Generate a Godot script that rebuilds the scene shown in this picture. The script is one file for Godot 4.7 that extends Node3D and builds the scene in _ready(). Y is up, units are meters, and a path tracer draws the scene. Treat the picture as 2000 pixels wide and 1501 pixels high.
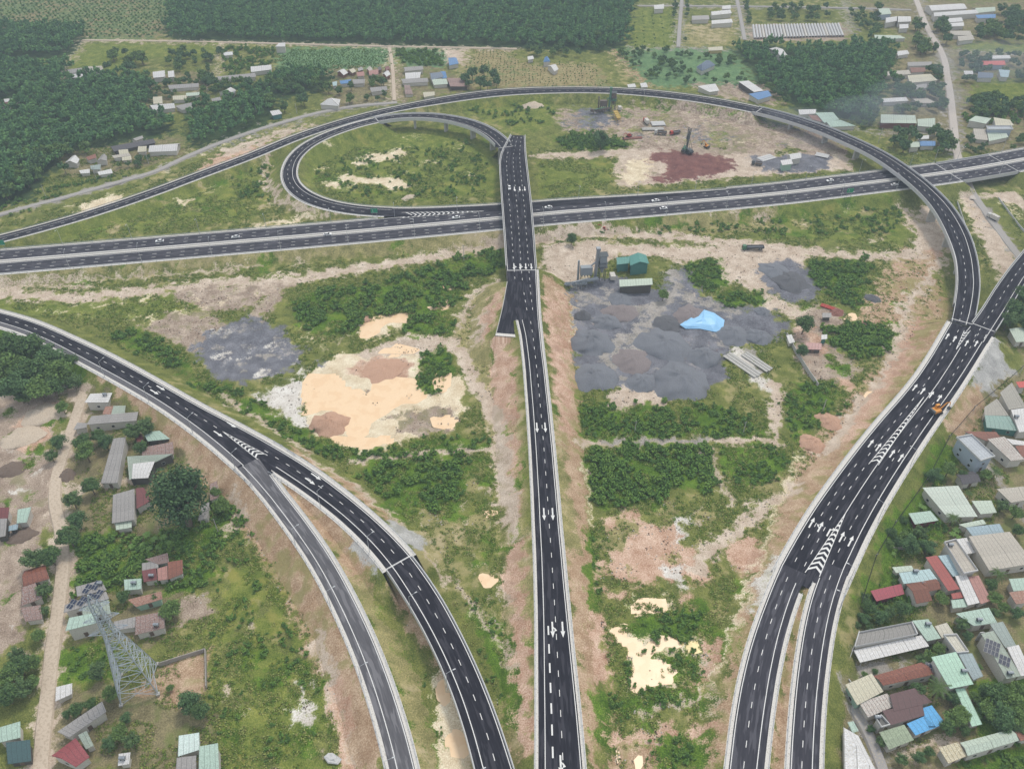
extends Node3D
# A new expressway interchange seen from a drone: plan coordinates in metres (x right, z towards the camera), y up.

var M := {}
var names := {}
var rng := RandomNumberGenerator.new()
var bands := []          # ground sheets: x0, z0, w, d, px per metre, class map
var NZ := []             # noise byte tiles 512x512
var roads := {}
const UP := Vector3.UP

# ------------------------------------------------------------------ helpers
func numbered(n: String) -> String:
	names[n] = names.get(n, 0) + 1
	return n if names[n] == 1 else "%s_%03d" % [n, names[n] - 1]

func tag(o: Node, label: String, category := "", group := "", kind := "") -> void:
	if label: o.set_meta("label", label)
	if category: o.set_meta("category", category)
	if group: o.set_meta("group", group)
	if kind: o.set_meta("kind", kind)

func thing(called: String, at: Vector3, turn := 0.0) -> Node3D:
	var o := Node3D.new()
	o.name = numbered(called)
	add_child(o)
	o.position = at
	o.rotation.y = turn
	return o

func put(called: String, mesh: Mesh, m: Material, parent: Node = null) -> MeshInstance3D:
	var o := MeshInstance3D.new()
	o.mesh = mesh
	if m: o.material_override = m
	if parent:
		o.name = called
		parent.add_child(o, true)
	else:
		o.name = numbered(called)
		add_child(o)
	return o

func copy(src: Node3D, at: Vector3, turn := 0.0, sc := 1.0) -> Node3D:
	var c: Node3D = src.duplicate()
	c.name = numbered(str(src.get_meta("stem", src.name)))
	add_child(c)
	c.position = at
	c.rotation.y = turn
	c.scale = Vector3.ONE * sc
	return c

func new_st() -> SurfaceTool:
	var st := SurfaceTool.new()
	st.begin(Mesh.PRIMITIVE_TRIANGLES)
	st.set_smooth_group(-1)
	return st

func done(st: SurfaceTool, smooth := false) -> ArrayMesh:
	st.generate_normals()
	return st.commit()

func quad(st: SurfaceTool, a: Vector3, b: Vector3, c: Vector3, d: Vector3, ua := Vector2.ZERO, ub := Vector2(1, 0), uc := Vector2(1, 1), ud := Vector2(0, 1)) -> void:
	for e in [[a, ua], [b, ub], [c, uc], [a, ua], [c, uc], [d, ud]]:
		st.set_uv(e[1])
		st.add_vertex(e[0])

func tri(st: SurfaceTool, a: Vector3, b: Vector3, c: Vector3) -> void:
	for e in [a, b, c]:
		st.set_uv(Vector2(e.x, e.z))
		st.add_vertex(e)

func box(st: SurfaceTool, c: Vector3, s: Vector3, b := Basis.IDENTITY) -> void:
	var h := s * 0.5
	var v := []
	for i in 8:
		v.append(c + b * Vector3(h.x * (1 if i & 1 else -1), h.y * (1 if i & 2 else -1), h.z * (1 if i & 4 else -1)))
	for f in [[4, 6, 7, 5], [1, 3, 2, 0], [0, 2, 6, 4], [5, 7, 3, 1], [2, 3, 7, 6], [0, 4, 5, 1]]:
		quad(st, v[f[0]], v[f[1]], v[f[2]], v[f[3]])

func bar(st: SurfaceTool, a: Vector3, b: Vector3, r: float, r2 := -1.0, n := 6) -> void:
	if r2 < 0: r2 = r
	var d := (b - a).normalized()
	var u := d.cross(UP if absf(d.y) < 0.9 else Vector3.RIGHT).normalized()
	var w := d.cross(u)
	for i in n:
		var t0 := TAU * i / n
		var t1 := TAU * (i + 1) / n
		var e0 := u * cos(t0) + w * sin(t0)
		var e1 := u * cos(t1) + w * sin(t1)
		quad(st, a + e0 * r, b + e0 * r2, b + e1 * r2, a + e1 * r)
	if r2 > 0.02:
		for i in range(1, n - 1):
			tri(st, b + (u * cos(0.0) + w * sin(0.0)) * r2, b + (u * cos(TAU * (i + 1) / n) + w * sin(TAU * (i + 1) / n)) * r2, b + (u * cos(TAU * i / n) + w * sin(TAU * i / n)) * r2)

func boxmesh(s: Vector3, c := Vector3.ZERO, b := Basis.IDENTITY) -> ArrayMesh:
	var st := new_st()
	box(st, c, s, b)
	return done(st)

func barmesh(a: Vector3, b: Vector3, r: float, r2 := -1.0, n := 8) -> ArrayMesh:
	var st := new_st()
	bar(st, a, b, r, r2, n)
	return done(st)

func pts(a: Array) -> PackedVector2Array:
	var o := PackedVector2Array()
	for i in range(0, a.size(), 2): o.append(Vector2(a[i], a[i + 1]))
	return o

# ------------------------------------------------------------------ materials
func lin(c: Color) -> Color: return c.srgb_to_linear()

func mat(c: Color, rough := 0.85, metal := 0.0) -> StandardMaterial3D:
	var m := StandardMaterial3D.new()
	m.albedo_color = c
	m.roughness = rough
	m.metallic = metal
	return m

func ordinal(n: int) -> String:
	var o := ["first", "second", "third", "fourth", "fifth", "sixth", "seventh", "eighth", "ninth", "tenth", "eleventh", "twelfth", "thirteenth", "fourteenth", "fifteenth", "sixteenth", "seventeenth", "eighteenth", "nineteenth", "twentieth"]
	if n < 20: return o[n]
	return "thirtieth" if n == 29 else "twenty-" + o[n - 20]

func hexc(h: String) -> Color: return Color.html(h)

func noise_bytes(sd: int, freq: float, oct: int, kind := FastNoiseLite.TYPE_SIMPLEX_SMOOTH) -> PackedByteArray:
	var n := FastNoiseLite.new()
	n.seed = sd
	n.frequency = freq
	n.noise_type = kind
	n.fractal_octaves = oct
	n.fractal_gain = 0.55
	var im := n.get_seamless_image(512, 512)
	im.convert(Image.FORMAT_L8)
	return im.get_data()

func mottle(c0: Color, c1: Color, c2: Color, na: int, nb: int, thr: int, n := 256, stretch := 1) -> ImageTexture:
	# colour c0..c1 by fine grain, patches of c2 where the coarse noise passes thr
	var by := PackedByteArray()
	by.resize(n * n * 3)
	var A: PackedByteArray = NZ[na]
	var B: PackedByteArray = NZ[nb]
	var k := 512 / n
	for y in n:
		for x in n:
			var t: float = A[((y * k * stretch) & 511) * 512 + x * k] / 255.0
			var c := c0.lerp(c1, t)
			var b: int = B[((y * k) & 511) * 512 + x * k]
			c = c.lerp(c2, clampf((b - thr) / 18.0, 0.0, 1.0))
			var i := (y * n + x) * 3
			by[i] = int(c.r * 255)
			by[i + 1] = int(c.g * 255)
			by[i + 2] = int(c.b * 255)
	return ImageTexture.create_from_image(Image.create_from_data(n, n, false, Image.FORMAT_RGB8, by))

func tmat(tex: Texture2D, uv := 0.1, rough := 0.9, world := true) -> StandardMaterial3D:
	var m := mat(Color.WHITE, rough)
	m.albedo_texture = tex
	m.uv1_scale = Vector3.ONE * uv
	if world:
		m.uv1_triplanar = true
		m.uv1_world_triplanar = true
	return m

func tinmat(c: Color, c2: Color, thr: int, rib := 21, deep := 0.74) -> StandardMaterial3D:
	# ribbed sheet metal: ribs along v, sheet laps, stains of a second colour streaking down the slope
	var n := 128
	var by := PackedByteArray()
	by.resize(n * n * 3)
	var A: PackedByteArray = NZ[0]
	var B: PackedByteArray = NZ[4]
	for y in n:
		for x in n:
			var t: float = A[(y * 3 & 511) * 512 + (x * 4 & 511)] / 255.0
			var q := c * lerpf(0.9, 1.06, t)
			var b: int = B[((y * 2) & 511) * 512 + ((x * 7) & 511)]
			q = q.lerp(c2, clampf((b - thr) / 22.0, 0.0, 0.9))
			# sheets of different age, grime in broad patches
			var sheet := (((x / rib) * 73 + (y / 42) * 151 + rib * 7) * 37) % 100 / 100.0
			q = q * (1.0 + (sheet - 0.5) * (0.34 if thr < 140 else 0.13))
			q = q * lerpf(0.84, 1.08, NZ[1][((y * 4) & 511) * 512 + ((x * 4) & 511)] / 255.0)
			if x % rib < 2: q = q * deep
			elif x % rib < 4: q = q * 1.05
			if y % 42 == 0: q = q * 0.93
			var i := (y * n + x) * 3
			by[i] = int(clampf(q.r, 0, 1) * 255)
			by[i + 1] = int(clampf(q.g, 0, 1) * 255)
			by[i + 2] = int(clampf(q.b, 0, 1) * 255)
	var m := mat(Color.WHITE, 0.55, 0.0)
	m.albedo_texture = ImageTexture.create_from_image(Image.create_from_data(n, n, false, Image.FORMAT_RGB8, by))
	m.uv1_scale = Vector3(0.11, 0.11, 1)
	return m

func make_materials() -> void:
	NZ = [noise_bytes(1, 0.09, 3), noise_bytes(2, 0.03, 4), noise_bytes(3, 0.012, 4), noise_bytes(4, 0.028, 4), noise_bytes(5, 0.05, 5), noise_bytes(6, 0.16, 2)]
	var asp := mottle(hexc("1e1d24"), hexc("2f2e36"), hexc("3a3940"), 1, 2, 140)
	M.asphalt = tmat(asp, 1.0, 0.85, false)
	M.asphalt_old = tmat(mottle(hexc("504f53"), hexc("67666a"), hexc("727175"), 1, 2, 140), 1.0, 0.9, false)
	M.asphalt.metallic_specular = 0.2
	M.asphalt_old.metallic_specular = 0.2
	M.asphalt_worn = tmat(mottle(hexc("34333a"), hexc("45444b"), hexc("525158"), 1, 2, 140), 1.0, 0.9, false)
	M.asphalt_worn.metallic_specular = 0.2
	M.concrete = tmat(mottle(hexc("a3a19c"), hexc("b9b8b4"), hexc("94918a"), 0, 1, 168), 0.06, 0.9)
	M.parapet = tmat(mottle(hexc("b4b4b3"), hexc("c8c8c8"), hexc("a09f9c"), 0, 1, 172), 0.09, 0.85)
	M.verge = tmat(mottle(hexc("c4c0ba"), hexc("dcd9d4"), hexc("aaa49a"), 5, 1, 166), 0.1, 0.95)
	M.paving = tmat(mottle(hexc("928d87"), hexc("aaa59f"), hexc("827b73"), 0, 1, 160), 0.08, 0.95)
	M.paint = tmat(mottle(hexc("d2d2d0"), hexc("e2e2e0"), hexc("bdbcb9"), 0, 4, 175), 0.09, 0.7)
	M.steel = mat(hexc("9aa0a6"), 0.45, 0.6)
	M.steelmat = mat(hexc("a9adb2"), 0.6, 0.1)
	M.darksteel = mat(hexc("4e5458"), 0.55, 0.3)
	M.glass = mat(hexc("20262b"), 0.12)
	M.rubber = mat(hexc("1d1d1d"), 0.9)
	M.trunk = mat(hexc("6b5f50"), 0.95)
	M.leaf = mat(Color.WHITE, 0.75)
	M.leaf.metallic_specular = 0.2
	M.leaf.vertex_color_use_as_albedo = true
	M.leaf.backlight_enabled = true
	M.leaf.backlight = Color(0.03, 0.05, 0.015)
	# roofs
	var R := {grey = "8f8d8a/7d7a76", whitetin = "dcdcdd/c2bcb1", mint = "b2cbbd/96a99c", mint2 = "b3d6c0/9fbfae", mintdull = "a3b3a6/8b8577", mintpale = "c3d2c2/a9b0a0", cream = "cbc7b8/b0a998", creamc = "cfccbd/b7b1a3", creamtin = "cdc9b3/b3a78e", bluegrey = "9fb0b3/8a9597", greygreen = "9caaa5/87908b", rust = "7f4b40/a06a50", rust2 = "96604c/b9a596", brown = "5f4143/573a3b", blue = "4ba3dc/5aaae0", blue2 = "4d80b8/7fa2c4", greenworn = "a3b496/7f8b74", darkgrey = "5d5f5e/4b4c4b", creammint = "c9d0c4/afc6bb", slate = "4f4c50/6a666a", beige = "bdb6aa/a59d91", bluetin = "9db3bd/8799a3", lightblue = "afc8d0/93aab3", red = "a5504a/8f4440", red2 = "93454a/a96262", salmon = "b3837a/94695f", bluepale = "b3cdcf/9cb3b5", browntile = "7d4f3f/8d5f4c", magenta = "a34050/8c3848", beigegrey = "aaa69c/928d83", tealworn = "84a39a/9fb3ab", redbright = "cf5a52/b34c46", bluewhite = "bcc2c8/a3a9b0", greytin = "a09d9b/8a8580", darkredtin = "7a4243/6a3b3a", rustgrey = "a59a96/84503f", tealdark = "3f5f62/38504f", whitemint = "d5e3df/bcd6cb", slateblue = "69798e/5d6b7d", teal = "53938a/6aa69a", browns = "8a6155/b9aaa2", redgrey = "b7837d/cfc8c4"}
	for k in R:
		var cc: PackedStringArray = R[k].split("/")
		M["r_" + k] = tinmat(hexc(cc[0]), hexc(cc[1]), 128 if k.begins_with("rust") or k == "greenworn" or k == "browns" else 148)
	M.r_striped = tinmat(hexc("c9c5be"), hexc("8a6a5e"), 150, 16, 0.5)
	M.r_creamdot = tinmat(hexc("cfc8b0"), hexc("9d8a5e"), 140, 18, 0.6)
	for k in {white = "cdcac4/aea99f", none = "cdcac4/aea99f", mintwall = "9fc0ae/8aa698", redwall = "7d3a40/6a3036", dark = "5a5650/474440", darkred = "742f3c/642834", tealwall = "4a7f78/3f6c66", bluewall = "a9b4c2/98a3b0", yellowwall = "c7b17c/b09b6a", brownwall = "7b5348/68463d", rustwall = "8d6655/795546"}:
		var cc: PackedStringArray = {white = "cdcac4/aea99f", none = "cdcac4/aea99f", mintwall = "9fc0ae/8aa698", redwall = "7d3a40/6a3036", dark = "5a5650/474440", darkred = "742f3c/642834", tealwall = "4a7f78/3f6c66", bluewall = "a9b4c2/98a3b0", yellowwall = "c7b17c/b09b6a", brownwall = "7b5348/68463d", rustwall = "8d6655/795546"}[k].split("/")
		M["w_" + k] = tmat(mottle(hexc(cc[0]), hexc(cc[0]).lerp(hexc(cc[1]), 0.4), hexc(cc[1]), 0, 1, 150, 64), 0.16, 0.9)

# ------------------------------------------------------------------ ground
# class: colour a, colour b (fine grain between them), patch colour, patch threshold (0-255)
var CLS := [
	["696f40", "80844c", "ad9f76", 148],   # 0 grass
	["697638", "7f8844", "989152", 148],   # 1 bright grass
	["506b28", "658132", "748238", 146],   # 2 lush scrub floor
	["bcab99", "d0c1b0", "a7967f", 156],   # 3 pale dirt track
	["d6c6a9", "e8dbc2", "bba98a", 162],   # 4 pale sand
	["ab9076", "c2a98f", "85824f", 140],   # 5 brown soil with grass
	["6c6d74", "7c7d84", "8b8b92", 150],   # 6 grey gravel
	["8a865a", "a39a6c", "c4b296", 140],   # 7 dry grass
	["bb9a84", "d2b5a0", "a58370", 148],   # 8 pink red soil
	["66835d", "769266", "5a7853", 150],   # 9 crop green
	["74524e", "855f59", "977868", 165],   # 10 maroon gravel
	["3d4f30", "485b38", "526640", 150],   # 11 forest floor
	["97928b", "aaa49d", "88827a", 160],   # 12 worn pavement
	["9c8c7d", "b5a595", "7d7a58", 143],   # 13 rubble yard
	["cdc7be", "dfdad3", "a7a28f", 148],   # 14 white lime
	["928660", "a1966f", "6a7a49", 138],   # 15 brown crop rows
	["66774f", "798758", "a2876c", 128],   # 16 young orchard
	["7c7558", "928968", "66753f", 136],   # 17 village earth
	["a9a8a6", "bcbbb8", "8f8f88", 158],   # 18 grey stone pitching
	["68703c", "7e8248", "b6a680", 146],   # 19 mixed weeds
]

func paint_poly(b: Dictionary, poly: PackedVector2Array, cls: int) -> void:
	var w: int = b.cw
	var h: int = b.ch
	var s: float = b.cs
	var q := PackedVector2Array()
	var lo := 1e9
	var hi := -1e9
	var xl := 1e9
	var xh := -1e9
	for p in poly:
		var v := Vector2((p.x - b.x0) * s, (p.y - b.z0) * s)
		q.append(v)
		lo = minf(lo, v.y)
		hi = maxf(hi, v.y)
		xl = minf(xl, v.x)
		xh = maxf(xh, v.x)
	if hi < 0 or lo >= h or xh < 0 or xl >= w: return
	var n := q.size()
	var cm: PackedByteArray = b.cm
	for y in range(maxi(0, int(lo)), mini(h - 1, int(hi) + 1) + 1):
		var xs := []
		var fy := y + 0.5
		for i in n:
			var p0 := q[i]
			var p1 := q[(i + 1) % n]
			if (p0.y <= fy) != (p1.y <= fy): xs.append(p0.x + (fy - p0.y) / (p1.y - p0.y) * (p1.x - p0.x))
		xs.sort()
		for k in range(0, xs.size() - 1, 2):
			for x in range(maxi(0, int(xs[k] + 0.5)), mini(w, int(xs[k + 1] + 0.5))): cm[y * w + x] = cls
	b.cm = cm

func paint(cls: int, poly: PackedVector2Array) -> void:
	for b in bands: paint_poly(b, poly, cls)

func paint_line(cls: int, width: float, line: PackedVector2Array) -> void:
	for i in line.size() - 1:
		var a := line[i]
		var c := line[i + 1]
		var d := (c - a).normalized()
		var n := Vector2(-d.y, d.x) * width * 0.5
		var e := d * width * 0.35
		paint(cls, PackedVector2Array([a + n - e, c + n + e, c - n + e, a - n - e]))

func cls_at(x: float, z: float) -> int:
	for b in bands:
		if z >= b.z0 and z < b.z0 + b.d and x >= b.x0 and x < b.x0 + b.w:
			return b.cm[mini(b.ch - 1, int((z - b.z0) * b.cs)) * b.cw + mini(b.cw - 1, int((x - b.x0) * b.cs))]
	return 0

func bake_rows(b: Dictionary, y0: int, y1: int) -> PackedByteArray:
	var W: int = b.tw
	var out := PackedByteArray()
	out.resize((y1 - y0) * W * 3)
	var A: PackedByteArray = NZ[5]
	var B: PackedByteArray = NZ[1]
	var C: PackedByteArray = NZ[3]
	var D: PackedByteArray = NZ[4]
	var E: PackedByteArray = NZ[2]
	var cm: PackedByteArray = b.cm
	var cw: int = b.cw
	var ch: int = b.ch
	var c0 := PackedInt32Array()
	var c1 := PackedInt32Array()
	var c2 := PackedInt32Array()
	var th := PackedInt32Array()
	for c in CLS:
		for k in 3:
			var src: Color = lin(hexc(c[k]))
			for v in [src.r, src.g, src.b]:
				var lv: float = v * 0.92
				var sv := int(Color(lv, lv, lv).linear_to_srgb().r * 255)
				if k == 0: c0.append(sv)
				elif k == 1: c1.append(sv)
				else: c2.append(sv)
		th.append(c[3])
	var f: float = 4.0 / b.ps      # noise sampling is in quarter metres
	var o := 0
	var ratio: float = b.cs / b.ps
	for y in range(y0, y1):
		var wy := int((y / b.ps + b.z0 + 4000.0) * 4.0)
		var r1 := (wy & 511) * 512
		var r2 := ((wy >> 1) & 511) * 512
		var r3 := ((wy * 3) & 511) * 512
		var r4 := ((wy >> 2) & 511) * 512
		var r3b := ((wy * 3 + 131) & 511) * 512
		var fx: float = (b.x0 + 4000.0) * 4.0
		for x in W:
			var wx := int(fx)
			fx += f
			var nb: int = B[r1 + (wx & 511)]
			var nc: int = C[r1 + (wx & 511)]
			var nd: int = D[r2 + ((wx >> 1) & 511)]
			var na: int = A[r3 + ((wx * 3) & 511)]
			var sx := int(x * ratio + (nb - 128) * 0.07 + (na - 128) * 0.022)
			var sy := int(y * ratio + (nc - 128) * 0.07 + (A[r3 + ((wx * 3 + 211) & 511)] - 128) * 0.022)
			sx = 0 if sx < 0 else (cw - 1 if sx >= cw else sx)
			sy = 0 if sy < 0 else (ch - 1 if sy >= ch else sy)
			var k: int = cm[sy * cw + sx]
			var na2: int = A[r3b + ((wx * 3 + 77) & 511)]
			var tx := clampi(int(x * ratio + (nb - 128) * 0.06 + (na2 - 128) * 0.05), 0, cw - 1)
			var ty := clampi(int(y * ratio + (nc - 128) * 0.06 + (na - 128) * 0.05), 0, ch - 1)
			var m3: int = cm[ty * cw + tx] * 3
			var t: int = (na * 5 + nb * 2 + nd * 2 + na2) / 10
			t = (t - 128) * 8 + 128
			var ne: int = E[r4 + ((wx >> 2) & 511)]
			var g: int = clampi(((nd * 2 + ne * 2 + nc) / 5 - th[k]) * 9, 0, 255)
			var k3 := k * 3
			for j in 3:
				var v: int = c0[k3 + j] + (((c1[k3 + j] - c0[k3 + j]) * t) >> 8)
				v += ((c2[k3 + j] - v) * g) >> 8
				var u: int = c0[m3 + j] + (((c1[m3 + j] - c0[m3 + j]) * t) >> 8)
				v = (v * 3 + u * 2) / 5
				out[o] = clampi(v, 0, 255)
				o += 1
	return out

func bake(b: Dictionary) -> void:
	var H: int = b.th
	var parts := []
	var n := 8
	parts.resize(n)
	var job := func(i: int): parts[i] = bake_rows(b, H * i / n, H * (i + 1) / n)
	var id := WorkerThreadPool.add_group_task(job, n)
	WorkerThreadPool.wait_for_group_task_completion(id)
	var all := PackedByteArray()
	for p in parts: all.append_array(p)
	var m := mat(Color.WHITE, 1.0)
	m.metallic_specular = 0.12
	m.albedo_texture = ImageTexture.create_from_image(Image.create_from_data(b.tw, H, false, Image.FORMAT_RGB8, all))
	m.texture_repeat = false
	b.mat = m

func band_init() -> void:
	for d in [[-265.0, -310.0, 530.0, 225.0, 3.86], [-375.0, -545.0, 750.0, 235.0, 2.73], [-600.0, -980.0, 1200.0, 435.0, 1.4]]:
		var b := {x0 = d[0], z0 = d[1], w = d[2], d = d[3], ps = d[4]}
		b.tw = int(b.w * b.ps)
		b.th = int(b.d * b.ps)
		b.cs = b.ps * 0.5
		b.cw = int(b.w * b.cs)
		b.ch = int(b.d * b.cs)
		var cm := PackedByteArray()
		cm.resize(b.cw * b.ch)
		cm.fill(19)
		b.cm = cm
		bands.append(b)

var bump := FastNoiseLite.new()
func ground_y(x: float, z: float) -> float:
	return bump.get_noise_2d(x, z) * 0.9 - 0.35

var pool_polys := []
func pool_dip(x: float, z: float) -> float:
	# the ground sinks where water stands
	for e in pool_polys:
		if x > e[1].x and x < e[2].x and z > e[1].y and z < e[2].y and Geometry2D.is_point_in_polygon(Vector2(x, z), e[0]): return 0.75
	return 0.0

func band_uv(b: Dictionary, p: Vector3) -> Vector2:
	return Vector2((p.x - b.x0) / b.w, (p.z - b.z0) / b.d)

func band_of(z: float) -> int:
	for i in 3:
		if z >= bands[i].z0: return i
	return 2

func land_tri(sts: Array, a: Vector3, b: Vector3, c: Vector3) -> void:
	var i := band_of((a.z + b.z + c.z) / 3.0)
	for p in [a, b, c]:
		sts[i].set_uv(band_uv(bands[i], p))
		sts[i].add_vertex(p)

func land_mesh(sts: Array) -> ArrayMesh:
	var am := ArrayMesh.new()
	for i in 3:
		sts[i].generate_normals()
		var arr: Array = sts[i].commit_to_arrays()
		if arr[Mesh.ARRAY_VERTEX] == null or arr[Mesh.ARRAY_VERTEX].is_empty(): continue
		am.add_surface_from_arrays(Mesh.PRIMITIVE_TRIANGLES, arr)
		am.surface_set_material(am.get_surface_count() - 1, bands[i].mat)
	return am

func land_sts() -> Array: return [new_st(), new_st(), new_st()]

func build_ground() -> void:
	for e in POOLS:
		var p := pts(e[1])
		var lo := p[0]
		var hi := p[0]
		for v in p:
			lo = lo.min(v)
			hi = hi.max(v)
		pool_polys.append([p, lo, hi])
	bump.seed = 9
	bump.frequency = 0.035
	bump.fractal_octaves = 4
	var am := ArrayMesh.new()
	for bi in 3:
		var b: Dictionary = bands[bi]
		var st := SurfaceTool.new()
		st.begin(Mesh.PRIMITIVE_TRIANGLES)
		var nx := int(b.w / [1.7, 3.0, 10.0][bi])
		var nz := int(b.d / [1.7, 3.0, 10.0][bi])
		for j in nz + 1:
			for i in nx + 1:
				var p := Vector3(b.x0 + b.w * i / nx, 0, b.z0 + b.d * j / nz)
				var edge: bool = i == 0 or j == 0 or i == nx or j == nz
				p.y = -0.35 if edge else ground_y(p.x, p.z) - pool_dip(p.x, p.z)
				st.set_uv(band_uv(b, p))
				st.add_vertex(p)
		for j in nz:
			for i in nx:
				var o := j * (nx + 1) + i
				for q in [o, o + 1, o + nx + 1, o + 1, o + nx + 2, o + nx + 1]: st.add_index(q)
		st.generate_normals()
		am.add_surface_from_arrays(Mesh.PRIMITIVE_TRIANGLES, st.commit_to_arrays())
		am.surface_set_material(bi, b.mat)
	# the land beyond the surveyed sheets, out to the horizon
	var st := new_st()
	var F := 9000.0
	var y := -0.36
	var rects := [[-F, -980, F, -F], [-F, 4000, -600, -980], [600, 4000, F, -980], [-600, -545, -375, -980 + 435], [-265, 4000, 265, -85], [-600, 4000, -375, -545], [375, 4000, 600, -545], [-375, 4000, -265, -310], [265, 4000, 375, -310]]
	for r in rects:
		if r[1] == r[3]: continue
		var a := Vector3(r[0], y, r[1])
		var c := Vector3(r[2], y, r[3])
		quad(st, a, Vector3(a.x, y, c.z), c, Vector3(c.x, y, a.z))
	st.generate_normals()
	am.add_surface_from_arrays(Mesh.PRIMITIVE_TRIANGLES, st.commit_to_arrays())
	am.surface_set_material(3, tmat(mottle(hexc("5f6b44"), hexc("6c784d"), hexc("55623f"), 0, 2, 140), 0.01, 0.95))
	var g := put("ground", am, null)
	tag(g, "patchy grass, dirt and sand ground of the interchange", "", "", "structure")

# ------------------------------------------------------------------ roads
func make_path(a: Array, step := 2.5) -> Dictionary:
	var c := []
	for i in range(0, a.size(), 4): c.append([Vector3(a[i], a[i + 2], a[i + 1]), float(a[i + 3])])
	var p := PackedVector3Array()
	var w := PackedFloat32Array()
	for i in c.size() - 1:
		var p0: Vector3 = c[maxi(i - 1, 0)][0]
		var p1: Vector3 = c[i][0]
		var p2: Vector3 = c[i + 1][0]
		var p3: Vector3 = c[mini(i + 2, c.size() - 1)][0]
		var n := maxi(1, int(p1.distance_to(p2) / step))
		for k in n:
			p.append(p1.cubic_interpolate(p2, p0, p3, float(k) / n))
			w.append(lerpf(c[i][1], c[i + 1][1], float(k) / n))
	p.append(c[-1][0])
	w.append(c[-1][1])
	var s := PackedVector3Array()
	var l := PackedFloat32Array()
	var acc := 0.0
	for i in p.size():
		var t := p[mini(i + 1, p.size() - 1)] - p[maxi(i - 1, 0)]
		t.y = 0
		t = t.normalized()
		s.append(Vector3(-t.z, 0, t.x))
		if i: acc += p[i].distance_to(p[i - 1])
		l.append(acc)
	return {p = p, w = w, s = s, l = l, n = p.size(), len = acc}

func pos(q: Dictionary, i: int, k: float, c: float, y: float) -> Vector3:
	return q.p[i] + q.s[i] * (k * q.w[i] + c) + Vector3(0, y, 0)

func sweep(q: Dictionary, sec: Array, i0 := 0, i1 := -1, caps := false) -> ArrayMesh:
	# sec: points (share of half width, metres added, height) swept along the path
	var st := new_st()
	sweep_into(st, q, sec, i0, i1, caps)
	return done(st)

func sweep_into(st: SurfaceTool, q: Dictionary, sec: Array, i0 := 0, i1 := -1, caps := false) -> void:
	if i1 < 0: i1 = q.n - 1
	for j in sec.size() - 1:
		var e: Vector3 = sec[j]
		var f: Vector3 = sec[j + 1]
		for i in range(i0, i1):
			quad(st, pos(q, i, e.x, e.y, e.z), pos(q, i + 1, e.x, e.y, e.z), pos(q, i + 1, f.x, f.y, f.z), pos(q, i, f.x, f.y, f.z))
	if caps and sec.size() >= 4:
		for i in [i0, i1]:
			for j in range(1, sec.size() - 2):
				tri(st, pos(q, i, sec[0].x, sec[0].y, sec[0].z), pos(q, i, sec[j].x, sec[j].y, sec[j].z), pos(q, i, sec[j + 1].x, sec[j + 1].y, sec[j + 1].z))

func pavement(q: Dictionary) -> ArrayMesh:
	# wearing course: texture runs with the lanes, stretched along the direction of travel
	var st := new_st()
	for i in q.n - 1:
		var v := []
		for e in [[i, -1.0], [i + 1, -1.0], [i + 1, 1.0], [i, 1.0]]:
			v.append(pos(q, e[0], e[1], 0, 0))
			v.append(Vector2(q.l[e[0]] / 110.0, e[1] * q.w[e[0]] / 13.0 + 0.5))
		quad(st, v[0], v[2], v[4], v[6], v[1], v[3], v[5], v[7])
	return done(st)

func rect_sec(k: float, c0: float, c1: float, y0: float, y1: float) -> Array:
	return [Vector3(k, c0, y0), Vector3(k, c0, y1), Vector3(k, c1, y1), Vector3(k, c1, y0), Vector3(k, c0, y0)]

func at_len(q: Dictionary, d: float, k: float, c: float, y: float) -> Vector3:
	d = clampf(d, 0.0, q.len - 0.01)
	var i: int = clampi(q.l.bsearch(d) - 1, 0, q.n - 2)
	var t: float = (d - q.l[i]) / maxf(0.001, q.l[i + 1] - q.l[i])
	return pos(q, i, k, c, y).lerp(pos(q, i + 1, k, c, y), t)

func near_len(q: Dictionary, x: float, z: float) -> float:
	var best := 1e12
	var at := 0
	for i in q.n:
		var d := Vector2(q.p[i].x - x, q.p[i].z - z).length_squared()
		if d < best:
			best = d
			at = i
	return q.l[at]

func idx_near(q: Dictionary, x: float, z: float) -> int:
	return clampi(q.l.bsearch(near_len(q, x, z)), 0, q.n - 1)

func dashes(q: Dictionary, k: float, c: float, on: float, off: float, width: float, d0: float, d1: float, y := 0.008) -> ArrayMesh:
	var st := new_st()
	var d := d0
	while d + on < d1:
		quad(st, at_len(q, d, k, c - width / 2, y), at_len(q, d + on, k, c - width / 2, y), at_len(q, d + on, k, c + width / 2, y), at_len(q, d, k, c + width / 2, y))
		d += on + off
	return done(st)

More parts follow.
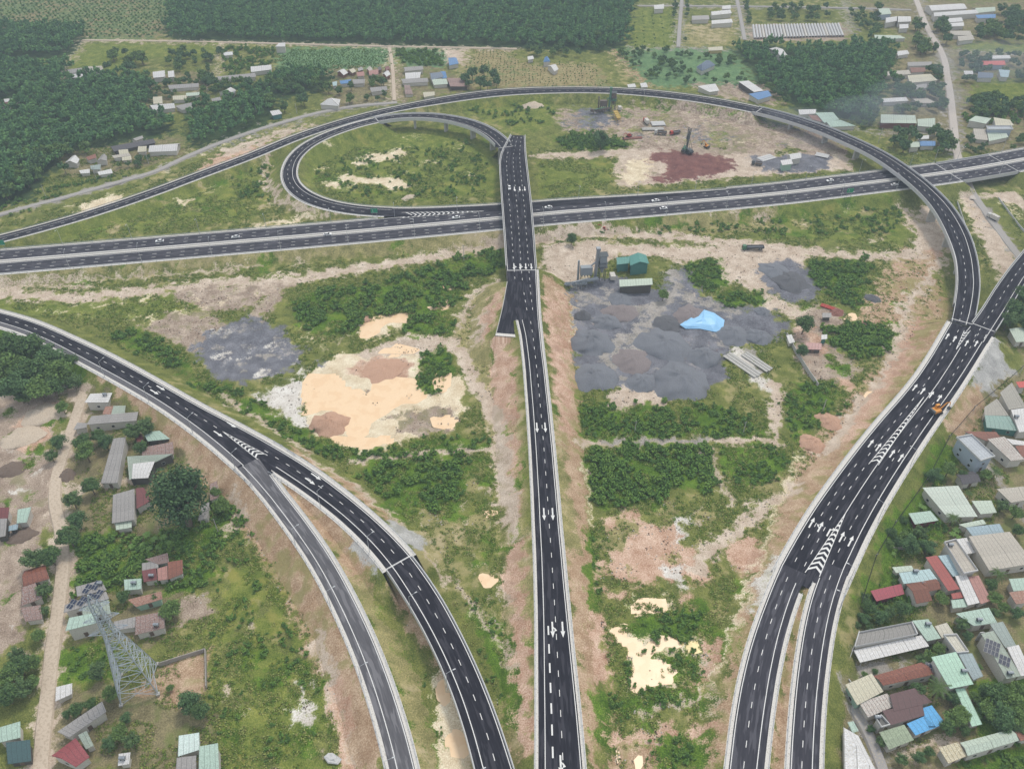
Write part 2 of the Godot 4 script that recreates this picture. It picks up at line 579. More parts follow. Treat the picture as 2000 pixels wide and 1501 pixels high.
func embank(q: Dictionary, side: float, sh: float, i0: int, i1: int, ratio := 1.5, uneven := 0.8) -> ArrayMesh:
	var sts := land_sts()
	var steps := 4
	for i in range(i0, i1):
		for j in steps:
			var v := []
			for e in [[i, j], [i, j + 1], [i + 1, j + 1], [i + 1, j]]:
				var h: float = q.p[e[0]].y + 0.9
				var f := float(e[1]) / steps
				var p := pos(q, e[0], side, side * (sh + f * h * ratio), -0.06 - f * h)
				if e[1] > 0:
					p.y += bump.get_noise_2d(p.x * 3.0, p.z * 3.0) * uneven
				v.append(p)
			land_tri(sts, v[0], v[1], v[2])
			land_tri(sts, v[0], v[2], v[3])
	for e in [i0, i1]:
		# the slope wraps round the end of the fill
		var h: float = q.p[e].y + 0.9
		var c := pos(q, e, side, side * sh, -0.06)
		var along: Vector3 = q.s[e].cross(UP) * (1.0 if e == i0 else -1.0)
		var out: Vector3 = q.s[e] * side
		var wrap := 6
		for k in wrap:
			var d0 := (out * cos(PI / 2 * k / wrap) + along * sin(PI / 2 * k / wrap)) * h * ratio
			var d1 := (out * cos(PI / 2 * (k + 1) / wrap) + along * sin(PI / 2 * (k + 1) / wrap)) * h * ratio
			land_tri(sts, c, c + d0 * 0.5 - UP * h * 0.5, c + d1 * 0.5 - UP * h * 0.5)
			land_tri(sts, c + d0 * 0.5 - UP * h * 0.5, c + d0 - UP * h, c + d1 - UP * h)
			land_tri(sts, c + d0 * 0.5 - UP * h * 0.5, c + d1 - UP * h, c + d1 * 0.5 - UP * h * 0.5)
	return land_mesh(sts)

func pier(parent: Node, q: Dictionary, d: float, wide: float) -> void:
	var a := at_len(q, d, 0, 0, 0)
	var b := at_len(q, d, 0, 1, 0)
	var across := (b - a).normalized()
	var along := across.cross(UP)
	var bs := Basis(across, UP, along)
	var top := a.y - 1.5
	var base := thing_less(parent, "pier")
	var st := new_st()
	box(st, Vector3(a.x, (top - 1.2) / 2 - 0.5, a.z), Vector3(wide * 0.5, top - 0.2, 1.5), bs)
	base.mesh = done(st)
	base.material_override = M.concrete
	var cap := new_st()
	var y := top - 0.6
	var o := Vector3(a.x, 0, a.z)
	for s in [-1.0, 1.0]:
		var z1: Vector3 = along * 0.9 * s
		quad(cap, o + z1 - across * wide * 0.5 + UP * top, o + z1 + across * wide * 0.5 + UP * top, o + z1 + across * wide * 0.27 + UP * (y - 0.9), o + z1 - across * wide * 0.27 + UP * (y - 0.9))
		quad(cap, o - along * 0.9 + across * s * wide * 0.5 + UP * top, o + along * 0.9 + across * s * wide * 0.5 + UP * top, o + along * 0.9 + across * s * wide * 0.27 + UP * (y - 0.9), o - along * 0.9 + across * s * wide * 0.27 + UP * (y - 0.9))
	quad(cap, o - along * 0.9 - across * wide * 0.5 + UP * top, o - along * 0.9 + across * wide * 0.5 + UP * top, o + along * 0.9 + across * wide * 0.5 + UP * top, o + along * 0.9 - across * wide * 0.5 + UP * top)
	put("pier_cap", done(cap), M.concrete, base)

func thing_less(parent: Node, called: String) -> MeshInstance3D:
	var o := MeshInstance3D.new()
	o.name = called
	parent.add_child(o, true)
	return o

func guardrail(parent: Node, q: Dictionary, k: float, c: float, i0: int, i1: int) -> void:
	if i1 - i0 < 2: return
	var st := new_st()
	sweep_into(st, q, [Vector3(k, c - 0.05, 0.45), Vector3(k, c + 0.06, 0.52), Vector3(k, c - 0.02, 0.62), Vector3(k, c + 0.06, 0.7), Vector3(k, c - 0.05, 0.78)], i0, i1)
	var d: float = q.l[i0]
	while d < q.l[i1]:
		var p := at_len(q, d, k, c - signf(k) * -0.14, 0.3)
		box(st, p, Vector3(0.14, 0.95, 0.14))
		d += 4.0
	put("guardrail", done(st), M.steelmat, parent)

func road(name_: String, label: String, data: Array, o: Dictionary) -> Node3D:
	var q := make_path(data)
	q.lift = o.get("lift", 0.0)
	for i in q.n: q.p[i].y += q.lift
	roads[name_] = q
	var r := thing(name_, Vector3.ZERO)
	tag(r, label, "", "", "structure")
	q.node = r
	var sh: float = o.get("sh", 1.0)
	var br: Array = o.get("bridges", [])   # pairs of path lengths
	var on_bridge := PackedByteArray()
	on_bridge.resize(q.n)
	for b in br:
		for i in q.n:
			if q.l[i] >= b[0] and q.l[i] <= b[1]: on_bridge[i] = 1
	put("carriageway", pavement(q), M[o.get("mat", "asphalt")], r)
	var nl: Array = o.get("no_left", [])
	var nr: Array = o.get("no_right", [])
	for side in [-1.0, 1.0]:
		var i := 0
		while i < q.n - 1:
			var st_b: int = on_bridge[i]
			var skip := false
			var sk: Array = nl if side < 0 else nr
			for b in sk:
				if q.l[i] >= b[0] and q.l[i] < b[1]: skip = true
			var j := i
			while j < q.n - 1 and on_bridge[j] == st_b:
				var s2 := false
				for b in sk:
					if q.l[j] >= b[0] and q.l[j] < b[1]: s2 = true
				if s2 != skip: break
				j += 1
			if not skip:
				if st_b:
					put("parapet", sweep(q, [Vector3(side, -0.05 * side, 0.0), Vector3(side, 0.0, 0.3), Vector3(side, side * 0.12, 0.85), Vector3(side, side * 0.4, 0.85), Vector3(side, side * 0.42, -1.5)], i, j), M.parapet, r)
					put("deck_side", sweep(q, [Vector3(side, side * 0.42, -1.5), Vector3(side, -1.6 * side, -1.75)], i, j), M.concrete, r)
				else:
					put("verge", sweep(q, [Vector3(side, 0, -0.012), Vector3(side, side * sh, -0.05), Vector3(side, side * (sh + 0.02), -0.5)], i, j), M[o.get("verge", "concrete")], r)
					put("embankment", embank(q, side, sh - 0.02, i, j, o.get("slope", 1.5)), null, r)
					if o.get("rail", true): guardrail(r, q, side, side * (sh - 0.35), i, j)
			i = maxi(j, i + 1)
	for b in br:
		var i0: int = clampi(q.l.bsearch(b[0]), 0, q.n - 1)
		var i1: int = clampi(q.l.bsearch(b[1]), 0, q.n - 1)
		put("deck", sweep(q, [Vector3(-1, 1.55, -1.74), Vector3(1, -1.55, -1.74)], i0, i1), M.concrete, r)
		for e in [b[0], b[1]]:
			if e > 1.0 and e < q.len - 1.0:
				var st := new_st()
				quad(st, at_len(q, e, -1, 0, 0.006), at_len(q, e + 0.6, -1, 0, 0.006), at_len(q, e + 0.6, 1, 0, 0.006), at_len(q, e, 1, 0, 0.006))
				put("expansion_joint", done(st), M.parapet, r)
				var ab := new_st()
				var h: float = at_len(q, e, 0, 0, 0).y
				quad(ab, at_len(q, e, -1, -0.3, -0.02), at_len(q, e, 1, 0.3, -0.02), at_len(q, e, 1, 0.3, -h - 1), at_len(q, e, -1, -0.3, -h - 1))
				put("abutment", done(ab), M.concrete, r)
				# fill slope under the first span
				var sg := 1.0 if e == b[0] else -1.0
				var sl := land_sts()
				var a0 := at_len(q, e, -1, -0.6, -1.9)
				var a1 := at_len(q, e, 1, 0.6, -1.9)
				var fw := (at_len(q, e + 1, 0, 0, 0) - at_len(q, e - 1, 0, 0, 0)).normalized() * sg * (h - 1.0) * 1.4
				land_tri(sl, a0, a1, a1 + fw - UP * h)
				land_tri(sl, a0, a1 + fw - UP * h, a0 + fw - UP * h)
				put("fill_slope", land_mesh(sl), null, r)
		var span: float = o.get("span", 28.0)
		var d: float = b[0] + span
		while d < b[1] - 8.0:
			var ok := true
			for s in o.get("no_pier", []):
				if absf(d - s[0]) < s[1]: ok = false
			if ok: pier(r, q, d, at_len(q, d, -1, 0, 0).distance_to(at_len(q, d, 1, 0, 0)) * 0.8)
			d += span
	if o.get("end_slope", false):
		var es := land_sts()
		var b0 := pos(q, 0, -1, -0.4, -0.3)
		var b1 := pos(q, 0, 1, 0.4, -0.3)
		var fw: Vector3 = q.s[0].cross(UP) * 13.0
		land_tri(es, b0, b1, b1 + fw - UP * (b1.y + 1.0))
		land_tri(es, b0, b1 + fw - UP * (b1.y + 1.0), b0 + fw - UP * (b0.y + 1.0))
		put("fill_slope", land_mesh(es), null, r)
		put("end_slab", sweep(q, [Vector3(-1, 0, 0.02), Vector3(1, 0, 0.02)], 0, 1), M.verge, r)
	for e in o.get("lines", []):
		var d0: float = e[3] if e.size() > 3 else 0.0
		var d1: float = e[4] if e.size() > 4 else q.len
		var i0: int = clampi(q.l.bsearch(d0), 0, q.n - 1)
		var i1: int = clampi(q.l.bsearch(d1), 0, q.n - 1)
		put("edge_line", sweep(q, [Vector3(e[0], e[1] - e[2] / 2, 0.008), Vector3(e[0], e[1] + e[2] / 2, 0.008)], i0, i1), M.paint, r)
	for e in o.get("dash", []):
		put("dashed_line", dashes(q, e[0], e[1], e[2], e[3], e[4], e[5] if e.size() > 5 else 2.0, e[6] if e.size() > 6 else q.len), M.paint, r)
	return r

func arrow(q: Dictionary, x: float, z: float, away: float, kind: String) -> void:
	# painted lane arrow nearest to the path; away = +1 along the path, -1 against it
	var d := near_len(q, x, z)
	var c := at_len(q, d, 0, 0, 0)
	var f := (at_len(q, d + 1, 0, 0, 0) - at_len(q, d - 1, 0, 0, 0)).normalized() * away
	var r := f.cross(UP).normalized()
	var off := Vector3(x - c.x, 0, z - c.z).dot(r)
	var o := c + r * off + UP * 0.009
	var st := new_st()
	var L := 6.0
	var w := 0.28
	if kind.contains("s"):
		quad(st, o - f * L / 2 - r * w, o + f * L * 0.12 - r * w, o + f * L * 0.12 + r * w, o - f * L / 2 + r * w)
		tri(st, o + f * L * 0.1 - r * 0.75, o + f * L / 2, o + f * L * 0.1 + r * 0.75)
	for e in [["l", -1.0], ["r", 1.0]]:
		if kind.contains(e[0]):
			var k: Vector3 = r * e[1]
			if not kind.contains("s"):
				quad(st, o - f * L / 2 - r * w, o + f * L * 0.2 - r * w, o + f * L * 0.2 + r * w, o - f * L / 2 + r * w)
			var y0 := -0.5 if kind.contains("s") else 1.0
			var up := UP * 0.003
			quad(st, o + up + f * (y0 - 1.0), o + up + f * (y0 - 0.4), o + up + f * (y0 + 0.7) + k * 0.8, o + up + f * (y0 + 0.1) + k * 0.8)
			tri(st, o + up + f * (y0 - 0.3) + k * 0.75, o + up + f * (y0 + 0.9) + k * 1.5, o + up + f * (y0 + 1.2) + k * 0.6)
	put("arrow", done(st), M.paint, q.node)

func gore(q: Dictionary, tip: Vector2, a: Vector2, b: Vector2, n: int, thick: float, y_of: Array) -> void:
	# painted gore: border lines and chevrons pointing at the tip
	var st := new_st()
	var T := Vector3(tip.x, y_of[0], tip.y)
	var A := Vector3(a.x, y_of[1], a.y)
	var B := Vector3(b.x, y_of[1], b.y)
	for e in [A, B]:
		var d: Vector3 = (e - T).normalized()
		var s := d.cross(UP) * 0.12
		quad(st, T - s, e - s, e + s, T + s)
	put("gore_line", done(st), M.paint, q.node)
	var ax := (T - (A + B) * 0.5).normalized()
	for i in n:
		var t := 0.12 + 0.88 * (i + 0.5) / n
		var L := T.lerp(A, t)
		var R := T.lerp(B, t)
		var m := (L + R) * 0.5 + ax * L.distance_to(R) * 0.45
		var th := ax * thick
		var cs := new_st()
		quad(cs, L, m, m + th, L + th)
		quad(cs, m, R, R + th, m + th)
		put("chevron", done(cs), M.paint, q.node)

# ------------------------------------------------------------------ plants
func leaves(st: SurfaceTool, c: Vector3, rad: Vector3, n: int, size: float, cols: Array, up := 0.5) -> void:
	for i in n:
		var d := Vector3(rng.randfn(), rng.randfn(), rng.randfn()).normalized()
		var p := c + d * rad * pow(rng.randf(), 0.38)
		var nn := (d + Vector3(rng.randfn(), rng.randfn(), rng.randfn()) * 0.45 + UP * up).normalized()
		var a := nn.cross(Vector3(rng.randfn(), rng.randfn(), rng.randfn())).normalized()
		var b := nn.cross(a)
		var s := size * rng.randf_range(0.6, 1.25)
		var col: Color = cols[rng.randi() % cols.size()]
		col = col * rng.randf_range(0.8, 1.2) * 1.75
		col.a = 1.0
		st.set_color(col)
		var v := [p - a * s, p + b * s * 0.6, p + a * s, p - b * s * 0.6]
		for k in [0, 1, 2, 0, 2, 3]: st.add_vertex(v[k])

func crown_mesh(sd: int, clumps: int, per: int, size: float, rad: Vector3, cy: float, cols: Array) -> ArrayMesh:
	rng.seed = sd
	var st := new_st()
	for i in clumps:
		var d := Vector3(rng.randfn(), rng.randfn() * 0.9 + 0.15, rng.randfn()).normalized()
		var r := pow(rng.randf(), 0.45) * 0.8
		var c := Vector3(0, cy, 0) + d * rad * r
		var k := rng.randf_range(0.26, 0.42)
		var cc := []
		var tone := rng.randf_range(0.82, 1.2)
		for e in cols: cc.append(e * tone)
		leaves(st, c, rad * k, per, size, cc)
	return done(st)

func trunk_mesh(h: float, r: float, limbs: int, spread: float) -> ArrayMesh:
	var st := new_st()
	var top := Vector3(rng.randf_range(-0.3, 0.3), h, rng.randf_range(-0.3, 0.3))
	bar(st, Vector3(0, -0.4, 0), top, r, r * 0.6, 7)
	for i in limbs:
		var t := TAU * i / limbs + rng.randf()
		bar(st, top * rng.randf_range(0.75, 1.0), top + Vector3(cos(t) * spread, spread * rng.randf_range(0.5, 1.1), sin(t) * spread), r * 0.5, r * 0.2, 5)
	return done(st)

var P := {}
func make_plants() -> void:
	var g1 := [Color(0.05, 0.088, 0.032), Color(0.062, 0.1, 0.036), Color(0.042, 0.078, 0.03)]
	var g2 := [Color(0.075, 0.12, 0.035), Color(0.088, 0.135, 0.04), Color(0.06, 0.1, 0.033)]
	var g3 := [Color(0.033, 0.06, 0.03), Color(0.042, 0.072, 0.032), Color(0.03, 0.052, 0.027)]
	var g5 := [Color(0.062, 0.1, 0.04), Color(0.078, 0.118, 0.045), Color(0.05, 0.084, 0.036)]
	var g4 := [Color(0.045, 0.082, 0.036), Color(0.055, 0.095, 0.038)]
	var k := 0
	for spec in [["broad", g1, 40, 95, 0.3], ["broad", g4, 38, 95, 0.3], ["broad", g2, 34, 90, 0.32], ["broad", g5, 30, 90, 0.33]]:
		var t := Node3D.new()
		rng.seed = 100 + k
		put("trunk", trunk_mesh(3.6, 0.28, 5, 1.7), M.trunk, t)
		put("crown", crown_mesh(200 + k, spec[2], spec[3], spec[4], Vector3(4.0, [3.3, 3.6, 2.8, 3.0][k], 4.0), 5.2, spec[1]), M.leaf, t)
		P["broad%d" % k] = t
		k += 1
	# the giant tree: many finer clumps
	var bt := Node3D.new()
	rng.seed = 77
	put("trunk", trunk_mesh(4.0, 0.45, 7, 2.4), M.trunk, bt)
	put("crown", crown_mesh(78, 90, 85, 0.2, Vector3(4.0, 3.6, 4.0), 5.2, [Color(0.036, 0.066, 0.03), Color(0.045, 0.078, 0.033), Color(0.03, 0.055, 0.027)]), M.leaf, bt)
	P.giant = bt
	# far trees: fewer, bigger leaves
	for i in 3:
		var t := Node3D.new()
		rng.seed = 300 + i
		put("trunk", barmesh(Vector3(0, -0.4, 0), Vector3(0, 4, 0), 0.25, 0.12, 5), M.trunk, t)
		put("crown", crown_mesh(310 + i, 18, 26, 0.75, Vector3(4.0, 3.4, 4.0), 5.2, [g1, g4, g2][i]), M.leaf, t)
		P["far%d" % i] = t
	# plantation trees, drawn as a mass
	for i in 3:
		P["rub%d" % i] = crown_mesh(330 + i, 12, 22, 0.75, Vector3(3.0, 3.4, 3.0), 7.2, [[Color(0.058, 0.12, 0.048), Color(0.07, 0.138, 0.05)], [Color(0.05, 0.108, 0.045), Color(0.06, 0.122, 0.047)], [Color(0.082, 0.155, 0.048), Color(0.066, 0.132, 0.047)]][i])
	# shrubs and weeds
	for i in 3:
		P["bush%d" % i] = crown_mesh(350 + i, 7, 16, 0.34, Vector3(1.3, 0.95, 1.3), 0.75, [[Color(0.062, 0.118, 0.028), Color(0.075, 0.135, 0.03)], [Color(0.05, 0.096, 0.026), Color(0.06, 0.11, 0.028)], [Color(0.095, 0.155, 0.034), Color(0.08, 0.138, 0.03)]][i])
	for i in 3:
		rng.seed = 370 + i
		var st := new_st()
		leaves(st, Vector3(0, 0.12, 0), Vector3(0.75, 0.28, 0.75), 16, 0.24, [[Color(0.095, 0.135, 0.025), Color(0.115, 0.155, 0.03)], [Color(0.135, 0.155, 0.045), Color(0.165, 0.165, 0.06)], [Color(0.065, 0.105, 0.022), Color(0.08, 0.125, 0.025)]][i], 0.9)
		P["weed%d" % i] = done(st)
	# coconut palm
	rng.seed = 41
	var pt := Node3D.new()
	put("trunk", barmesh(Vector3(0, -0.4, 0), Vector3(0.3, 6.5, 0.1), 0.24, 0.16, 7), M.trunk, pt)
	for i in 20:
		var st := new_st()
		var a := TAU * i / 20.0 + rng.randf() * 0.3
		var rise := rng.randf_range(0.1, 1.0)
		var d := Vector3(cos(a), 0, sin(a))
		var side := Vector3(-d.z, 0, d.x)
		var prev := Vector3(0.3, 6.5, 0.1)
		var L := rng.randf_range(3.2, 4.2)
		for s in 7:
			var f := (s + 1) / 7.0
			var p := Vector3(0.3, 6.5, 0.1) + d * L * f + UP * (rise * f * 2.2 - f * f * (1.4 + 1.6 * (1.0 - rise)))
			var col := Color(0.09, 0.14, 0.05) * rng.randf_range(0.85, 1.25)
			col.a = 1.0
			for sg in [-1.0, 1.0]:
				for lf in 2:
					var q0 := prev.lerp(p, lf * 0.5)
					var q1 := prev.lerp(p, lf * 0.5 + 0.38)
					var tipv: Vector3 = q0.lerp(q1, 0.8) + side * sg * (0.95 - 0.55 * f) + d * 0.35 - UP * 0.35
					st.set_color(col)
					for v in [q0, q1, tipv]: st.add_vertex(v)
			prev = p
		put("frond", done(st), M.leaf, pt)
	P.palm = pt
	# banana plant
	rng.seed = 43
	var bn := Node3D.new()
	put("stem", barmesh(Vector3(0, -0.3, 0), Vector3(0, 1.6, 0), 0.16, 0.1, 6), M.leafstem, bn)
	for i in 9:
		var st := new_st()
		var a := TAU * i / 9.0 + rng.randf() * 0.4
		var d := Vector3(cos(a), 0, sin(a))
		var side := Vector3(-d.z, 0, d.x)
		var prev := Vector3(0, 1.5, 0)
		for s in 5:
			var f := (s + 1) / 5.0
			var p := Vector3(0, 1.5, 0) + d * 2.3 * f + UP * (1.7 * f - 1.9 * f * f)
			var w0 := 0.42 * sin(PI * clampf((s) / 5.0 + 0.08, 0, 1))
			var w1 := 0.42 * sin(PI * clampf(f + 0.02, 0, 0.98))
			st.set_color(Color(0.13, 0.22, 0.06))
			for v in [prev - side * w0, p - side * w1, p + side * w1, prev - side * w0, p + side * w1, prev + side * w0]: st.add_vertex(v)
			prev = p
		put("leaf", done(st), M.leaf, bn)
	P.banana = bn

func plant(kind: String, called: String, x: float, z: float, sc: float, label: String, cat: String, group := "") -> void:
	var t: Node3D = P[kind].duplicate()
	t.name = numbered(called)
	add_child(t)
	t.position = Vector3(x, ground_y(x, z) + 0.05, z)
	t.rotation.y = rng.randf() * TAU
	t.scale = Vector3(sc, sc * rng.randf_range(0.9, 1.12), sc)
	tag(t, label, cat, group)

func inside(poly: PackedVector2Array, rnd := true) -> Callable:
	return func(p: Vector2) -> bool: return Geometry2D.is_point_in_polygon(p, poly)

func mass(called: String, label: String, meshes: Array, spots: Array, category := "") -> void:
	# uncountable growth: one object, a MultiMesh per plant form
	var root: Node3D = null
	for i in meshes.size():
		var mine := []
		for j in range(i, spots.size(), meshes.size()): mine.append(spots[j])
		if mine.is_empty(): continue
		var mm := MultiMesh.new()
		mm.transform_format = MultiMesh.TRANSFORM_3D
		mm.mesh = meshes[i]
		mm.instance_count = mine.size()
		for j in mine.size(): mm.set_instance_transform(j, mine[j])
		var o := MultiMeshInstance3D.new()
		o.multimesh = mm
		o.material_override = M.leaf
		o.name = numbered(called)
		add_child(o)
		tag(o, label, category, "", "stuff")

func spot(x: float, z: float, s: float, sy := 1.0, y := 0.0) -> Transform3D:
	return Transform3D(Basis(UP, rng.randf() * TAU).scaled(Vector3(s, s * sy, s)), Vector3(x, y + ground_y(x, z), z))

func fill(poly: PackedVector2Array, density: float, s0: float, s1: float, avoid := true, gate := 0.0) -> Array:
	var lo := poly[0]
	var hi := poly[0]
	for p in poly:
		lo = lo.min(p)
		hi = hi.max(p)
	var out := []
	var n := int((hi.x - lo.x) * (hi.y - lo.y) * density)
	for i in n:
		var p := Vector2(rng.randf_range(lo.x, hi.x), rng.randf_range(lo.y, hi.y))
		var wob := Vector2(bump.get_noise_2d(p.x * 3.1, p.y * 3.1), bump.get_noise_2d(p.x * 3.1 + 400, p.y * 3.1)) * 9.0
		if not Geometry2D.is_point_in_polygon(p + wob, poly): continue
		if gate > 0 and bump.get_noise_2d(p.x * 1.6 + 700, p.y * 1.6) < gate - 0.5: continue
		if avoid and not [0, 1, 2, 7, 9, 11, 16, 17, 19].has(cls_at(p.x, p.y)): continue
		if off_road(p.x, p.y) < 1.0: continue
		out.append(spot(p.x, p.y, rng.randf_range(s0, s1), rng.randf_range(0.8, 1.25)))
	return out

func rows(poly: PackedVector2Array, dx: float, dz: float, turn: float, jit: float, s0: float, s1: float) -> Array:
	var lo := poly[0]
	var hi := poly[0]
	for p in poly:
		lo = lo.min(p)
		hi = hi.max(p)
	var c := (lo + hi) * 0.5
	var R := (hi - lo).length() * 0.5
	var out := []
	var nx := int(R / dx) + 1
	var nz := int(R / dz) + 1
	for j in range(-nz, nz + 1):
		for i in range(-nx, nx + 1):
			var p := c + Vector2(i * dx, j * dz).rotated(turn) + Vector2(rng.randfn(), rng.randfn()) * jit
			var wob := Vector2(bump.get_noise_2d(p.x * 2.0, p.y * 2.0), bump.get_noise_2d(p.x * 2.0 + 400, p.y * 2.0)) * 12.0
			if not Geometry2D.is_point_in_polygon(p + wob, poly): continue
			if rng.randf() < 0.05 or on_house(p): continue
			out.append(spot(p.x, p.y, rng.randf_range(s0, s1), rng.randf_range(0.75, 1.2) + bump.get_noise_2d(p.x, p.y) * 0.3))
	return out

var road_grid := {}
func grid_roads() -> void:
	for k in roads:
		var q: Dictionary = roads[k]
		for i in range(0, q.n, 2):
			for dx in [-1, 0, 1]:
				for dz in [-1, 0, 1]:
					var key := Vector2i(int(floor(q.p[i].x / 20.0)) + dx, int(floor(q.p[i].z / 20.0)) + dz)
					if not road_grid.has(key): road_grid[key] = []
					road_grid[key].append(Vector3(q.p[i].x, q.p[i].z, q.w[i] + 1.8))

func off_road(x: float, z: float) -> float:
	# metres from the nearest road edge (negative: under a road)
	var key := Vector2i(int(floor(x / 20.0)), int(floor(z / 20.0)))
	var best := 99.0
	for e in road_grid.get(key, []):
		best = minf(best, Vector2(e.x - x, e.y - z).length() - e.z)
	return best

# ------------------------------------------------------------------ buildings
func house(called: String, label: String, a: Array, h: float, style: String, roof: String, wall: String, detail: bool) -> Node3D:
	var c := pts(a)
	if Geometry2D.is_polygon_clockwise(c):
		pass
	var mid := Vector2.ZERO
	for p in c: mid += p * 0.25
	var t := thing(called, Vector3(mid.x, 0, mid.y))
	tag(t, label, "building" if not called.begins_with("con") else "container")
	var v := []
	for p in c: v.append(Vector3(p.x - mid.x, h, p.y - mid.y))
	var w := []
	var inset := 0.65
	for p in v:
		var d := Vector3(p.x, 0, p.z)
		w.append(Vector3(p.x, 0, p.z) - d.normalized() * inset * 1.3)
	var ru := (v[1] - v[0] as Vector3).length()
	var rv := (v[3] - v[0] as Vector3).length()
	var rise := 0.0
	var st := new_st()
	var th := Vector3(0, 0.14, 0)
	var faces := []
	match style:
		"s":
			rise = minf(1.1, rv * 0.09)
			var up := UP * rise
			faces = [[v[0] + up, v[1] + up, v[2], v[3]]]
		"f", "p":
			faces = [[v[0], v[1], v[2], v[3]]]
		"g":
			rise = minf(2.2, rv * 0.2)
			var m0: Vector3 = (v[0] + v[3]) * 0.5 + UP * rise
			var m1: Vector3 = (v[1] + v[2]) * 0.5 + UP * rise
			faces = [[m0, m1, v[1], v[0]], [m0, m1, v[2], v[3]]]
		"G":
			rise = minf(2.2, ru * 0.2)
			var m0: Vector3 = (v[0] + v[1]) * 0.5 + UP * rise
			var m1: Vector3 = (v[3] + v[2]) * 0.5 + UP * rise
			faces = [[m0, m1, v[3], v[0]], [m0, m1, v[2], v[1]]]
		"h":
			rise = minf(3.0, minf(ru, rv) * 0.3)
			var m0: Vector3 = (v[0] + v[3]) * 0.5
			var m1: Vector3 = (v[1] + v[2]) * 0.5
			var k := clampf(rv * 0.35 / maxf(ru, 1.0), 0.1, 0.45)
			var n0 := m0.lerp(m1, k) + UP * rise
			var n1 := m1.lerp(m0, k) + UP * rise
			faces = [[n0, n1, v[1], v[0]], [n0, n1, v[2], v[3]], [n0, n0, v[0], v[3]], [n1, n1, v[1], v[2]]]
	for f in faces:
		var L: float = (f[1] - f[0] as Vector3).length()
		if L < 0.01: L = (f[2] - f[3] as Vector3).length()
		var D: float = (f[3] - f[0] as Vector3).length()
		quad(st, f[0] + th, f[1] + th, f[2] + th, f[3] + th, Vector2.ZERO, Vector2(L, 0), Vector2(L, D), Vector2(0, D))
		quad(st, f[0], f[3], f[2], f[1])
		for i in 4:
			var e0: Vector3 = f[i]
			var e1: Vector3 = f[(i + 1) % 4]
			if e0.distance_to(e1) > 0.01: quad(st, e0, e1, e1 + th, e0 + th)
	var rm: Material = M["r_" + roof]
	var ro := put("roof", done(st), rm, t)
	if style == "p":
		var ps := new_st()
		for i in 4:
			var e0: Vector3 = v[i] + UP * 0.14
			var e1: Vector3 = v[(i + 1) % 4] + UP * 0.14
			var inw0 := -Vector3(e0.x, 0, e0.z).normalized() * 0.35
			var inw1 := -Vector3(e1.x, 0, e1.z).normalized() * 0.35
			var u := UP * 0.8
			quad(ps, e0, e1, e1 + u, e0 + u)
			quad(ps, e0 + u, e1 + u, e1 + u + inw1, e0 + u + inw0)
			quad(ps, e0 + inw0, e1 + inw1, e1 + u + inw1, e0 + u + inw0)
		put("parapet", done(ps), M.parapet, t)
	if wall == "none":
		for i in 4: put("post", barmesh(w[i] - UP * 0.4, w[i] + UP * h, 0.09, 0.09, 6), M.steelmat, t)
		return t
	var ws := new_st()
	for i in 4:
		var e0: Vector3 = w[i]
		var e1: Vector3 = w[(i + 1) % 4]
		var t0 := h
		var t1 := h
		if style == "s":
			t0 += rise * (1.0 if i < 2 else 0.0)
			t1 += rise * (1.0 if (i + 1) % 4 < 2 else 0.0)
		quad(ws, e0 - UP, e1 - UP, e1 + UP * (t1 - 0.02), e0 + UP * (t0 - 0.02))
		if (style == "g" and i % 2 == 1) or (style == "G" and i % 2 == 0):
			tri(ws, e0 + UP * (h - 0.03), e1 + UP * (h - 0.03), (e0 + e1) * 0.5 + UP * (h + rise - 0.1))
	var wm := put("wall", done(ws), M["w_" + wall], t)
	if detail:
		for i in 4:
			var e0: Vector3 = w[i]
			var e1: Vector3 = w[(i + 1) % 4]
			var d := (e1 - e0).normalized()
			var n := d.cross(UP)
			if n.dot((e0 + e1) * 0.5) < 0: n = -n
			# openings on the sides that face the open ground
			if n.z < 0.15: continue
			var L := e0.distance_to(e1)
			var cnt := int(L / 5.5)
			var storeys := 1 if h < 6.2 else (2 if h < 8.5 else 3)
			for sy in storeys:
				for k in cnt:
					var cpos := e0 + d * L * (k + 0.5) / cnt + n * 0.02 + UP * (1.6 + sy * 2.9)
					var bs := Basis(d, UP, n)
					if k == cnt / 2 and sy == 0 and i % 2 == 0:
						var dr := put("door", boxmesh(Vector3(1.3, 2.3, 0.1), cpos - UP * 0.45, bs), M.door, t)
						put("handle", boxmesh(Vector3(0.06, 0.25, 0.08), cpos - UP * 0.5 + d * 0.5 + n * 0.08, bs), M.steel, dr)
					else:
						var fr := put("window", boxmesh(Vector3(1.35, 1.25, 0.1), cpos, bs), M.frame, t)
						put("pane", boxmesh(Vector3(1.13, 1.03, 0.06), cpos + n * 0.04, bs), M.glass, fr)
	return t

func solar(x: float, z: float, y: float, turn: float, nx: int, nz: int, label: String, tilt := 0.1) -> void:
	var t := thing("solar_array", Vector3(x, y, z), turn)
	tag(t, label, "solar panels", "rooftop solar arrays")
	var bs := Basis(Vector3.RIGHT, tilt)
	for j in nz:
		for i in nx:
			var c := bs * Vector3((i - (nx - 1) / 2.0) * 1.12, 0.22, (j - (nz - 1) / 2.0) * 1.85)
			var fr := put("panel", boxmesh(Vector3(1.06, 0.05, 1.75), c, bs), M.frame, t)
			put("cell_sheet", boxmesh(Vector3(0.98, 0.02, 1.67), c + bs * Vector3(0, 0.025, 0), bs), M.solar, fr)
	put("mount", boxmesh(Vector3(nx * 1.1, 0.2, 0.1), Vector3(0, 0.08, 0)), M.steel, t)

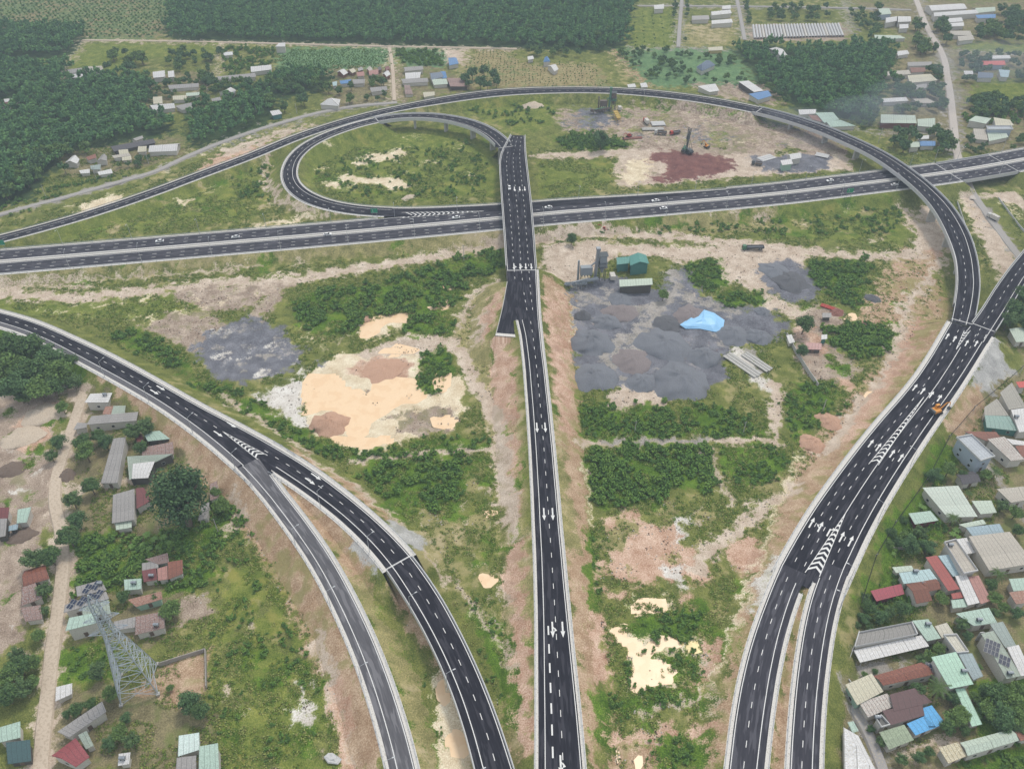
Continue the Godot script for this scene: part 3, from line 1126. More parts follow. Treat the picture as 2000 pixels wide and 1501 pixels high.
func tank(x: float, z: float, y: float, label: String) -> void:
	var t := thing("water_tank", Vector3(x, y, z))
	tag(t, label, "water tank", "rooftop water tanks")
	put("barrel", barmesh(Vector3(-0.9, 0.95, 0), Vector3(0.9, 0.95, 0), 0.55, 0.55, 12), M.steel, t)
	for s in [-0.6, 0.6]: put("leg", boxmesh(Vector3(0.12, 0.6, 1.0), Vector3(s, 0.25, 0)), M.darksteel, t)
	put("lid", barmesh(Vector3(0, 1.45, 0), Vector3(0, 1.6, 0), 0.22, 0.2, 8), M.steel, t)

# ------------------------------------------------------------------ vehicles and machines
func extrude(st: SurfaceTool, prof: Array, w0: float, w1: float, bevel := 0.0) -> void:
	# side profile (z, y) spread over the width; upper points narrower by bevel
	var n := prof.size()
	var lo := 1e9
	var hi := -1e9
	for p in prof:
		lo = minf(lo, p.y)
		hi = maxf(hi, p.y)
	var L := []
	var R := []
	for p in prof:
		var k: float = (p.y - lo) / maxf(0.01, hi - lo) * bevel
		L.append(Vector3(w0 + k, p.y, p.x))
		R.append(Vector3(w1 - k, p.y, p.x))
	for i in n:
		var j := (i + 1) % n
		quad(st, L[i], L[j], R[j], R[i])
	for i in range(1, n - 1):
		tri(st, L[0], L[i], L[i + 1])
		tri(st, R[0], R[i + 1], R[i])

func car(x: float, y: float, z: float, turn: float, col: Color, label: String) -> void:
	var t := thing("car", Vector3(x, y, z), turn)
	tag(t, label, "car", "cars on the expressway")
	var m := mat(col, 0.3)
	m.clearcoat_enabled = true
	var st := new_st()
	extrude(st, [Vector2(-2.3, 0.35), Vector2(-2.35, 0.7), Vector2(-2.2, 0.9), Vector2(-1.2, 1.0), Vector2(1.7, 1.02), Vector2(2.3, 0.95), Vector2(2.35, 0.5), Vector2(2.2, 0.32)], -0.9, 0.9, 0.08)
	put("body", done(st), m, t)
	st = new_st()
	extrude(st, [Vector2(-1.15, 0.98), Vector2(-0.35, 1.47), Vector2(1.2, 1.5), Vector2(1.85, 1.0)], -0.8, 0.8, 0.14)
	put("glasshouse", done(st), M.glass, t)
	put("roof_panel", boxmesh(Vector3(1.24, 0.05, 1.6), Vector3(0, 1.5, 0.45)), m, t)
	for s in [-1.0, 1.0]:
		for zz in [-1.4, 1.4]:
			var wh := put("wheel", barmesh(Vector3(s * 0.7, 0.33, zz), Vector3(s * 0.93, 0.33, zz), 0.33, 0.33, 12), M.rubber, t)
			put("rim", barmesh(Vector3(s * 0.9, 0.33, zz), Vector3(s * 0.945, 0.33, zz), 0.2, 0.2, 8), M.steel, wh)
		put("headlight", boxmesh(Vector3(0.35, 0.14, 0.08), Vector3(s * 0.65, 0.72, -2.33)), M.frame, t)
		put("tail_light", boxmesh(Vector3(0.3, 0.16, 0.06), Vector3(s * 0.7, 0.8, 2.34)), M.redpaint, t)

func truck(x: float, y: float, z: float, turn: float, cab: Material, bed: Material, label: String, covered: bool, L := 11.0) -> void:
	var t := thing("truck", Vector3(x, y, z), turn)
	tag(t, label, "truck")
	var st := new_st()
	var f := -L / 2
	extrude(st, [Vector2(f, 0.6), Vector2(f, 1.7), Vector2(f + 0.25, 2.9), Vector2(f + 2.1, 2.95), Vector2(f + 2.1, 0.6)], -1.2, 1.2, 0.1)
	var cb := put("cab", done(st), cab, t)
	put("windscreen", boxmesh(Vector3(2.0, 0.85, 0.05), Vector3(0, 2.2, f + 0.08), Basis(Vector3.RIGHT, 0.2)), M.glass, cb)
	put("chassis", boxmesh(Vector3(1.0, 0.3, L - 0.6), Vector3(0, 0.85, 0.2)), M.darksteel, t)
	var b0 := f + 2.5
	var b1 := L / 2
	if covered:
		put("box_body", boxmesh(Vector3(2.4, 2.4, b1 - b0), Vector3(0, 2.25, (b0 + b1) / 2)), bed, t)
	else:
		for s in [-1.0, 1.0]: put("side_board", boxmesh(Vector3(0.1, 1.3, b1 - b0), Vector3(s * 1.2, 1.75, (b0 + b1) / 2)), bed, t)
		put("headboard", boxmesh(Vector3(2.3, 1.5, 0.1), Vector3(0, 1.85, b0 + 0.06)), bed, t)
		put("tailgate", boxmesh(Vector3(2.3, 1.25, 0.1), Vector3(0, 1.72, b1 - 0.06)), bed, t)
		put("bed_floor", boxmesh(Vector3(2.3, 0.12, b1 - b0 - 0.1), Vector3(0, 1.15, (b0 + b1) / 2)), M.darksteel, t)
		put("load", boxmesh(Vector3(2.2, 0.5, b1 - b0 - 0.3), Vector3(0, 1.5, (b0 + b1) / 2)), M.pile, t)
	for s in [-1.0, 1.0]:
		for zz in [f + 1.2, f + 3.4, b1 - 2.6, b1 - 1.3]:
			var wh := put("wheel", barmesh(Vector3(s * 0.85, 0.5, zz), Vector3(s * 1.2, 0.5, zz), 0.5, 0.5, 12), M.rubber, t)
			put("rim", barmesh(Vector3(s * 1.16, 0.5, zz), Vector3(s * 1.22, 0.5, zz), 0.26, 0.26, 8), M.steel, wh)

func excavator(x: float, y: float, z: float, turn: float, paintm: Material, label: String, sc := 1.0) -> void:
	var t := thing("excavator", Vector3(x, y, z), turn)
	t.scale = Vector3.ONE * sc
	tag(t, label, "excavator")
	for s in [-1.0, 1.0]:
		var st := new_st()
		extrude(st, [Vector2(-1.9, 0.25), Vector2(-2.1, 0.5), Vector2(-1.8, 0.9), Vector2(1.8, 0.9), Vector2(2.1, 0.5), Vector2(1.9, 0.25), Vector2(1.5, 0.02), Vector2(-1.5, 0.02)], s * 1.2 - 0.3, s * 1.2 + 0.3)
		put("track", done(st), M.rubber, t)
	put("house", boxmesh(Vector3(2.5, 1.0, 3.0), Vector3(0, 1.6, 0.5)), paintm, t)
	put("counterweight", boxmesh(Vector3(2.5, 1.1, 0.8), Vector3(0, 1.7, 2.2)), M.darksteel, t)
	var cb := put("cab", boxmesh(Vector3(0.95, 1.5, 1.6), Vector3(-0.75, 2.75, -0.4)), paintm, t)
	put("window", boxmesh(Vector3(0.99, 0.8, 1.3), Vector3(-0.75, 2.95, -0.42)), M.glass, cb)
	var bm := new_st()
	bar(bm, Vector3(0.3, 1.9, -0.8), Vector3(0.3, 4.4, -3.4), 0.3, 0.25, 4)
	bar(bm, Vector3(0.3, 4.4, -3.4), Vector3(0.3, 3.9, -5.2), 0.25, 0.2, 4)
	put("boom", done(bm), paintm, t)
	put("stick", barmesh(Vector3(0.3, 4.1, -5.0), Vector3(0.3, 1.4, -5.8), 0.2, 0.15, 4), paintm, t)
	var bk := new_st()
	extrude(bk, [Vector2(-6.3, 1.3), Vector2(-5.6, 1.5), Vector2(-5.1, 0.8), Vector2(-5.5, 0.2), Vector2(-6.2, 0.4)], -0.25, 0.85)
	put("bucket", done(bk), M.darksteel, t)

func crane(x: float, z: float, turn: float, mastm: Material, label: String, H: float, lean: float) -> void:
	# crawler piling rig with a lattice leader
	var t := thing("piling_rig", Vector3(x, 0, z), turn)
	tag(t, label, "piling rig")
	for s in [-1.0, 1.0]:
		var st := new_st()
		extrude(st, [Vector2(-2.4, 0.3), Vector2(-2.6, 0.6), Vector2(-2.3, 1.0), Vector2(2.3, 1.0), Vector2(2.6, 0.6), Vector2(2.4, 0.3), Vector2(2, 0), Vector2(-2, 0)], s * 1.7 - 0.4, s * 1.7 + 0.4)
		put("track", done(st), M.rubber, t)
	put("machine_house", boxmesh(Vector3(3.0, 1.8, 4.2), Vector3(0, 2.1, 0.9)), mastm, t)
	put("counterweight", boxmesh(Vector3(3.0, 1.2, 0.9), Vector3(0, 1.9, 3.4)), M.darksteel, t)
	var cb := put("cab", boxmesh(Vector3(1.1, 1.6, 1.7), Vector3(-1.1, 2.4, -1.7)), mastm, t)
	put("window", boxmesh(Vector3(1.14, 0.8, 1.3), Vector3(-1.1, 2.6, -1.72)), M.glass, cb)
	var st := new_st()
	var top := Vector3(0, H, -2.4 - lean)
	var foot := Vector3(0, 0.6, -2.4)
	for c in [Vector3(-0.4, 0, -0.4), Vector3(0.4, 0, -0.4), Vector3(-0.4, 0, 0.4), Vector3(0.4, 0, 0.4)]: bar(st, foot + c, top + c, 0.16, 0.14, 4)
	var n := int(H / 1.2)
	for i in n:
		var a := foot.lerp(top, float(i) / n)
		var b := foot.lerp(top, float(i + 1) / n)
		bar(st, a + Vector3(-0.4, 0, -0.4), b + Vector3(0.4, 0, -0.4), 0.07, 0.07, 3)
		bar(st, a + Vector3(-0.4, 0, 0.4), b + Vector3(0.4, 0, 0.4), 0.07, 0.07, 3)
		bar(st, a + Vector3(0.4, 0, -0.4), b + Vector3(0.4, 0, 0.4), 0.07, 0.07, 3)
	put("leader", done(st), M.darksteel, t)
	for s in [-1.0, 1.0]: put("stay", barmesh(Vector3(s * 1.0, 3.0, 2.5), foot.lerp(top, 0.8), 0.12, 0.12, 5), M.darksteel, t)
	put("hammer", boxmesh(Vector3(0.8, 2.6, 0.8), foot.lerp(top, 0.55) - Vector3(0, 0, 0.9)), M.darksteel, t)

func lamp(x: float, y: float, z: float, turn: float, H: float, arms: Array, label: String) -> void:
	var t := thing("street_lamp", Vector3(x, y, z), turn)
	tag(t, label, "street lamp", "street lamps along the ramps")
	put("pole", barmesh(Vector3(0, -0.6, 0), Vector3(0, H, 0), 0.13, 0.07, 6), M.lamp, t)
	for s in arms:
		var a := put("arm", barmesh(Vector3(0, H - 0.1, 0), Vector3(s * 2.4, H + 0.5, 0), 0.06, 0.05, 5), M.lamp, t)
		put("lamp_head", boxmesh(Vector3(0.9, 0.14, 0.34), Vector3(s * 2.7, H + 0.52, 0)), M.lamp, a)

func utility_pole(x: float, z: float, H: float, label: String) -> void:
	var t := thing("utility_pole", Vector3(x, 0, z), 0.3)
	tag(t, label, "utility pole", "concrete utility poles")
	put("post", barmesh(Vector3(0, -0.6, 0), Vector3(0, H, 0), 0.2, 0.12, 8), M.concrete, t)
	put("crossarm", boxmesh(Vector3(1.8, 0.12, 0.12), Vector3(0, H - 0.5, 0)), M.darksteel, t)

func pylon(x: float, z: float, turn: float) -> void:
	var t := thing("lattice_tower", Vector3(x, 0, z), turn)
	tag(t, "grey steel lattice transmission tower without wires beside the dirt lot", "pylon")
	var lv := [[0.0, 5.6], [6.0, 4.9], [12.0, 4.1], [17.5, 3.3], [22.5, 2.6], [27.0, 1.9], [31.0, 1.5], [34.5, 1.35], [38.0, 1.2], [41.5, 1.1], [45.0, 1.0], [49.0, 0.12]]
	var cn := [Vector3(-1, 0, -1), Vector3(1, 0, -1), Vector3(1, 0, 1), Vector3(-1, 0, 1)]
	for k in 4:
		var st := new_st()
		for i in lv.size() - 1:
			bar(st, cn[k] * lv[i][1] + UP * lv[i][0], cn[k] * lv[i + 1][1] + UP * lv[i + 1][0], 0.2 if i < 5 else 0.15, -1.0, 4)
		put("leg", done(st), M.galv, t)
		put("footing", boxmesh(Vector3(1.1, 0.7, 1.1), cn[k] * 5.6 + UP * 0.1), M.concrete, t)
	for f in 4:
		var st := new_st()
		var a: Vector3 = cn[f]
		var b: Vector3 = cn[(f + 1) % 4]
		for i in lv.size() - 2:
			var p0: Vector3 = a * lv[i][1] + UP * lv[i][0]
			var p1: Vector3 = b * lv[i][1] + UP * lv[i][0]
			var q0: Vector3 = a * lv[i + 1][1] + UP * lv[i + 1][0]
			var q1: Vector3 = b * lv[i + 1][1] + UP * lv[i + 1][0]
			var r := 0.12 if i < 5 else 0.1
			bar(st, q0, q1, r, -1.0, 4)
			bar(st, p0, q1, r, -1.0, 4)
			bar(st, p1, q0, r, -1.0, 4)
			if i < 6:
				var m := (p0 + p1 + q0 + q1) * 0.25
				bar(st, p0.lerp(q0, 0.5), m, 0.07, -1.0, 4)
				bar(st, p1.lerp(q1, 0.5), m, 0.07, -1.0, 4)
				bar(st, p0.lerp(q0, 0.25), p0.lerp(q1, 0.25), 0.06, -1.0, 4)
				bar(st, p1.lerp(q1, 0.25), p1.lerp(q0, 0.25), 0.06, -1.0, 4)
				bar(st, q0.lerp(q1, 0.5), m, 0.07, -1.0, 4)
		put("bracing", done(st), M.galv, t)
	for e in [[31.0, 5.6], [37.5, 5.0], [43.5, 4.2]]:
		for s in [-1.0, 1.0]:
			var st := new_st()
			var tip := Vector3(s * e[1], e[0] + 0.2, 0)
			for zz in [-1.1, 1.1]:
				bar(st, Vector3(s * 1.1, e[0], zz), tip, 0.12, -1.0, 4)
				bar(st, Vector3(s * 1.1, e[0] + 1.6, zz), tip, 0.08, -1.0, 4)
				for i in 3:
					var f := (i + 0.5) / 3.5
					bar(st, Vector3(s * 1.1, e[0], zz).lerp(tip, f), Vector3(s * 1.1, e[0] + 1.6, zz).lerp(tip, f), 0.06, -1.0, 4)
			for i in 3:
				var f := i / 3.0
				bar(st, Vector3(s * 1.1, e[0], -1.1).lerp(tip, f), Vector3(s * 1.1, e[0], 1.1).lerp(tip, f + 0.3), 0.06, -1.0, 4)
			put("cross_arm", done(st), M.galv, t)

func pile(x: float, z: float, r: float, h: float, m: Material, label: String, sx := 1.0, turn := 0.0, cat := "gravel pile") -> void:
	# a tipped heap: slumped cone with an uneven foot and a rounded top
	var st := SurfaceTool.new()
	st.begin(Mesh.PRIMITIVE_TRIANGLES)
	var n := 26
	var rr := [1.15, 0.98, 0.8, 0.6, 0.38, 0.18, 0.0]
	var yy := [-0.12, 0.1, 0.36, 0.63, 0.84, 0.96, 1.0]
	for j in rr.size():
		for i in n:
			var a := TAU * i / n
			var w := 1.0 + bump.get_noise_3d(cos(a) * 40 + x, j * 9.0, sin(a) * 40 + z) * 0.38
			st.set_uv(Vector2(i, j))
			st.add_vertex(Vector3(cos(a) * rr[j] * r * w * sx, yy[j] * h * 0.8 * (1.0 + bump.get_noise_3d(cos(a) * 30 + x, j * 12.0, sin(a) * 30 + z) * (0.6 if j < 6 else 0.0)), sin(a) * rr[j] * r * w))
	for j in rr.size() - 1:
		for i in n:
			var a := j * n + i
			var b := j * n + (i + 1) % n
			for q in [a, b, a + n, b, b + n, a + n]: st.add_index(q)
	st.generate_normals()
	var o := put("gravel_pile" if cat == "gravel pile" else "soil_heap", st.commit(), m)
	o.position = Vector3(x, ground_y(x, z) * 0.5 - 0.1, z)
	o.rotation.y = turn
	tag(o, label, cat, "heaps in the yards")

func pool(poly: Array, label: String, m: Material) -> void:
	# silty standing water: a level sheet in the dip, its shore where the uneven ground rises through it
	var q := pts(poly)
	var mean := 0.0
	for v in q: mean += ground_y(v.x, v.y) / q.size()
	var wide := Geometry2D.offset_polygon(q, 1.3, Geometry2D.JOIN_ROUND)
	if wide.size() == 1: q = wide[0]
	var st := new_st()
	for i in Geometry2D.triangulate_polygon(q):
		st.set_uv(q[i])
		st.add_vertex(Vector3(q[i].x, 0, q[i].y))
	var o := put("muddy_pool", done(st), m)
	o.position.y = mean - 0.16
	tag(o, label, "", "", "structure")

func sign_board(x: float, y: float, z: float, turn: float, w: float, h: float, H: float, label: String) -> void:
	var t := thing("road_sign", Vector3(x, y, z), turn)
	tag(t, label, "road sign")
	for s in [-0.35, 0.35]: put("post", barmesh(Vector3(s * w, -1, 0), Vector3(s * w, H + h, 0), 0.1, 0.1, 6), M.steel, t)
	var b := put("board", boxmesh(Vector3(w, h, 0.1), Vector3(0, H + h / 2, 0.12)), M.signgreen, t)
	for e in [[0.0, 0.5 * h - 0.1, w - 0.15, 0.07], [0.0, -0.5 * h + 0.1, w - 0.15, 0.07]]:
		put("border", boxmesh(Vector3(e[2], e[3], 0.02), Vector3(e[0], H + h / 2 + e[1], 0.18)), M.paint, b)
	put("arrow", boxmesh(Vector3(0.18, h * 0.5, 0.02), Vector3(-w * 0.2, H + h / 2, 0.18)), M.paint, b)

func mixing_plant(x: float, z: float, turn: float, m: Material, m2: Material, label: String, sc := 1.0) -> void:
	# asphalt batching plant: tall hot elevator and mixing tower, bag house, drum and cold bins
	var t := thing("mixing_plant", Vector3(x, 0, z), turn)
	t.scale = Vector3.ONE * sc
	tag(t, label, "asphalt plant")
	put("elevator", boxmesh(Vector3(1.7, 21, 2.0), Vector3(0, 10.3, 0), Basis(Vector3.FORWARD, 0.04)), m, t)
	put("elevator_head", boxmesh(Vector3(2.3, 1.6, 2.6), Vector3(0.4, 20.8, 0)), m, t)
	var tw := put("tower", boxmesh(Vector3(4.0, 5.0, 4.2), Vector3(3.6, 14.2, 0)), m2, t)
	put("screen_deck", boxmesh(Vector3(4.4, 2.4, 4.6), Vector3(3.6, 10.4, 0)), m, t)
	for a in [-1.7, 1.7]:
		for b in [-1.8, 1.8]: put("tower_leg", boxmesh(Vector3(0.35, 9.4, 0.35), Vector3(3.6 + a, 4.5, b)), M.darksteel, t)
	var rail := new_st()
	for y in [9.2, 11.8, 17.0]:
		for s in [-1.0, 1.0]:
			bar(rail, Vector3(1.2, y + 1, s * 2.7), Vector3(6.2, y + 1, s * 2.7), 0.06, -1.0, 4)
			bar(rail, Vector3(3.6 + s * 2.6, y + 1, -2.7), Vector3(3.6 + s * 2.6, y + 1, 2.7), 0.06, -1.0, 4)
		box(rail, Vector3(3.6, y, 0), Vector3(5.4, 0.12, 5.6))
	put("walkway", done(rail), M.darksteel, t)
	put("chute", barmesh(Vector3(3.6, 9.2, 0), Vector3(3.6, 4.6, 0), 1.6, 0.6, 8), m2, t)
	put("bag_house", boxmesh(Vector3(7.0, 5.0, 3.4), Vector3(-6.0, 7.0, 0.4)), m2, t)
	for i in 4: put("bag_hopper", barmesh(Vector3(-8.4 + i * 1.7, 4.5, 0.4), Vector3(-8.4 + i * 1.7, 2.4, 0.4), 0.95, 0.25, 6), m, t)
	for a in [-9.2, -2.8]:
		for b in [-1.0, 1.8]: put("bag_leg", boxmesh(Vector3(0.25, 4.8, 0.25), Vector3(a, 2.2, b)), M.darksteel, t)
	put("stack", barmesh(Vector3(-10.5, 0, -1), Vector3(-10.5, 13, -1), 0.7, 0.6, 10), m2, t)
	put("duct", barmesh(Vector3(-3.0, 9.8, 0), Vector3(-0.6, 12, 0), 0.5, 0.5, 8), m, t)
	put("drum", barmesh(Vector3(-9.5, 2.2, 5.2), Vector3(0.5, 3.2, 4.2), 1.1, 1.1, 14), m2, t)
	put("conveyor", boxmesh(Vector3(15.0, 0.5, 1.0), Vector3(-12.5, 3.4, 6.4), Basis(Vector3.BACK, 0.22)), m, t)
	for i in 4:
		var st := new_st()
		var c := Vector3(-18.0 + i * 3.2, 0, 8.0)
		var q := [Vector3(-1.5, 3.4, -1.6), Vector3(1.5, 3.4, -1.6), Vector3(1.5, 3.4, 1.6), Vector3(-1.5, 3.4, 1.6)]
		for k in 4:
			var e0: Vector3 = q[k]
			var e1: Vector3 = q[(k + 1) % 4]
			quad(st, c + e0, c + e1, c + Vector3(e1.x * 0.35, 1.6, e1.z * 0.35), c + Vector3(e0.x * 0.35, 1.6, e0.z * 0.35))
			bar(st, c + e0, Vector3(c.x + e0.x, 0, c.z + e0.z), 0.1, -1.0, 4)
		put("cold_bin", done(st), m2, t)
	put("control_cabin", boxmesh(Vector3(3.0, 2.6, 5.0), Vector3(10.0, 2.2, 1.0)), M.w_white, t)

func silo_row(x: float, z: float, turn: float, label: String) -> void:
	var t := thing("cold_feed_bins", Vector3(x, 0, z), turn)
	tag(t, label, "feed bins")
	for i in 4:
		var st := new_st()
		var c := Vector3(0, 0, -5.4 + i * 3.6)
		var q := [Vector3(-1.7, 3.8, -1.6), Vector3(1.7, 3.8, -1.6), Vector3(1.7, 3.8, 1.6), Vector3(-1.7, 3.8, 1.6)]
		for k in 4:
			var e0: Vector3 = q[k]
			var e1: Vector3 = q[(k + 1) % 4]
			quad(st, c + e0, c + e1, c + Vector3(e1.x * 0.4, 1.6, e1.z * 0.4), c + Vector3(e0.x * 0.4, 1.6, e0.z * 0.4))
			bar(st, c + e0, Vector3(c.x + e0.x, 0, c.z + e0.z), 0.12, -1.0, 4)
		quad(st, c + Vector3(-1.5, 3.3, -1.4), c + Vector3(1.5, 3.3, -1.4), c + Vector3(1.5, 3.3, 1.4), c + Vector3(-1.5, 3.3, 1.4))
		put("bin", done(st), M.yellowpaint, t)

func flat_sheet(called: String, poly: Array, y: float, m: Material, label: String, bumpy := 0.0) -> MeshInstance3D:
	var p := pts(poly)
	var ix := Geometry2D.triangulate_polygon(p)
	var st := new_st()
	for i in ix:
		st.set_uv(p[i])
		st.add_vertex(Vector3(p[i].x, y, p[i].y))
	var o := put(called, done(st), m)
	tag(o, label, "", "", "structure")
	return o

func wall_line(called: String, line: Array, h: float, th: float, m: Material, label: String) -> void:
	var p := pts(line)
	var t := thing(called, Vector3.ZERO)
	tag(t, label, "wall")
	for i in p.size() - 1:
		var a := Vector3(p[i].x, h / 2 - 0.3, p[i].y)
		var b := Vector3(p[i + 1].x, h / 2 - 0.3, p[i + 1].y)
		var d := (b - a).normalized()
		put("panel", boxmesh(Vector3(th, h + 0.5, a.distance_to(b) - th * 0.5), (a + b) * 0.5, Basis(d.cross(UP), UP, -d)), m, t)

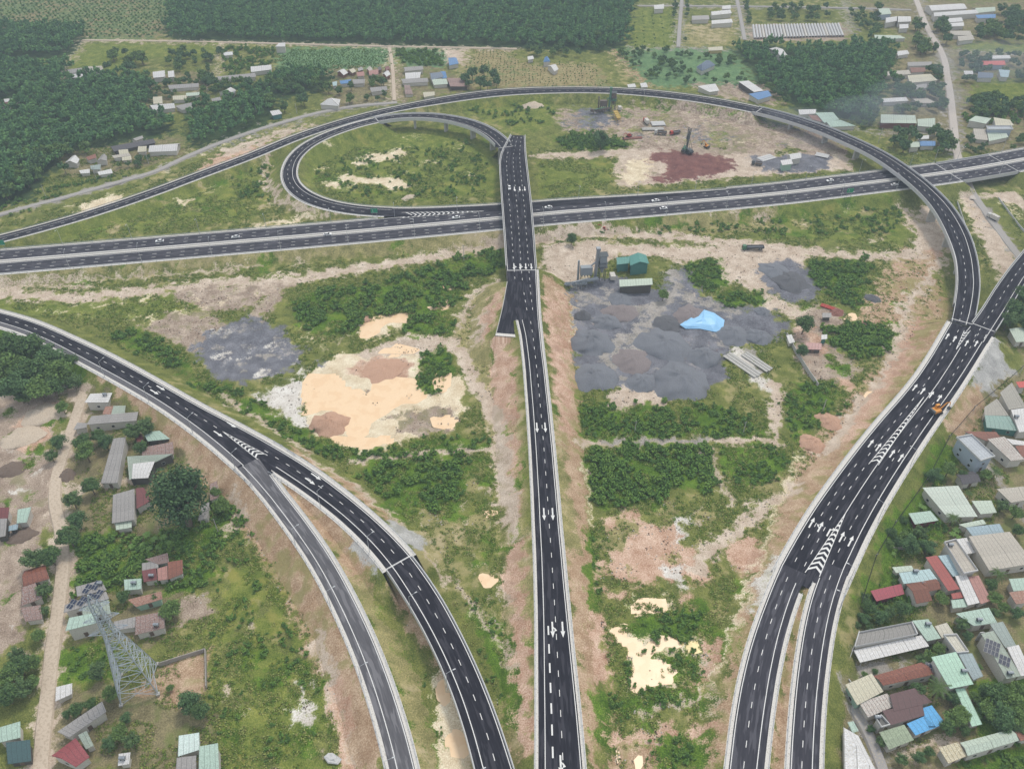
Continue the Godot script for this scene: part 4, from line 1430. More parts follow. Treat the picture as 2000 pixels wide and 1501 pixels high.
# ------------------------------------------------------------------ survey data (metres)
var LAND_POLY := [
	[16, [-589, -946, -367, -946, -346, -871, -332, -806, -334, -783, -401, -783, -516, -821]],
	[11, [-364, -946, 133, -946, 103, -759, 85, -748, 5, -756, -313, -776, -331, -806, -346, -871]],
	[11, [-514, -818, -410, -806, -396, -764, -394, -731, -459, -708]],
	[11, [-471, -715, -397, -718, -343, -686, -301, -684, -278, -613, -245, -574, -260, -562, -291, -537, -312, -511, -306, -467, -335, -447]],
	[11, [-252, -613, -211, -666, -186, -639, -181, -593, -189, -577, -226, -542, -237, -570]],
	[11, [-203, -708, -158, -702, -147, -666, -178, -633, -209, -661]],
	[11, [200, -759, 236, -770, 260, -754, 352, -779, 329, -708, 290, -628, 267, -583, 221, -613, 204, -672]],
	[1, [-391, -771, -270, -767, -258, -724, -317, -731, -346, -696, -385, -706]],
	[9, [-214, -759, -113, -759, -107, -718, -131, -698, -167, -706, -203, -708]],
	[0, [-270, -767, -215, -761, -203, -708, -242, -672, -266, -684]],
	[9, [-107, -759, -63, -754, -57, -708, -93, -711]],
	[15, [-7, -754, 13, -715, 71, -718, 80, -663, -50, -658, -32, -754]],
	[3, [-65, -757, -44, -757, -39, -715, -58, -715]],
	[1, [126, -880, 169, -880, 149, -759, 103, -759]],
	[7, [169, -824, 215, -824, 203, -767, 159, -764]],
	[9, [97, -754, 199, -754, 202, -666, 113, -663]],
	[13, [229, -824, 324, -828, 311, -779, 220, -776]],
	[17, [355, -907, 591, -907, 385, -519, 261, -543, 318, -684, 366, -790]],
	[1, [387, -684, 473, -684, 435, -613, 356, -623]],
	[1, [417, -776, 518, -769, 503, -741, 402, -750]],
	[17, [-322, -535, -241, -568, -227, -535, -273, -499, -297, -499]],
	[17, [-159, -708, -62, -711, -33, -658, -89, -628, -143, -618]],
	[17, [-311, -696, -261, -696, -237, -613, -281, -613]],
	[13, [146, -672, 211, -666, 208, -623, 164, -644]],
	[19, [-344, -441, 0, -649, 262, -570, 381, -511, 306, -368, -306, -368]],
	[1, [-143, -535, -112, -570, -38, -588, -11, -543, -8, -474, -97, -464, -134, -488]],
	[1, [-279, -435, -219, -471, -163, -527, -147, -460, -163, -441, -271, -417]],
	[1, [-48, -623, 28, -633, 33, -588, 4, -568, -15, -588]],
	[1, [18, -525, 75, -528, 70, -503, 50, -478, 18, -474]],
	[7, [-318, -391, -5, -426, -4, -411, -307, -370]],
	[1, [-301.7, -360.7, -139.5, -370.6, -130.6, -355.9, -161.2, -348.8, -200.8, -339.7, -290.6, -339.7]],
	[1, [15, -423, 161, -460, 243, -474, 242, -429, 227, -411, 152, -423, 93, -435]],
	[7, [63, -441, 156, -441, 172, -429, 92, -426]],
	[3, [13, -535, 72, -543, 154, -552, 230, -561, 236, -535, 229, -511, 153, -499, 70, -485, 69, -511, 75, -531, 14, -528]],
	[13, [32, -613, 132, -623, 192, -588, 240, -570, 236, -535, 143, -535, 87, -543, 38, -579]],
	[6, [48, -618, 75, -613, 77, -588, 49, -579]],
	[6, [164, -531, 222, -535, 215, -511, 172, -507]],
	[10, [85, -523, 105, -542, 150, -531, 153, -515, 130, -499, 94, -492, 89, -503]],
	[4, [81, -527, 94, -531, 94, -503, 77, -488, 70, -499]],
	[3, [93, -523, 106, -525, 105, -507, 94, -499]],
	[4, [-274, -451, -270, -464, -259, -476, -250, -478, -248, -466, -257, -459, -266, -448]],
	[4, [-109, -520, -107, -531, -77, -548, -75, -535, -91, -522, -99, -514]],
	[4, [-126, -491, -110, -507, -102, -499, -82, -501, -67, -492, -71, -484, -76, -479, -86, -488, -101, -491, -116, -481]],
	[8, [-213, -510, -207, -533, -193, -547, -171, -570, -172, -556, -189, -533, -202, -513]],
	[3, [-206, -542, -179, -568, -154, -590, -149, -582, -177, -555, -199, -531]],
	[4, [-161, -435, -125, -447, -119, -442, -155, -433]],
	[4, [-212, -464, -211, -469, -206, -469, -205, -458]],
	[3, [255, -460, 269, -464, 259, -417, 246, -400, 231, -405]],
	[3, [-149, -374, -125, -382, -103, -386, -99, -378, -123, -370, -132, -361, -147, -367]],
	[13, [-186.2, -368.1, -133.4, -368.1, -134.3, -348.8, -160.5, -346.5, -180.3, -358.3]],
	[6, [-152.5, -305.9, -155.3, -328.7, -147, -336.1, -132.3, -340.6, -117.5, -330.8, -101.9, -309.9, -106.1, -297.3, -124.3, -287.6, -139.7, -291.3]],
	[13, [-188.4, -330.8, -177.3, -348.8, -159.8, -344.2, -147, -336.1, -154.8, -322.3, -154.9, -309.9, -171.4, -322.3]],
	[14, [-119.8, -278.9, -105.2, -287.6, -95.4, -292.4, -94.4, -269.1, -86.7, -255.2, -100, -263]],
	[4, [-99, -292.4, -84.9, -309.9, -50.7, -317.2, -38.7, -309.9, -33, -298.1, -22.8, -290.5, -21.2, -269.1, -27, -258.4, -40, -252, -65.2, -242, -79.9, -252, -90, -258.4]],
	[8, [-80.3, -299.6, -64.8, -308.3, -48.9, -303.9, -50.2, -292, -64.8, -289.8, -75, -293.5]],
	[13, [-46, -269.1, -27.8, -272.5, -22.7, -262.4, -37.8, -252.6, -53.5, -254.2]],
	[4, [-78.5, -334.3, -53.5, -346.5, -49.3, -336.1, -64.5, -326.5, -75.3, -321.4]],
	[3, [-53.9, -324.4, -30.8, -324.4, -25.2, -314, -42.5, -309.9, -74.4, -305.9, -77.5, -309.9]],
	[7, [-33.8, -330.8, -13.9, -368.1, -4.2, -375.7, -2.1, -348.8, -10.1, -314, 2.5, -309.9, 5.4, -237.2, 8.1, -162.8, 7.1, -109.4, -6.1, -109.4, -2.8, -173.4, -8.8, -246.3, -16.3, -276]],
	[8, [-11.2, -309.9, -3.8, -314, 0.7, -303.9, 1.7, -237.2, 3.4, -184.7, -1.9, -182.3, -5.4, -237.2, -9.3, -276]],
	[8, [-18.2, -330.8, -9.5, -353.5, -4, -348.8, -9, -326.5, -15, -309.9]],
	[7, [15.6, -368.1, 30.8, -362.2, 30.2, -305.9, 28.7, -249.4, 28.4, -184.7, 27.1, -143.2, 25.3, -109.4, 20.7, -109.4, 18.8, -162.8, 18.3, -237.2, 16.9, -305.9]],
	[3, [18, -412, 42, -418, 90, -412, 126, -412, 174, -405, 164, -389, 138, -386, 124, -376, 110, -363, 98, -389, 85, -400, 59, -400, 33, -368, 16, -376]],
	[6, [31.1, -367.1, 42.2, -375.7, 56.8, -380.8, 80.2, -365.6, 85.6, -383.4, 96.4, -388.7, 102.9, -360.7, 118, -347.9, 134.5, -349.8, 140.7, -330, 127.7, -321.4, 109, -317.2, 101.5, -305.1, 101.3, -289.8, 89.9, -282.4, 66, -280.3, 52.3, -284.3, 31.1, -287.6, 29.9, -326.5]],
	[3, [42.3, -278.9, 52.8, -284.6, 73.7, -281.4, 72.8, -275.3, 60.4, -273.2, 46, -268.4]],
	[6, [136, -388, 158, -398, 164, -388, 167, -367, 158, -356, 147, -354, 138, -365]],
	[3, [123.2, -386.1, 136.7, -388.7, 137.7, -363.2, 150.4, -348.8, 171.9, -348.8, 168.9, -330.8, 147.3, -337.5, 127.3, -353.5]],
	[13, [141.7, -330.8, 162.5, -353.5, 173.1, -344.2, 159.9, -309.9, 168.5, -298.1, 155.8, -288.7, 139.5, -290.5, 137.4, -309.9]],
	[14, [106.1, -313.1, 111.5, -317.2, 121.3, -285, 115.4, -280.3]],
	[12, [113.3, -314, 117.8, -317.2, 122.1, -298.1, 118.7, -294.3]],
	[6, [186.5, -360.7, 198, -362.2, 196.4, -355.9, 186.9, -353.5]],
	[5, [159.9, -309.9, 194.5, -368.1, 226.8, -410.9, 243.2, -399.6, 230.6, -368.1, 228.3, -348.8, 198.3, -305.9, 158.9, -262.4, 124, -220, 108.1, -206.7, 94.8, -184.7, 73.5, -137.7, 62, -112.7, 65.1, -112.7, 79.7, -143.2, 92.1, -173.4, 140.6, -240.2, 212.3, -322.3, 214.9, -348.8]],
	[8, [126.8, -237.2, 147.3, -269.1, 160, -272.5, 145.7, -249.4, 122.7, -222.8, 115.7, -220]],
	[8, [36, -206.2, 46.5, -210.9, 52.1, -204.1, 64.9, -204.6, 64.1, -191.7, 73.3, -189.3, 71.8, -177.4, 61.5, -177.8, 60.6, -172.1, 55.9, -177.8, 47.9, -176.5, 31.4, -178.7, 30.7, -184.7, 36.5, -189.3]],
	[8, [81.9, -194.1, 92.1, -198.1, 93, -191.7, 89.6, -181.9, 84, -178.7, 79.9, -182.3]],
	[14, [64.1, -206.7, 70.4, -208.5, 70.2, -205.4, 66, -200.3, 63.1, -194.1, 62.1, -196.6]],
	[14, [54.8, -183.5, 62.4, -183.5, 61.5, -172.3, 57.4, -175.6]],
	[8, [27.6, -165.3, 32.2, -162.8, 31.7, -145, 34.1, -141, 30.9, -135.5, 25, -137.3]],
	[8, [25.6, -119, 39.7, -120.6, 64.4, -123.4, 62.5, -118.8, 47.2, -117.9, 28.2, -116.1]],
	[8, [54.7, -135, 61.8, -139.5, 65.2, -154.7, 69.7, -152.7, 64.3, -137.7]],
	[5, [29.7, -115.8, 40.8, -116.6, 50.6, -109.6, 38.2, -108.1, 27.6, -109.4]],
	[4, [32.7, -158.3, 39.8, -158.7, 57.5, -152.7, 64.6, -151.7, 56, -143.2, 54.1, -136.8, 38.8, -134.1, 37.3, -143.2, 41, -146]],
	[4, [42.2, -169.1, 55.8, -170.8, 55.3, -163.6, 42.6, -162.8]],
	[5, [-196.6, -295, -174.1, -279.6, -148.8, -259.1, -124.6, -237.2, -107.4, -220, -90.4, -199.1, -76.8, -180.1, -63.4, -156.7, -51.2, -134.1, -41, -106.6, -47.1, -106.6, -56.2, -128.9, -69.6, -156.7, -82.4, -180.1, -99.2, -202.8, -116.1, -221.4, -136.7, -241.7, -164.3, -265, -191, -286.8]],
	[5, [-98.4, -225.6, -90.9, -220, -70.3, -196.6, -56.2, -180.1, -42.3, -156.7, -27.4, -125.5, -21.3, -106.6, -27.4, -106.6, -40.1, -137.7, -54.3, -166.9, -69.1, -189.3, -89.2, -211.9]],
	[19, [-68.7, -187, -54.6, -169.1, -39, -143.2, -26.1, -109.6, -30.7, -109.6, -45.6, -141.3, -57.6, -164.8]],
	[5, [-42.8, -177.8, -26.9, -162.8, -9.9, -134.1, -16.1, -125.5, -25.4, -143.2, -43.7, -169.1]],
	[4, [-25.4, -143.2, -20, -137.7, -11, -117.4, -9.2, -108.1, -21.4, -108.1, -23.8, -120.6]],
	[1, [-112.8, -209.3, -93.8, -196.6, -79.2, -173.4, -62.8, -143.2, -51.2, -108.1, -87.1, -108.1, -101.8, -143.2, -107.4, -162.8, -102.2, -173.4]],
	[1, [-154.3, -148.8, -138.5, -150.4, -129.4, -137.7, -141.9, -137.7, -147.9, -135.9]],
	[1, [-171.2, -209.3, -158.5, -211.9, -154.3, -199.1, -169, -199.1]],
	[13, [-246.7, -274.3, -208.9, -279.6, -198.8, -255.8, -199.5, -246.3, -190.8, -237.2, -185.9, -220, -178.9, -209.3, -180.3, -189.3, -168.9, -164.8, -168.1, -150.8, -179.8, -143.2]],
	[8, [-220.9, -259.1, -207.9, -276, -203.7, -269.1, -200.6, -246.3, -204.7, -243.2, -211.2, -243.2]],
	[2, [-275.5, -330.8, -242.4, -326.5, -206.7, -302, -194.3, -283.2, -234.4, -277.8, -245.8, -272.5]],
	[5, [-118.7, -143.2, -103.1, -148.8, -98.8, -134.1, -105, -126.4, -123.8, -131.5]],
	[13, [-123.5, -168, -109.9, -171.2, -102.1, -162.8, -117.2, -159.7]],
	[17, [-206.2, -283.2, -188.2, -279.6, -115.7, -220, -110.1, -199.1, -120.4, -194.1, -120.6, -182.3, -116.7, -152.7, -138.6, -150.8, -152.4, -154.7, -171, -199.1]],
	[17, [-148.8, -134.1, -130.3, -137.7, -93.5, -125.5, -87.1, -108.1, -139, -108.1]],
	[14, [-69.5, -138.6, -67.1, -137.7, -66.3, -130.6, -63.1, -129.3, -63.5, -124.7, -67.5, -120.9, -67.5, -126.4, -70.8, -127.6, -67.7, -129.8]],
	[4, [-73.5, -143.5, -72.5, -143.5, -72.2, -141.3, -73.4, -141.3]],
	[4, [-65.8, -143.2, -60.7, -141.3, -60.3, -138.6, -64.6, -139.1]],
	[17, [257.3, -330.8, 295.4, -348.8, 161.2, -95.1, 93.8, -95.1, 108.5, -137.7, 128.9, -173.4, 159.1, -209.3, 191.2, -252.6]],
	[19, [181, -249.4, 193.4, -252.6, 165.3, -220, 159.1, -209.3, 166, -196.6, 133.4, -175.6, 114.4, -150.8, 117.7, -166.9, 143.2, -204.1]],
	[12, [111.4, -144.1, 118, -146, 133, -145, 128.2, -141.3, 115.2, -137.7]],
	[19, [134.8, -112.7, 161.2, -119, 156.6, -103.6, 132.5, -103.6]],
	[2, [148.6, -137.7, 171.2, -139.5, 163.5, -120.6, 142.2, -119]],
	[18, [217.7, -296.2, 237.9, -322.3, 245.4, -305.9, 236.3, -294.3, 218, -277.8, 205.5, -276]],
	[19, [241.7, -330.8, 243.6, -318.1, 249.8, -309.9, 239.9, -294.3, 235.5, -305.9]],
	[5, [195.7, -269.1, 213.3, -283.2, 215.6, -272.5, 192.1, -249.4, 184.5, -252.6]],
	[18, [197, -322.3, 220.1, -335.2, 217.9, -326.5, 192.9, -298.1, 188.7, -300]],
	[3, [296, -474, 319, -460, 306, -368, 328, -411, 326, -481]],
	[3, [285, -471, 298, -476, 285, -389, 267, -368, 275, -411]]
]
var LAND_BLOBS := [
	[6, [32, -618, 241, -574, 229, -535, 44, -552], 16, 2, 6],
	[13, [80, -543, 237, -561, 222, -511, 75, -503], 14, 1.5, 5],
	[2, [36, -628, 190, -613, 240, -570, 111, -561], 14, 1.5, 5],
	[12, [-151.2, -305.9, -146.1, -333, -131.6, -337.5, -102.4, -309.9, -125.1, -290.5], 26, 0.7, 3.2],
	[6, [-174.1, -330.8, -150.4, -348.8, -116.2, -339.7, -89.3, -305.9, -104.3, -283.2, -144.3, -290.5], 16, 1.2, 4],
	[14, [-156, -330.8, -114.4, -330.8, -97.7, -298.1, -140, -292.4], 12, 0.6, 2.2],
	[12, [33.1, -363.2, 116.7, -368.1, 101, -290.5, 31.3, -290.5], 30, 1.2, 4.5],
	[10, [33.1, -363.2, 114.7, -358.3, 101, -290.5, 31.3, -290.5], 7, 1, 3],
	[3, [33.3, -368.1, 138.9, -368.1, 101, -290.5, 30.8, -283.2], 10, 0.6, 2],
	[6, [26.9, -348.8, 37.6, -348.8, 35.3, -279.6, 23.5, -279.6], 8, 1, 2.5],
	[3, [-137.7, -363.2, -27.5, -363.2, -25.6, -322.3, -99.9, -309.9], 12, 0.7, 2.2],
	[4, [-253, -543, -170, -568, -147, -460, -274, -423, -284, -447], 14, 1, 3.2],
	[4, [-148, -561, -15, -579, -10, -467, -97, -466, -136, -496], 22, 1, 3.5],
	[1, [-148, -561, -15, -579, -10, -467, -97, -466, -136, -496], 16, 3, 8],
	[2, [-148, -561, -15, -579, -10, -467, -97, -466, -136, -496], 10, 2, 6],
	[4, [-276.3, -353.5, -138.9, -368.1, -134.3, -348.8, -168.9, -330.8, -224.6, -339.7], 26, 0.8, 3],
	[2, [-288, -378, -6, -417, -6, -394, -276, -354], 16, 1.5, 4],
	[3, [-283, -378, -6, -411, -6, -389, -271, -354], 12, 1, 3.5],
	[7, [-276, -429, -161, -519, -148, -460, -271, -417], 12, 3, 8],
	[2, [-276, -429, -161, -519, -148, -460, -271, -417], 14, 2, 6],
	[2, [15, -423, 254, -467, 233, -411, 93, -435], 22, 2, 7],
	[7, [15, -429, 251, -460, 233, -411, 93, -435], 16, 2, 7],
	[3, [94, -444, 245, -460, 227, -411], 8, 1, 4],
	[4, [-119.2, -353.5, -87.4, -358.3, -77.5, -309.9, -110.8, -314], 14, 0.7, 1.8],
	[14, [-122.1, -298.1, -99.2, -305.9, -89.5, -255.8, -111.3, -272.5], 10, 1, 3],
	[13, [-96.2, -290.5, -24.1, -290.5, -26.9, -255.8, -85.1, -255.8], 18, 0.8, 2.5],
	[2, [-17.4, -305.9, 7.4, -305.9, 6.4, -125.5, -3.2, -125.5], 26, 1, 3],
	[3, [-26.7, -252.6, 6.7, -252.6, 6.2, -112.7, -6.2, -112.7], 22, 0.8, 2.6],
	[2, [16.1, -348.8, 32.2, -348.8, 23.2, -112.7, 17, -112.7], 18, 0.8, 2.4],
	[8, [16.1, -348.8, 32.2, -348.8, 24.8, -112.7, 17, -112.7], 22, 0.8, 2.6],
	[7, [32.7, -243.2, 118.4, -246.3, 100.7, -209.3, 55.3, -173.4, 26.9, -162.8], 22, 2, 6],
	[3, [67, -225.6, 117.6, -243.2, 100.7, -209.3, 73.8, -194.1], 14, 0.7, 2.4],
	[2, [27.8, -175.6, 89.4, -177.8, 65.1, -112.7, 23.2, -112.7], 26, 1.5, 5],
	[8, [27.8, -175.6, 89.4, -177.8, 65.1, -112.7, 23.2, -112.7], 22, 1, 3.5],
	[3, [27.8, -175.6, 89.4, -177.8, 65.1, -112.7, 23.2, -112.7], 14, 0.8, 2.4],
	[0, [-114.8, -209.3, -64.5, -162.8, -52.2, -109.6, -87.5, -109.6], 22, 2, 6],
	[3, [-114.8, -209.3, -64.5, -162.8, -52.2, -109.6, -87.5, -109.6], 10, 0.6, 1.6],
	[2, [-106.8, -173.4, -61.1, -143.2, -52.2, -109.6, -89, -109.6], 14, 2, 5],
	[3, [-85.9, -237.2, -10.9, -243.2, -1.7, -143.2, -47.7, -204.1], 14, 0.8, 2.6],
	[2, [-77.9, -240.2, -10.9, -243.2, -1.8, -162.8, -44.3, -209.3], 18, 2, 6],
	[7, [-77.9, -240.2, -10.9, -243.2, -1.7, -143.2, -44.3, -209.3], 18, 2, 6],
	[4, [40, -628, 243, -579, 222, -511, 37, -570], 24, 0.8, 3],
	[0, [40, -628, 243, -579, 222, -511, 37, -570], 22, 2, 6],
	[13, [-233.6, -276, -205.5, -276, -151, -143.2, -169.6, -143.2], 20, 1, 4],
	[14, [-233.6, -276, -205.5, -276, -151, -143.2, -169.6, -143.2], 8, 1, 2.5],
	[2, [-233.6, -276, -205.5, -276, -151, -143.2, -169.6, -143.2], 16, 1.5, 4],
	[2, [150.4, -348.8, 250.7, -410.9, 225.6, -348.8, 124.8, -222.8, 116, -237.2], 22, 1.5, 5],
	[8, [150.4, -348.8, 250.7, -410.9, 218.3, -330.8, 124.8, -222.8, 116, -237.2], 18, 1, 3.5],
	[8, [-107.4, -220, -46.3, -134.1, -39.9, -109.6, -46, -109.6], 18, 0.8, 3],
	[2, [-107.4, -220, -46.3, -134.1, -39.9, -109.6, -46, -109.6], 16, 0.6, 1.8]
]
var LAND_LINE := [
	[12, 7, [89.8, -383.4, 88.2, -363.2, 74.9, -346.5, 65, -330.8, 60, -309.9]],
	[12, 5, [62.4, -330.8, 45, -309.9, 48.1, -290.5]],
	[12, 5, [88.2, -363.2, 107.4, -348.8, 117.2, -344.2]],
	[12, 5, [77.9, -348.8, 53.7, -348.8, 35.8, -363.2]],
	[12, 5.5, [-331, -439.7, -316.6, -448.7, -286.3, -470.7, -241.3, -507.1, -217.3, -543.3, -188.7, -575, -156.3, -602.6, -120.1, -622.8, -90.6, -628]],
	[12, 7, [307.4, -526.8, 327.6, -578.7, 353.7, -649.4, 378.7, -721, 387.7, -754.5, 398, -805.6, 430.5, -926]],
	[3, 5, [-399.3, -778.7, -312.8, -775.8, -226.2, -770, -112.1, -761.5, -34.9, -757.3, 4.6, -754.5]],
	[3, 4, [-399.3, -778.7, -386.8, -714.6, -377.1, -666.3]],
	[3, 4, [-267.6, -770, -258.7, -734.1, -252.1, -702, -250.7, -666.3, -253.7, -655]],
	[3, 4.5, [-111.8, -758.7, -105.2, -721, -98.4, -672.1, -92.9, -630.1]],
	[8, 5, [88.7, -750.3, 96.2, -721, 103.1, -683.8, 110, -662.9]],
	[12, 5, [177.3, -907.1, 163.9, -829.2, 151.8, -761.5]],
	[12, 6, [236.4, -907.1, 225.6, -837.3, 217.3, -783]],
	[12, 5, [107.1, -758.7, 194.8, -754.5]],
	[12, 6, [132.1, -888.8, 237, -885.2, 335.4, -879.9, 396.4, -874.6]],
	[12, 6, [349.2, -907.1, 332.4, -837.3, 320.8, -798]],
	[12, 5, [250.3, -578.7, 271.4, -574.1, 321.6, -567.7]],
	[12, 5, [400.6, -747.6, 502.9, -740.8]],
	[3, 5, [-172.7, -538.3, -167.9, -507.1, -157.5, -482.6, -147.4, -463.9, -133.8, -452.6, -113.5, -446.1, -93.9, -441]],
	[3, 3, [-294, -367.1, -262.1, -370.1, -227.8, -368.1]],
	[3, 9, [-293, -365.1, -257.8, -360.7, -231.8, -357.3, -212.1, -363.2, -185.8, -367.1, -162.6, -373.1, -146, -374.1]],
	[3, 9, [-102.5, -382.4, -72.2, -390.9, -44, -399.6, -20.8, -407.4, -3, -414.3]],
	[3, 3, [-279.8, -372.1, -225.6, -376.7, -171.1, -383.4, -144.1, -389.8]],
	[3, 9, [12, -416.7, 36.6, -424.4, 61.1, -425.6, 91.2, -422.6, 120.5, -416.7, 149.5, -412, 177.1, -404.1, 205.1, -399.6, 232.5, -402.4]],
	[3, 7, [232.5, -402.4, 243.2, -422.6, 243.7, -444.2, 245.3, -457.2]],
	[13, 8, [-126.4, -368.1, -128.7, -353.5, -132.6, -342]],
	[3, 6, [-43.5, -322.3, -30.6, -320.6, -23.6, -307.9, -18, -288.7, -10.4, -270.8, -4.9, -252.6, -3.2, -228.4, -1.6, -209.3, 0, -196.6]],
	[3, 4, [-27.2, -328.7, -25.5, -348.8, -18, -365.6, -7, -375.7]],
	[3, 3, [-15.9, -339.7, -17.9, -322.3, -16.4, -314]],
	[8, 3, [23, -353.5, 23.6, -305.9, 24.2, -269.1]],
	[8, 3, [27.3, -358.3, 27.8, -305.9]],
	[4, 1.6, [30.1, -237.2, 30.6, -220, 30.6, -201.6]],
	[4, 1.5, [31.1, -353.5, 30.7, -314]],
	[3, 4.5, [28.2, -248.5, 55.1, -248.8, 88.3, -249.4, 115, -250.1]],
	[12, 3, [39.7, -248.8, 83.9, -249.4]],
	[3, 3.5, [-66.8, -238.4, -43.4, -241.4, -21.8, -243.5, -7.7, -245.7]],
	[3, 2.5, [81.9, -244.8, 84, -232.8, 85.7, -222.8, 87.8, -213.2]],
	[3, 5.5, [245, -396.8, 222.3, -368.1, 205.5, -348.8, 196.8, -330.8, 184, -305.9, 170, -286.8, 154.7, -269.1, 143, -255.2, 130.9, -240.2]],
	[8, 5, [208.7, -339.7, 191.1, -309.9, 174.8, -286.8, 158.6, -268.4, 143.6, -246.3]],
	[3, 5, [117.2, -225.6, 101.7, -213.2, 87, -201.6, 75.2, -191.3, 66, -182.3]],
	[4, 1.6, [122, -243.2, 106.1, -214.6, 91.5, -187, 81.5, -166.9, 67.9, -143.2, 61.2, -134.1]],
	[3, 2, [38.9, -127.6, 55.6, -130.3, 61.8, -133.3]],
	[3, 2, [-85.9, -237.2, -66.5, -222.8, -48, -206.7, -36.9, -194.1, -28.3, -182.3, -18.4, -173.4, -9.8, -160.7, 0, -143.2]],
	[3, 2.5, [-134.1, -279.6, -108.2, -259.1, -86.5, -240.2]],
	[3, 6, [-198.9, -283.9, -195.2, -269.1, -191.6, -249.4, -186.7, -225.6, -182, -214.6, -172.9, -199.1, -166.5, -184.7, -159, -162.8, -155.6, -150.8, -150.5, -135.9, -145.4, -120.6, -139.8, -105.1]],
	[3, 5, [-247, -275, -234.1, -277.1, -218.8, -279.6, -197.3, -281.7]],
	[3, 4, [-184.9, -220, -166.9, -224.2, -147.5, -228.4]],
	[3, 3, [-111.6, -220, -106.1, -206.7, -110.1, -199.1]],
	[3, 4, [-66.6, -154.7, -60.1, -137.7, -54, -125.5, -49.1, -109.4]],
	[8, 3.5, [-56.8, -137.7, -53, -122.2, -50.2, -106.6]],
	[12, 3, [106.3, -135.9, 109.6, -125.5, 110.5, -109.4]],
	[3, 3, [114.9, -113.4, 124.9, -115, 137.5, -119]],
	[12, 3, [196.5, -249.4, 200.1, -228.4, 200.2, -206.7]],
	[12, 5, [296.6, -475.6, 294.1, -441, 291, -410.9, 288.4, -378.2]],
	[4, 2, [286.5, -467.3, 278.9, -434.7]],
	[4, 2, [312.5, -467.3, 312.9, -441]]
]
var LAND_LATE := [
	[5, [-197.5, -297.3, -175.1, -282.4, -150.7, -265, -132.5, -249.4, -117.4, -234.2, -103.6, -221.4, -87, -201.6, -73.5, -182.3, -63, -164.8, -53.1, -146.9, -43.7, -127.2, -36.5, -106.6, -47.1, -106.6, -56.4, -125.5, -69.7, -150.8, -83.8, -173.4, -97.8, -192.9, -113.9, -213.2, -138, -238.7, -164.8, -263, -190.7, -286.1]],
	[5, [-99.3, -229.9, -88.4, -222.8, -72.5, -209.3, -58.2, -194.1, -48.7, -180.1, -55.6, -175.6, -68.9, -188.2, -87.4, -213.2]],
	[7, [-68.9, -188.2, -55.6, -175.6, -42.5, -158.7, -27.7, -128.9, -21.3, -106.6, -26.6, -106.6, -38, -134.1, -52.8, -162.8]],
	[5, [-95.8, -243.2, -76.3, -231.3, -57.1, -214.6, -41, -196.6, -32.6, -189.3, -38.3, -188.2, -51.7, -204.1, -75.1, -224.2, -92.4, -237.2]],
	[5, [120.3, -237.2, 147.3, -269.1, 178.5, -305.9, 211.3, -339.7, 228.3, -348.8, 222.2, -330.8, 195.3, -298.1, 156.7, -255.8, 136.6, -234.2, 111.4, -204.1, 93.2, -177.8, 84.6, -164.8, 74.6, -143.2, 65.6, -119, 61.4, -109.4, 56.8, -109.4, 68.5, -137.7, 81.5, -166.9, 97.1, -194.1]],
	[7, [141.8, -237.2, 190.5, -298.1, 157.8, -259.1, 124, -220]],
	[5, [15.6, -368.1, 30.8, -362.2, 30.2, -305.9, 28.7, -249.4, 28.5, -196.6, 26.5, -184.7, 22.2, -209.3, 19.3, -262.4, 16.9, -305.9]],
	[5, [19, -184.7, 27.8, -189.3, 25.8, -143.2, 24.3, -106.6, 21, -106.6, 20, -152.7]],
	[8, [17.7, -348.8, 20.9, -348.8, 23, -269.1, 24.3, -249.4, 21.2, -249.4, 18.3, -298.1]],
	[8, [-2.8, -184.7, 2.8, -184.7, 5.9, -143.2, 6.1, -109.4, 1.5, -109.4, 0, -143.2]]
]
var LAND_TOP := [
	[5, [106.8, -175.4, 96.7, -162.8, 84, -134.1, 74.8, -106.6, 82.9, -106.6, 91.2, -134.1, 103.1, -162.8]],
	[18, [-60.5, -189.8, -55.6, -196.1, -47.2, -185.8, -44.5, -178.9, -50.1, -176]],
	[18, [-49, -201.6, -39.5, -200.8, -33, -194.1, -33.3, -187.9, -38.4, -185.6, -44.1, -192.9]],
	[14, [81.6, -162.8, 89.3, -177.4, 96, -185.8, 100.8, -185.8, 93, -173.4, 87.4, -162.8]],
	[3, [120.7, -292.4, 125.6, -283.2, 114.8, -249.4, 111.9, -255.8]],
	[8, [142.5, -324.4, 145.6, -330.8, 157.3, -326.5, 148.8, -305.9]]
]
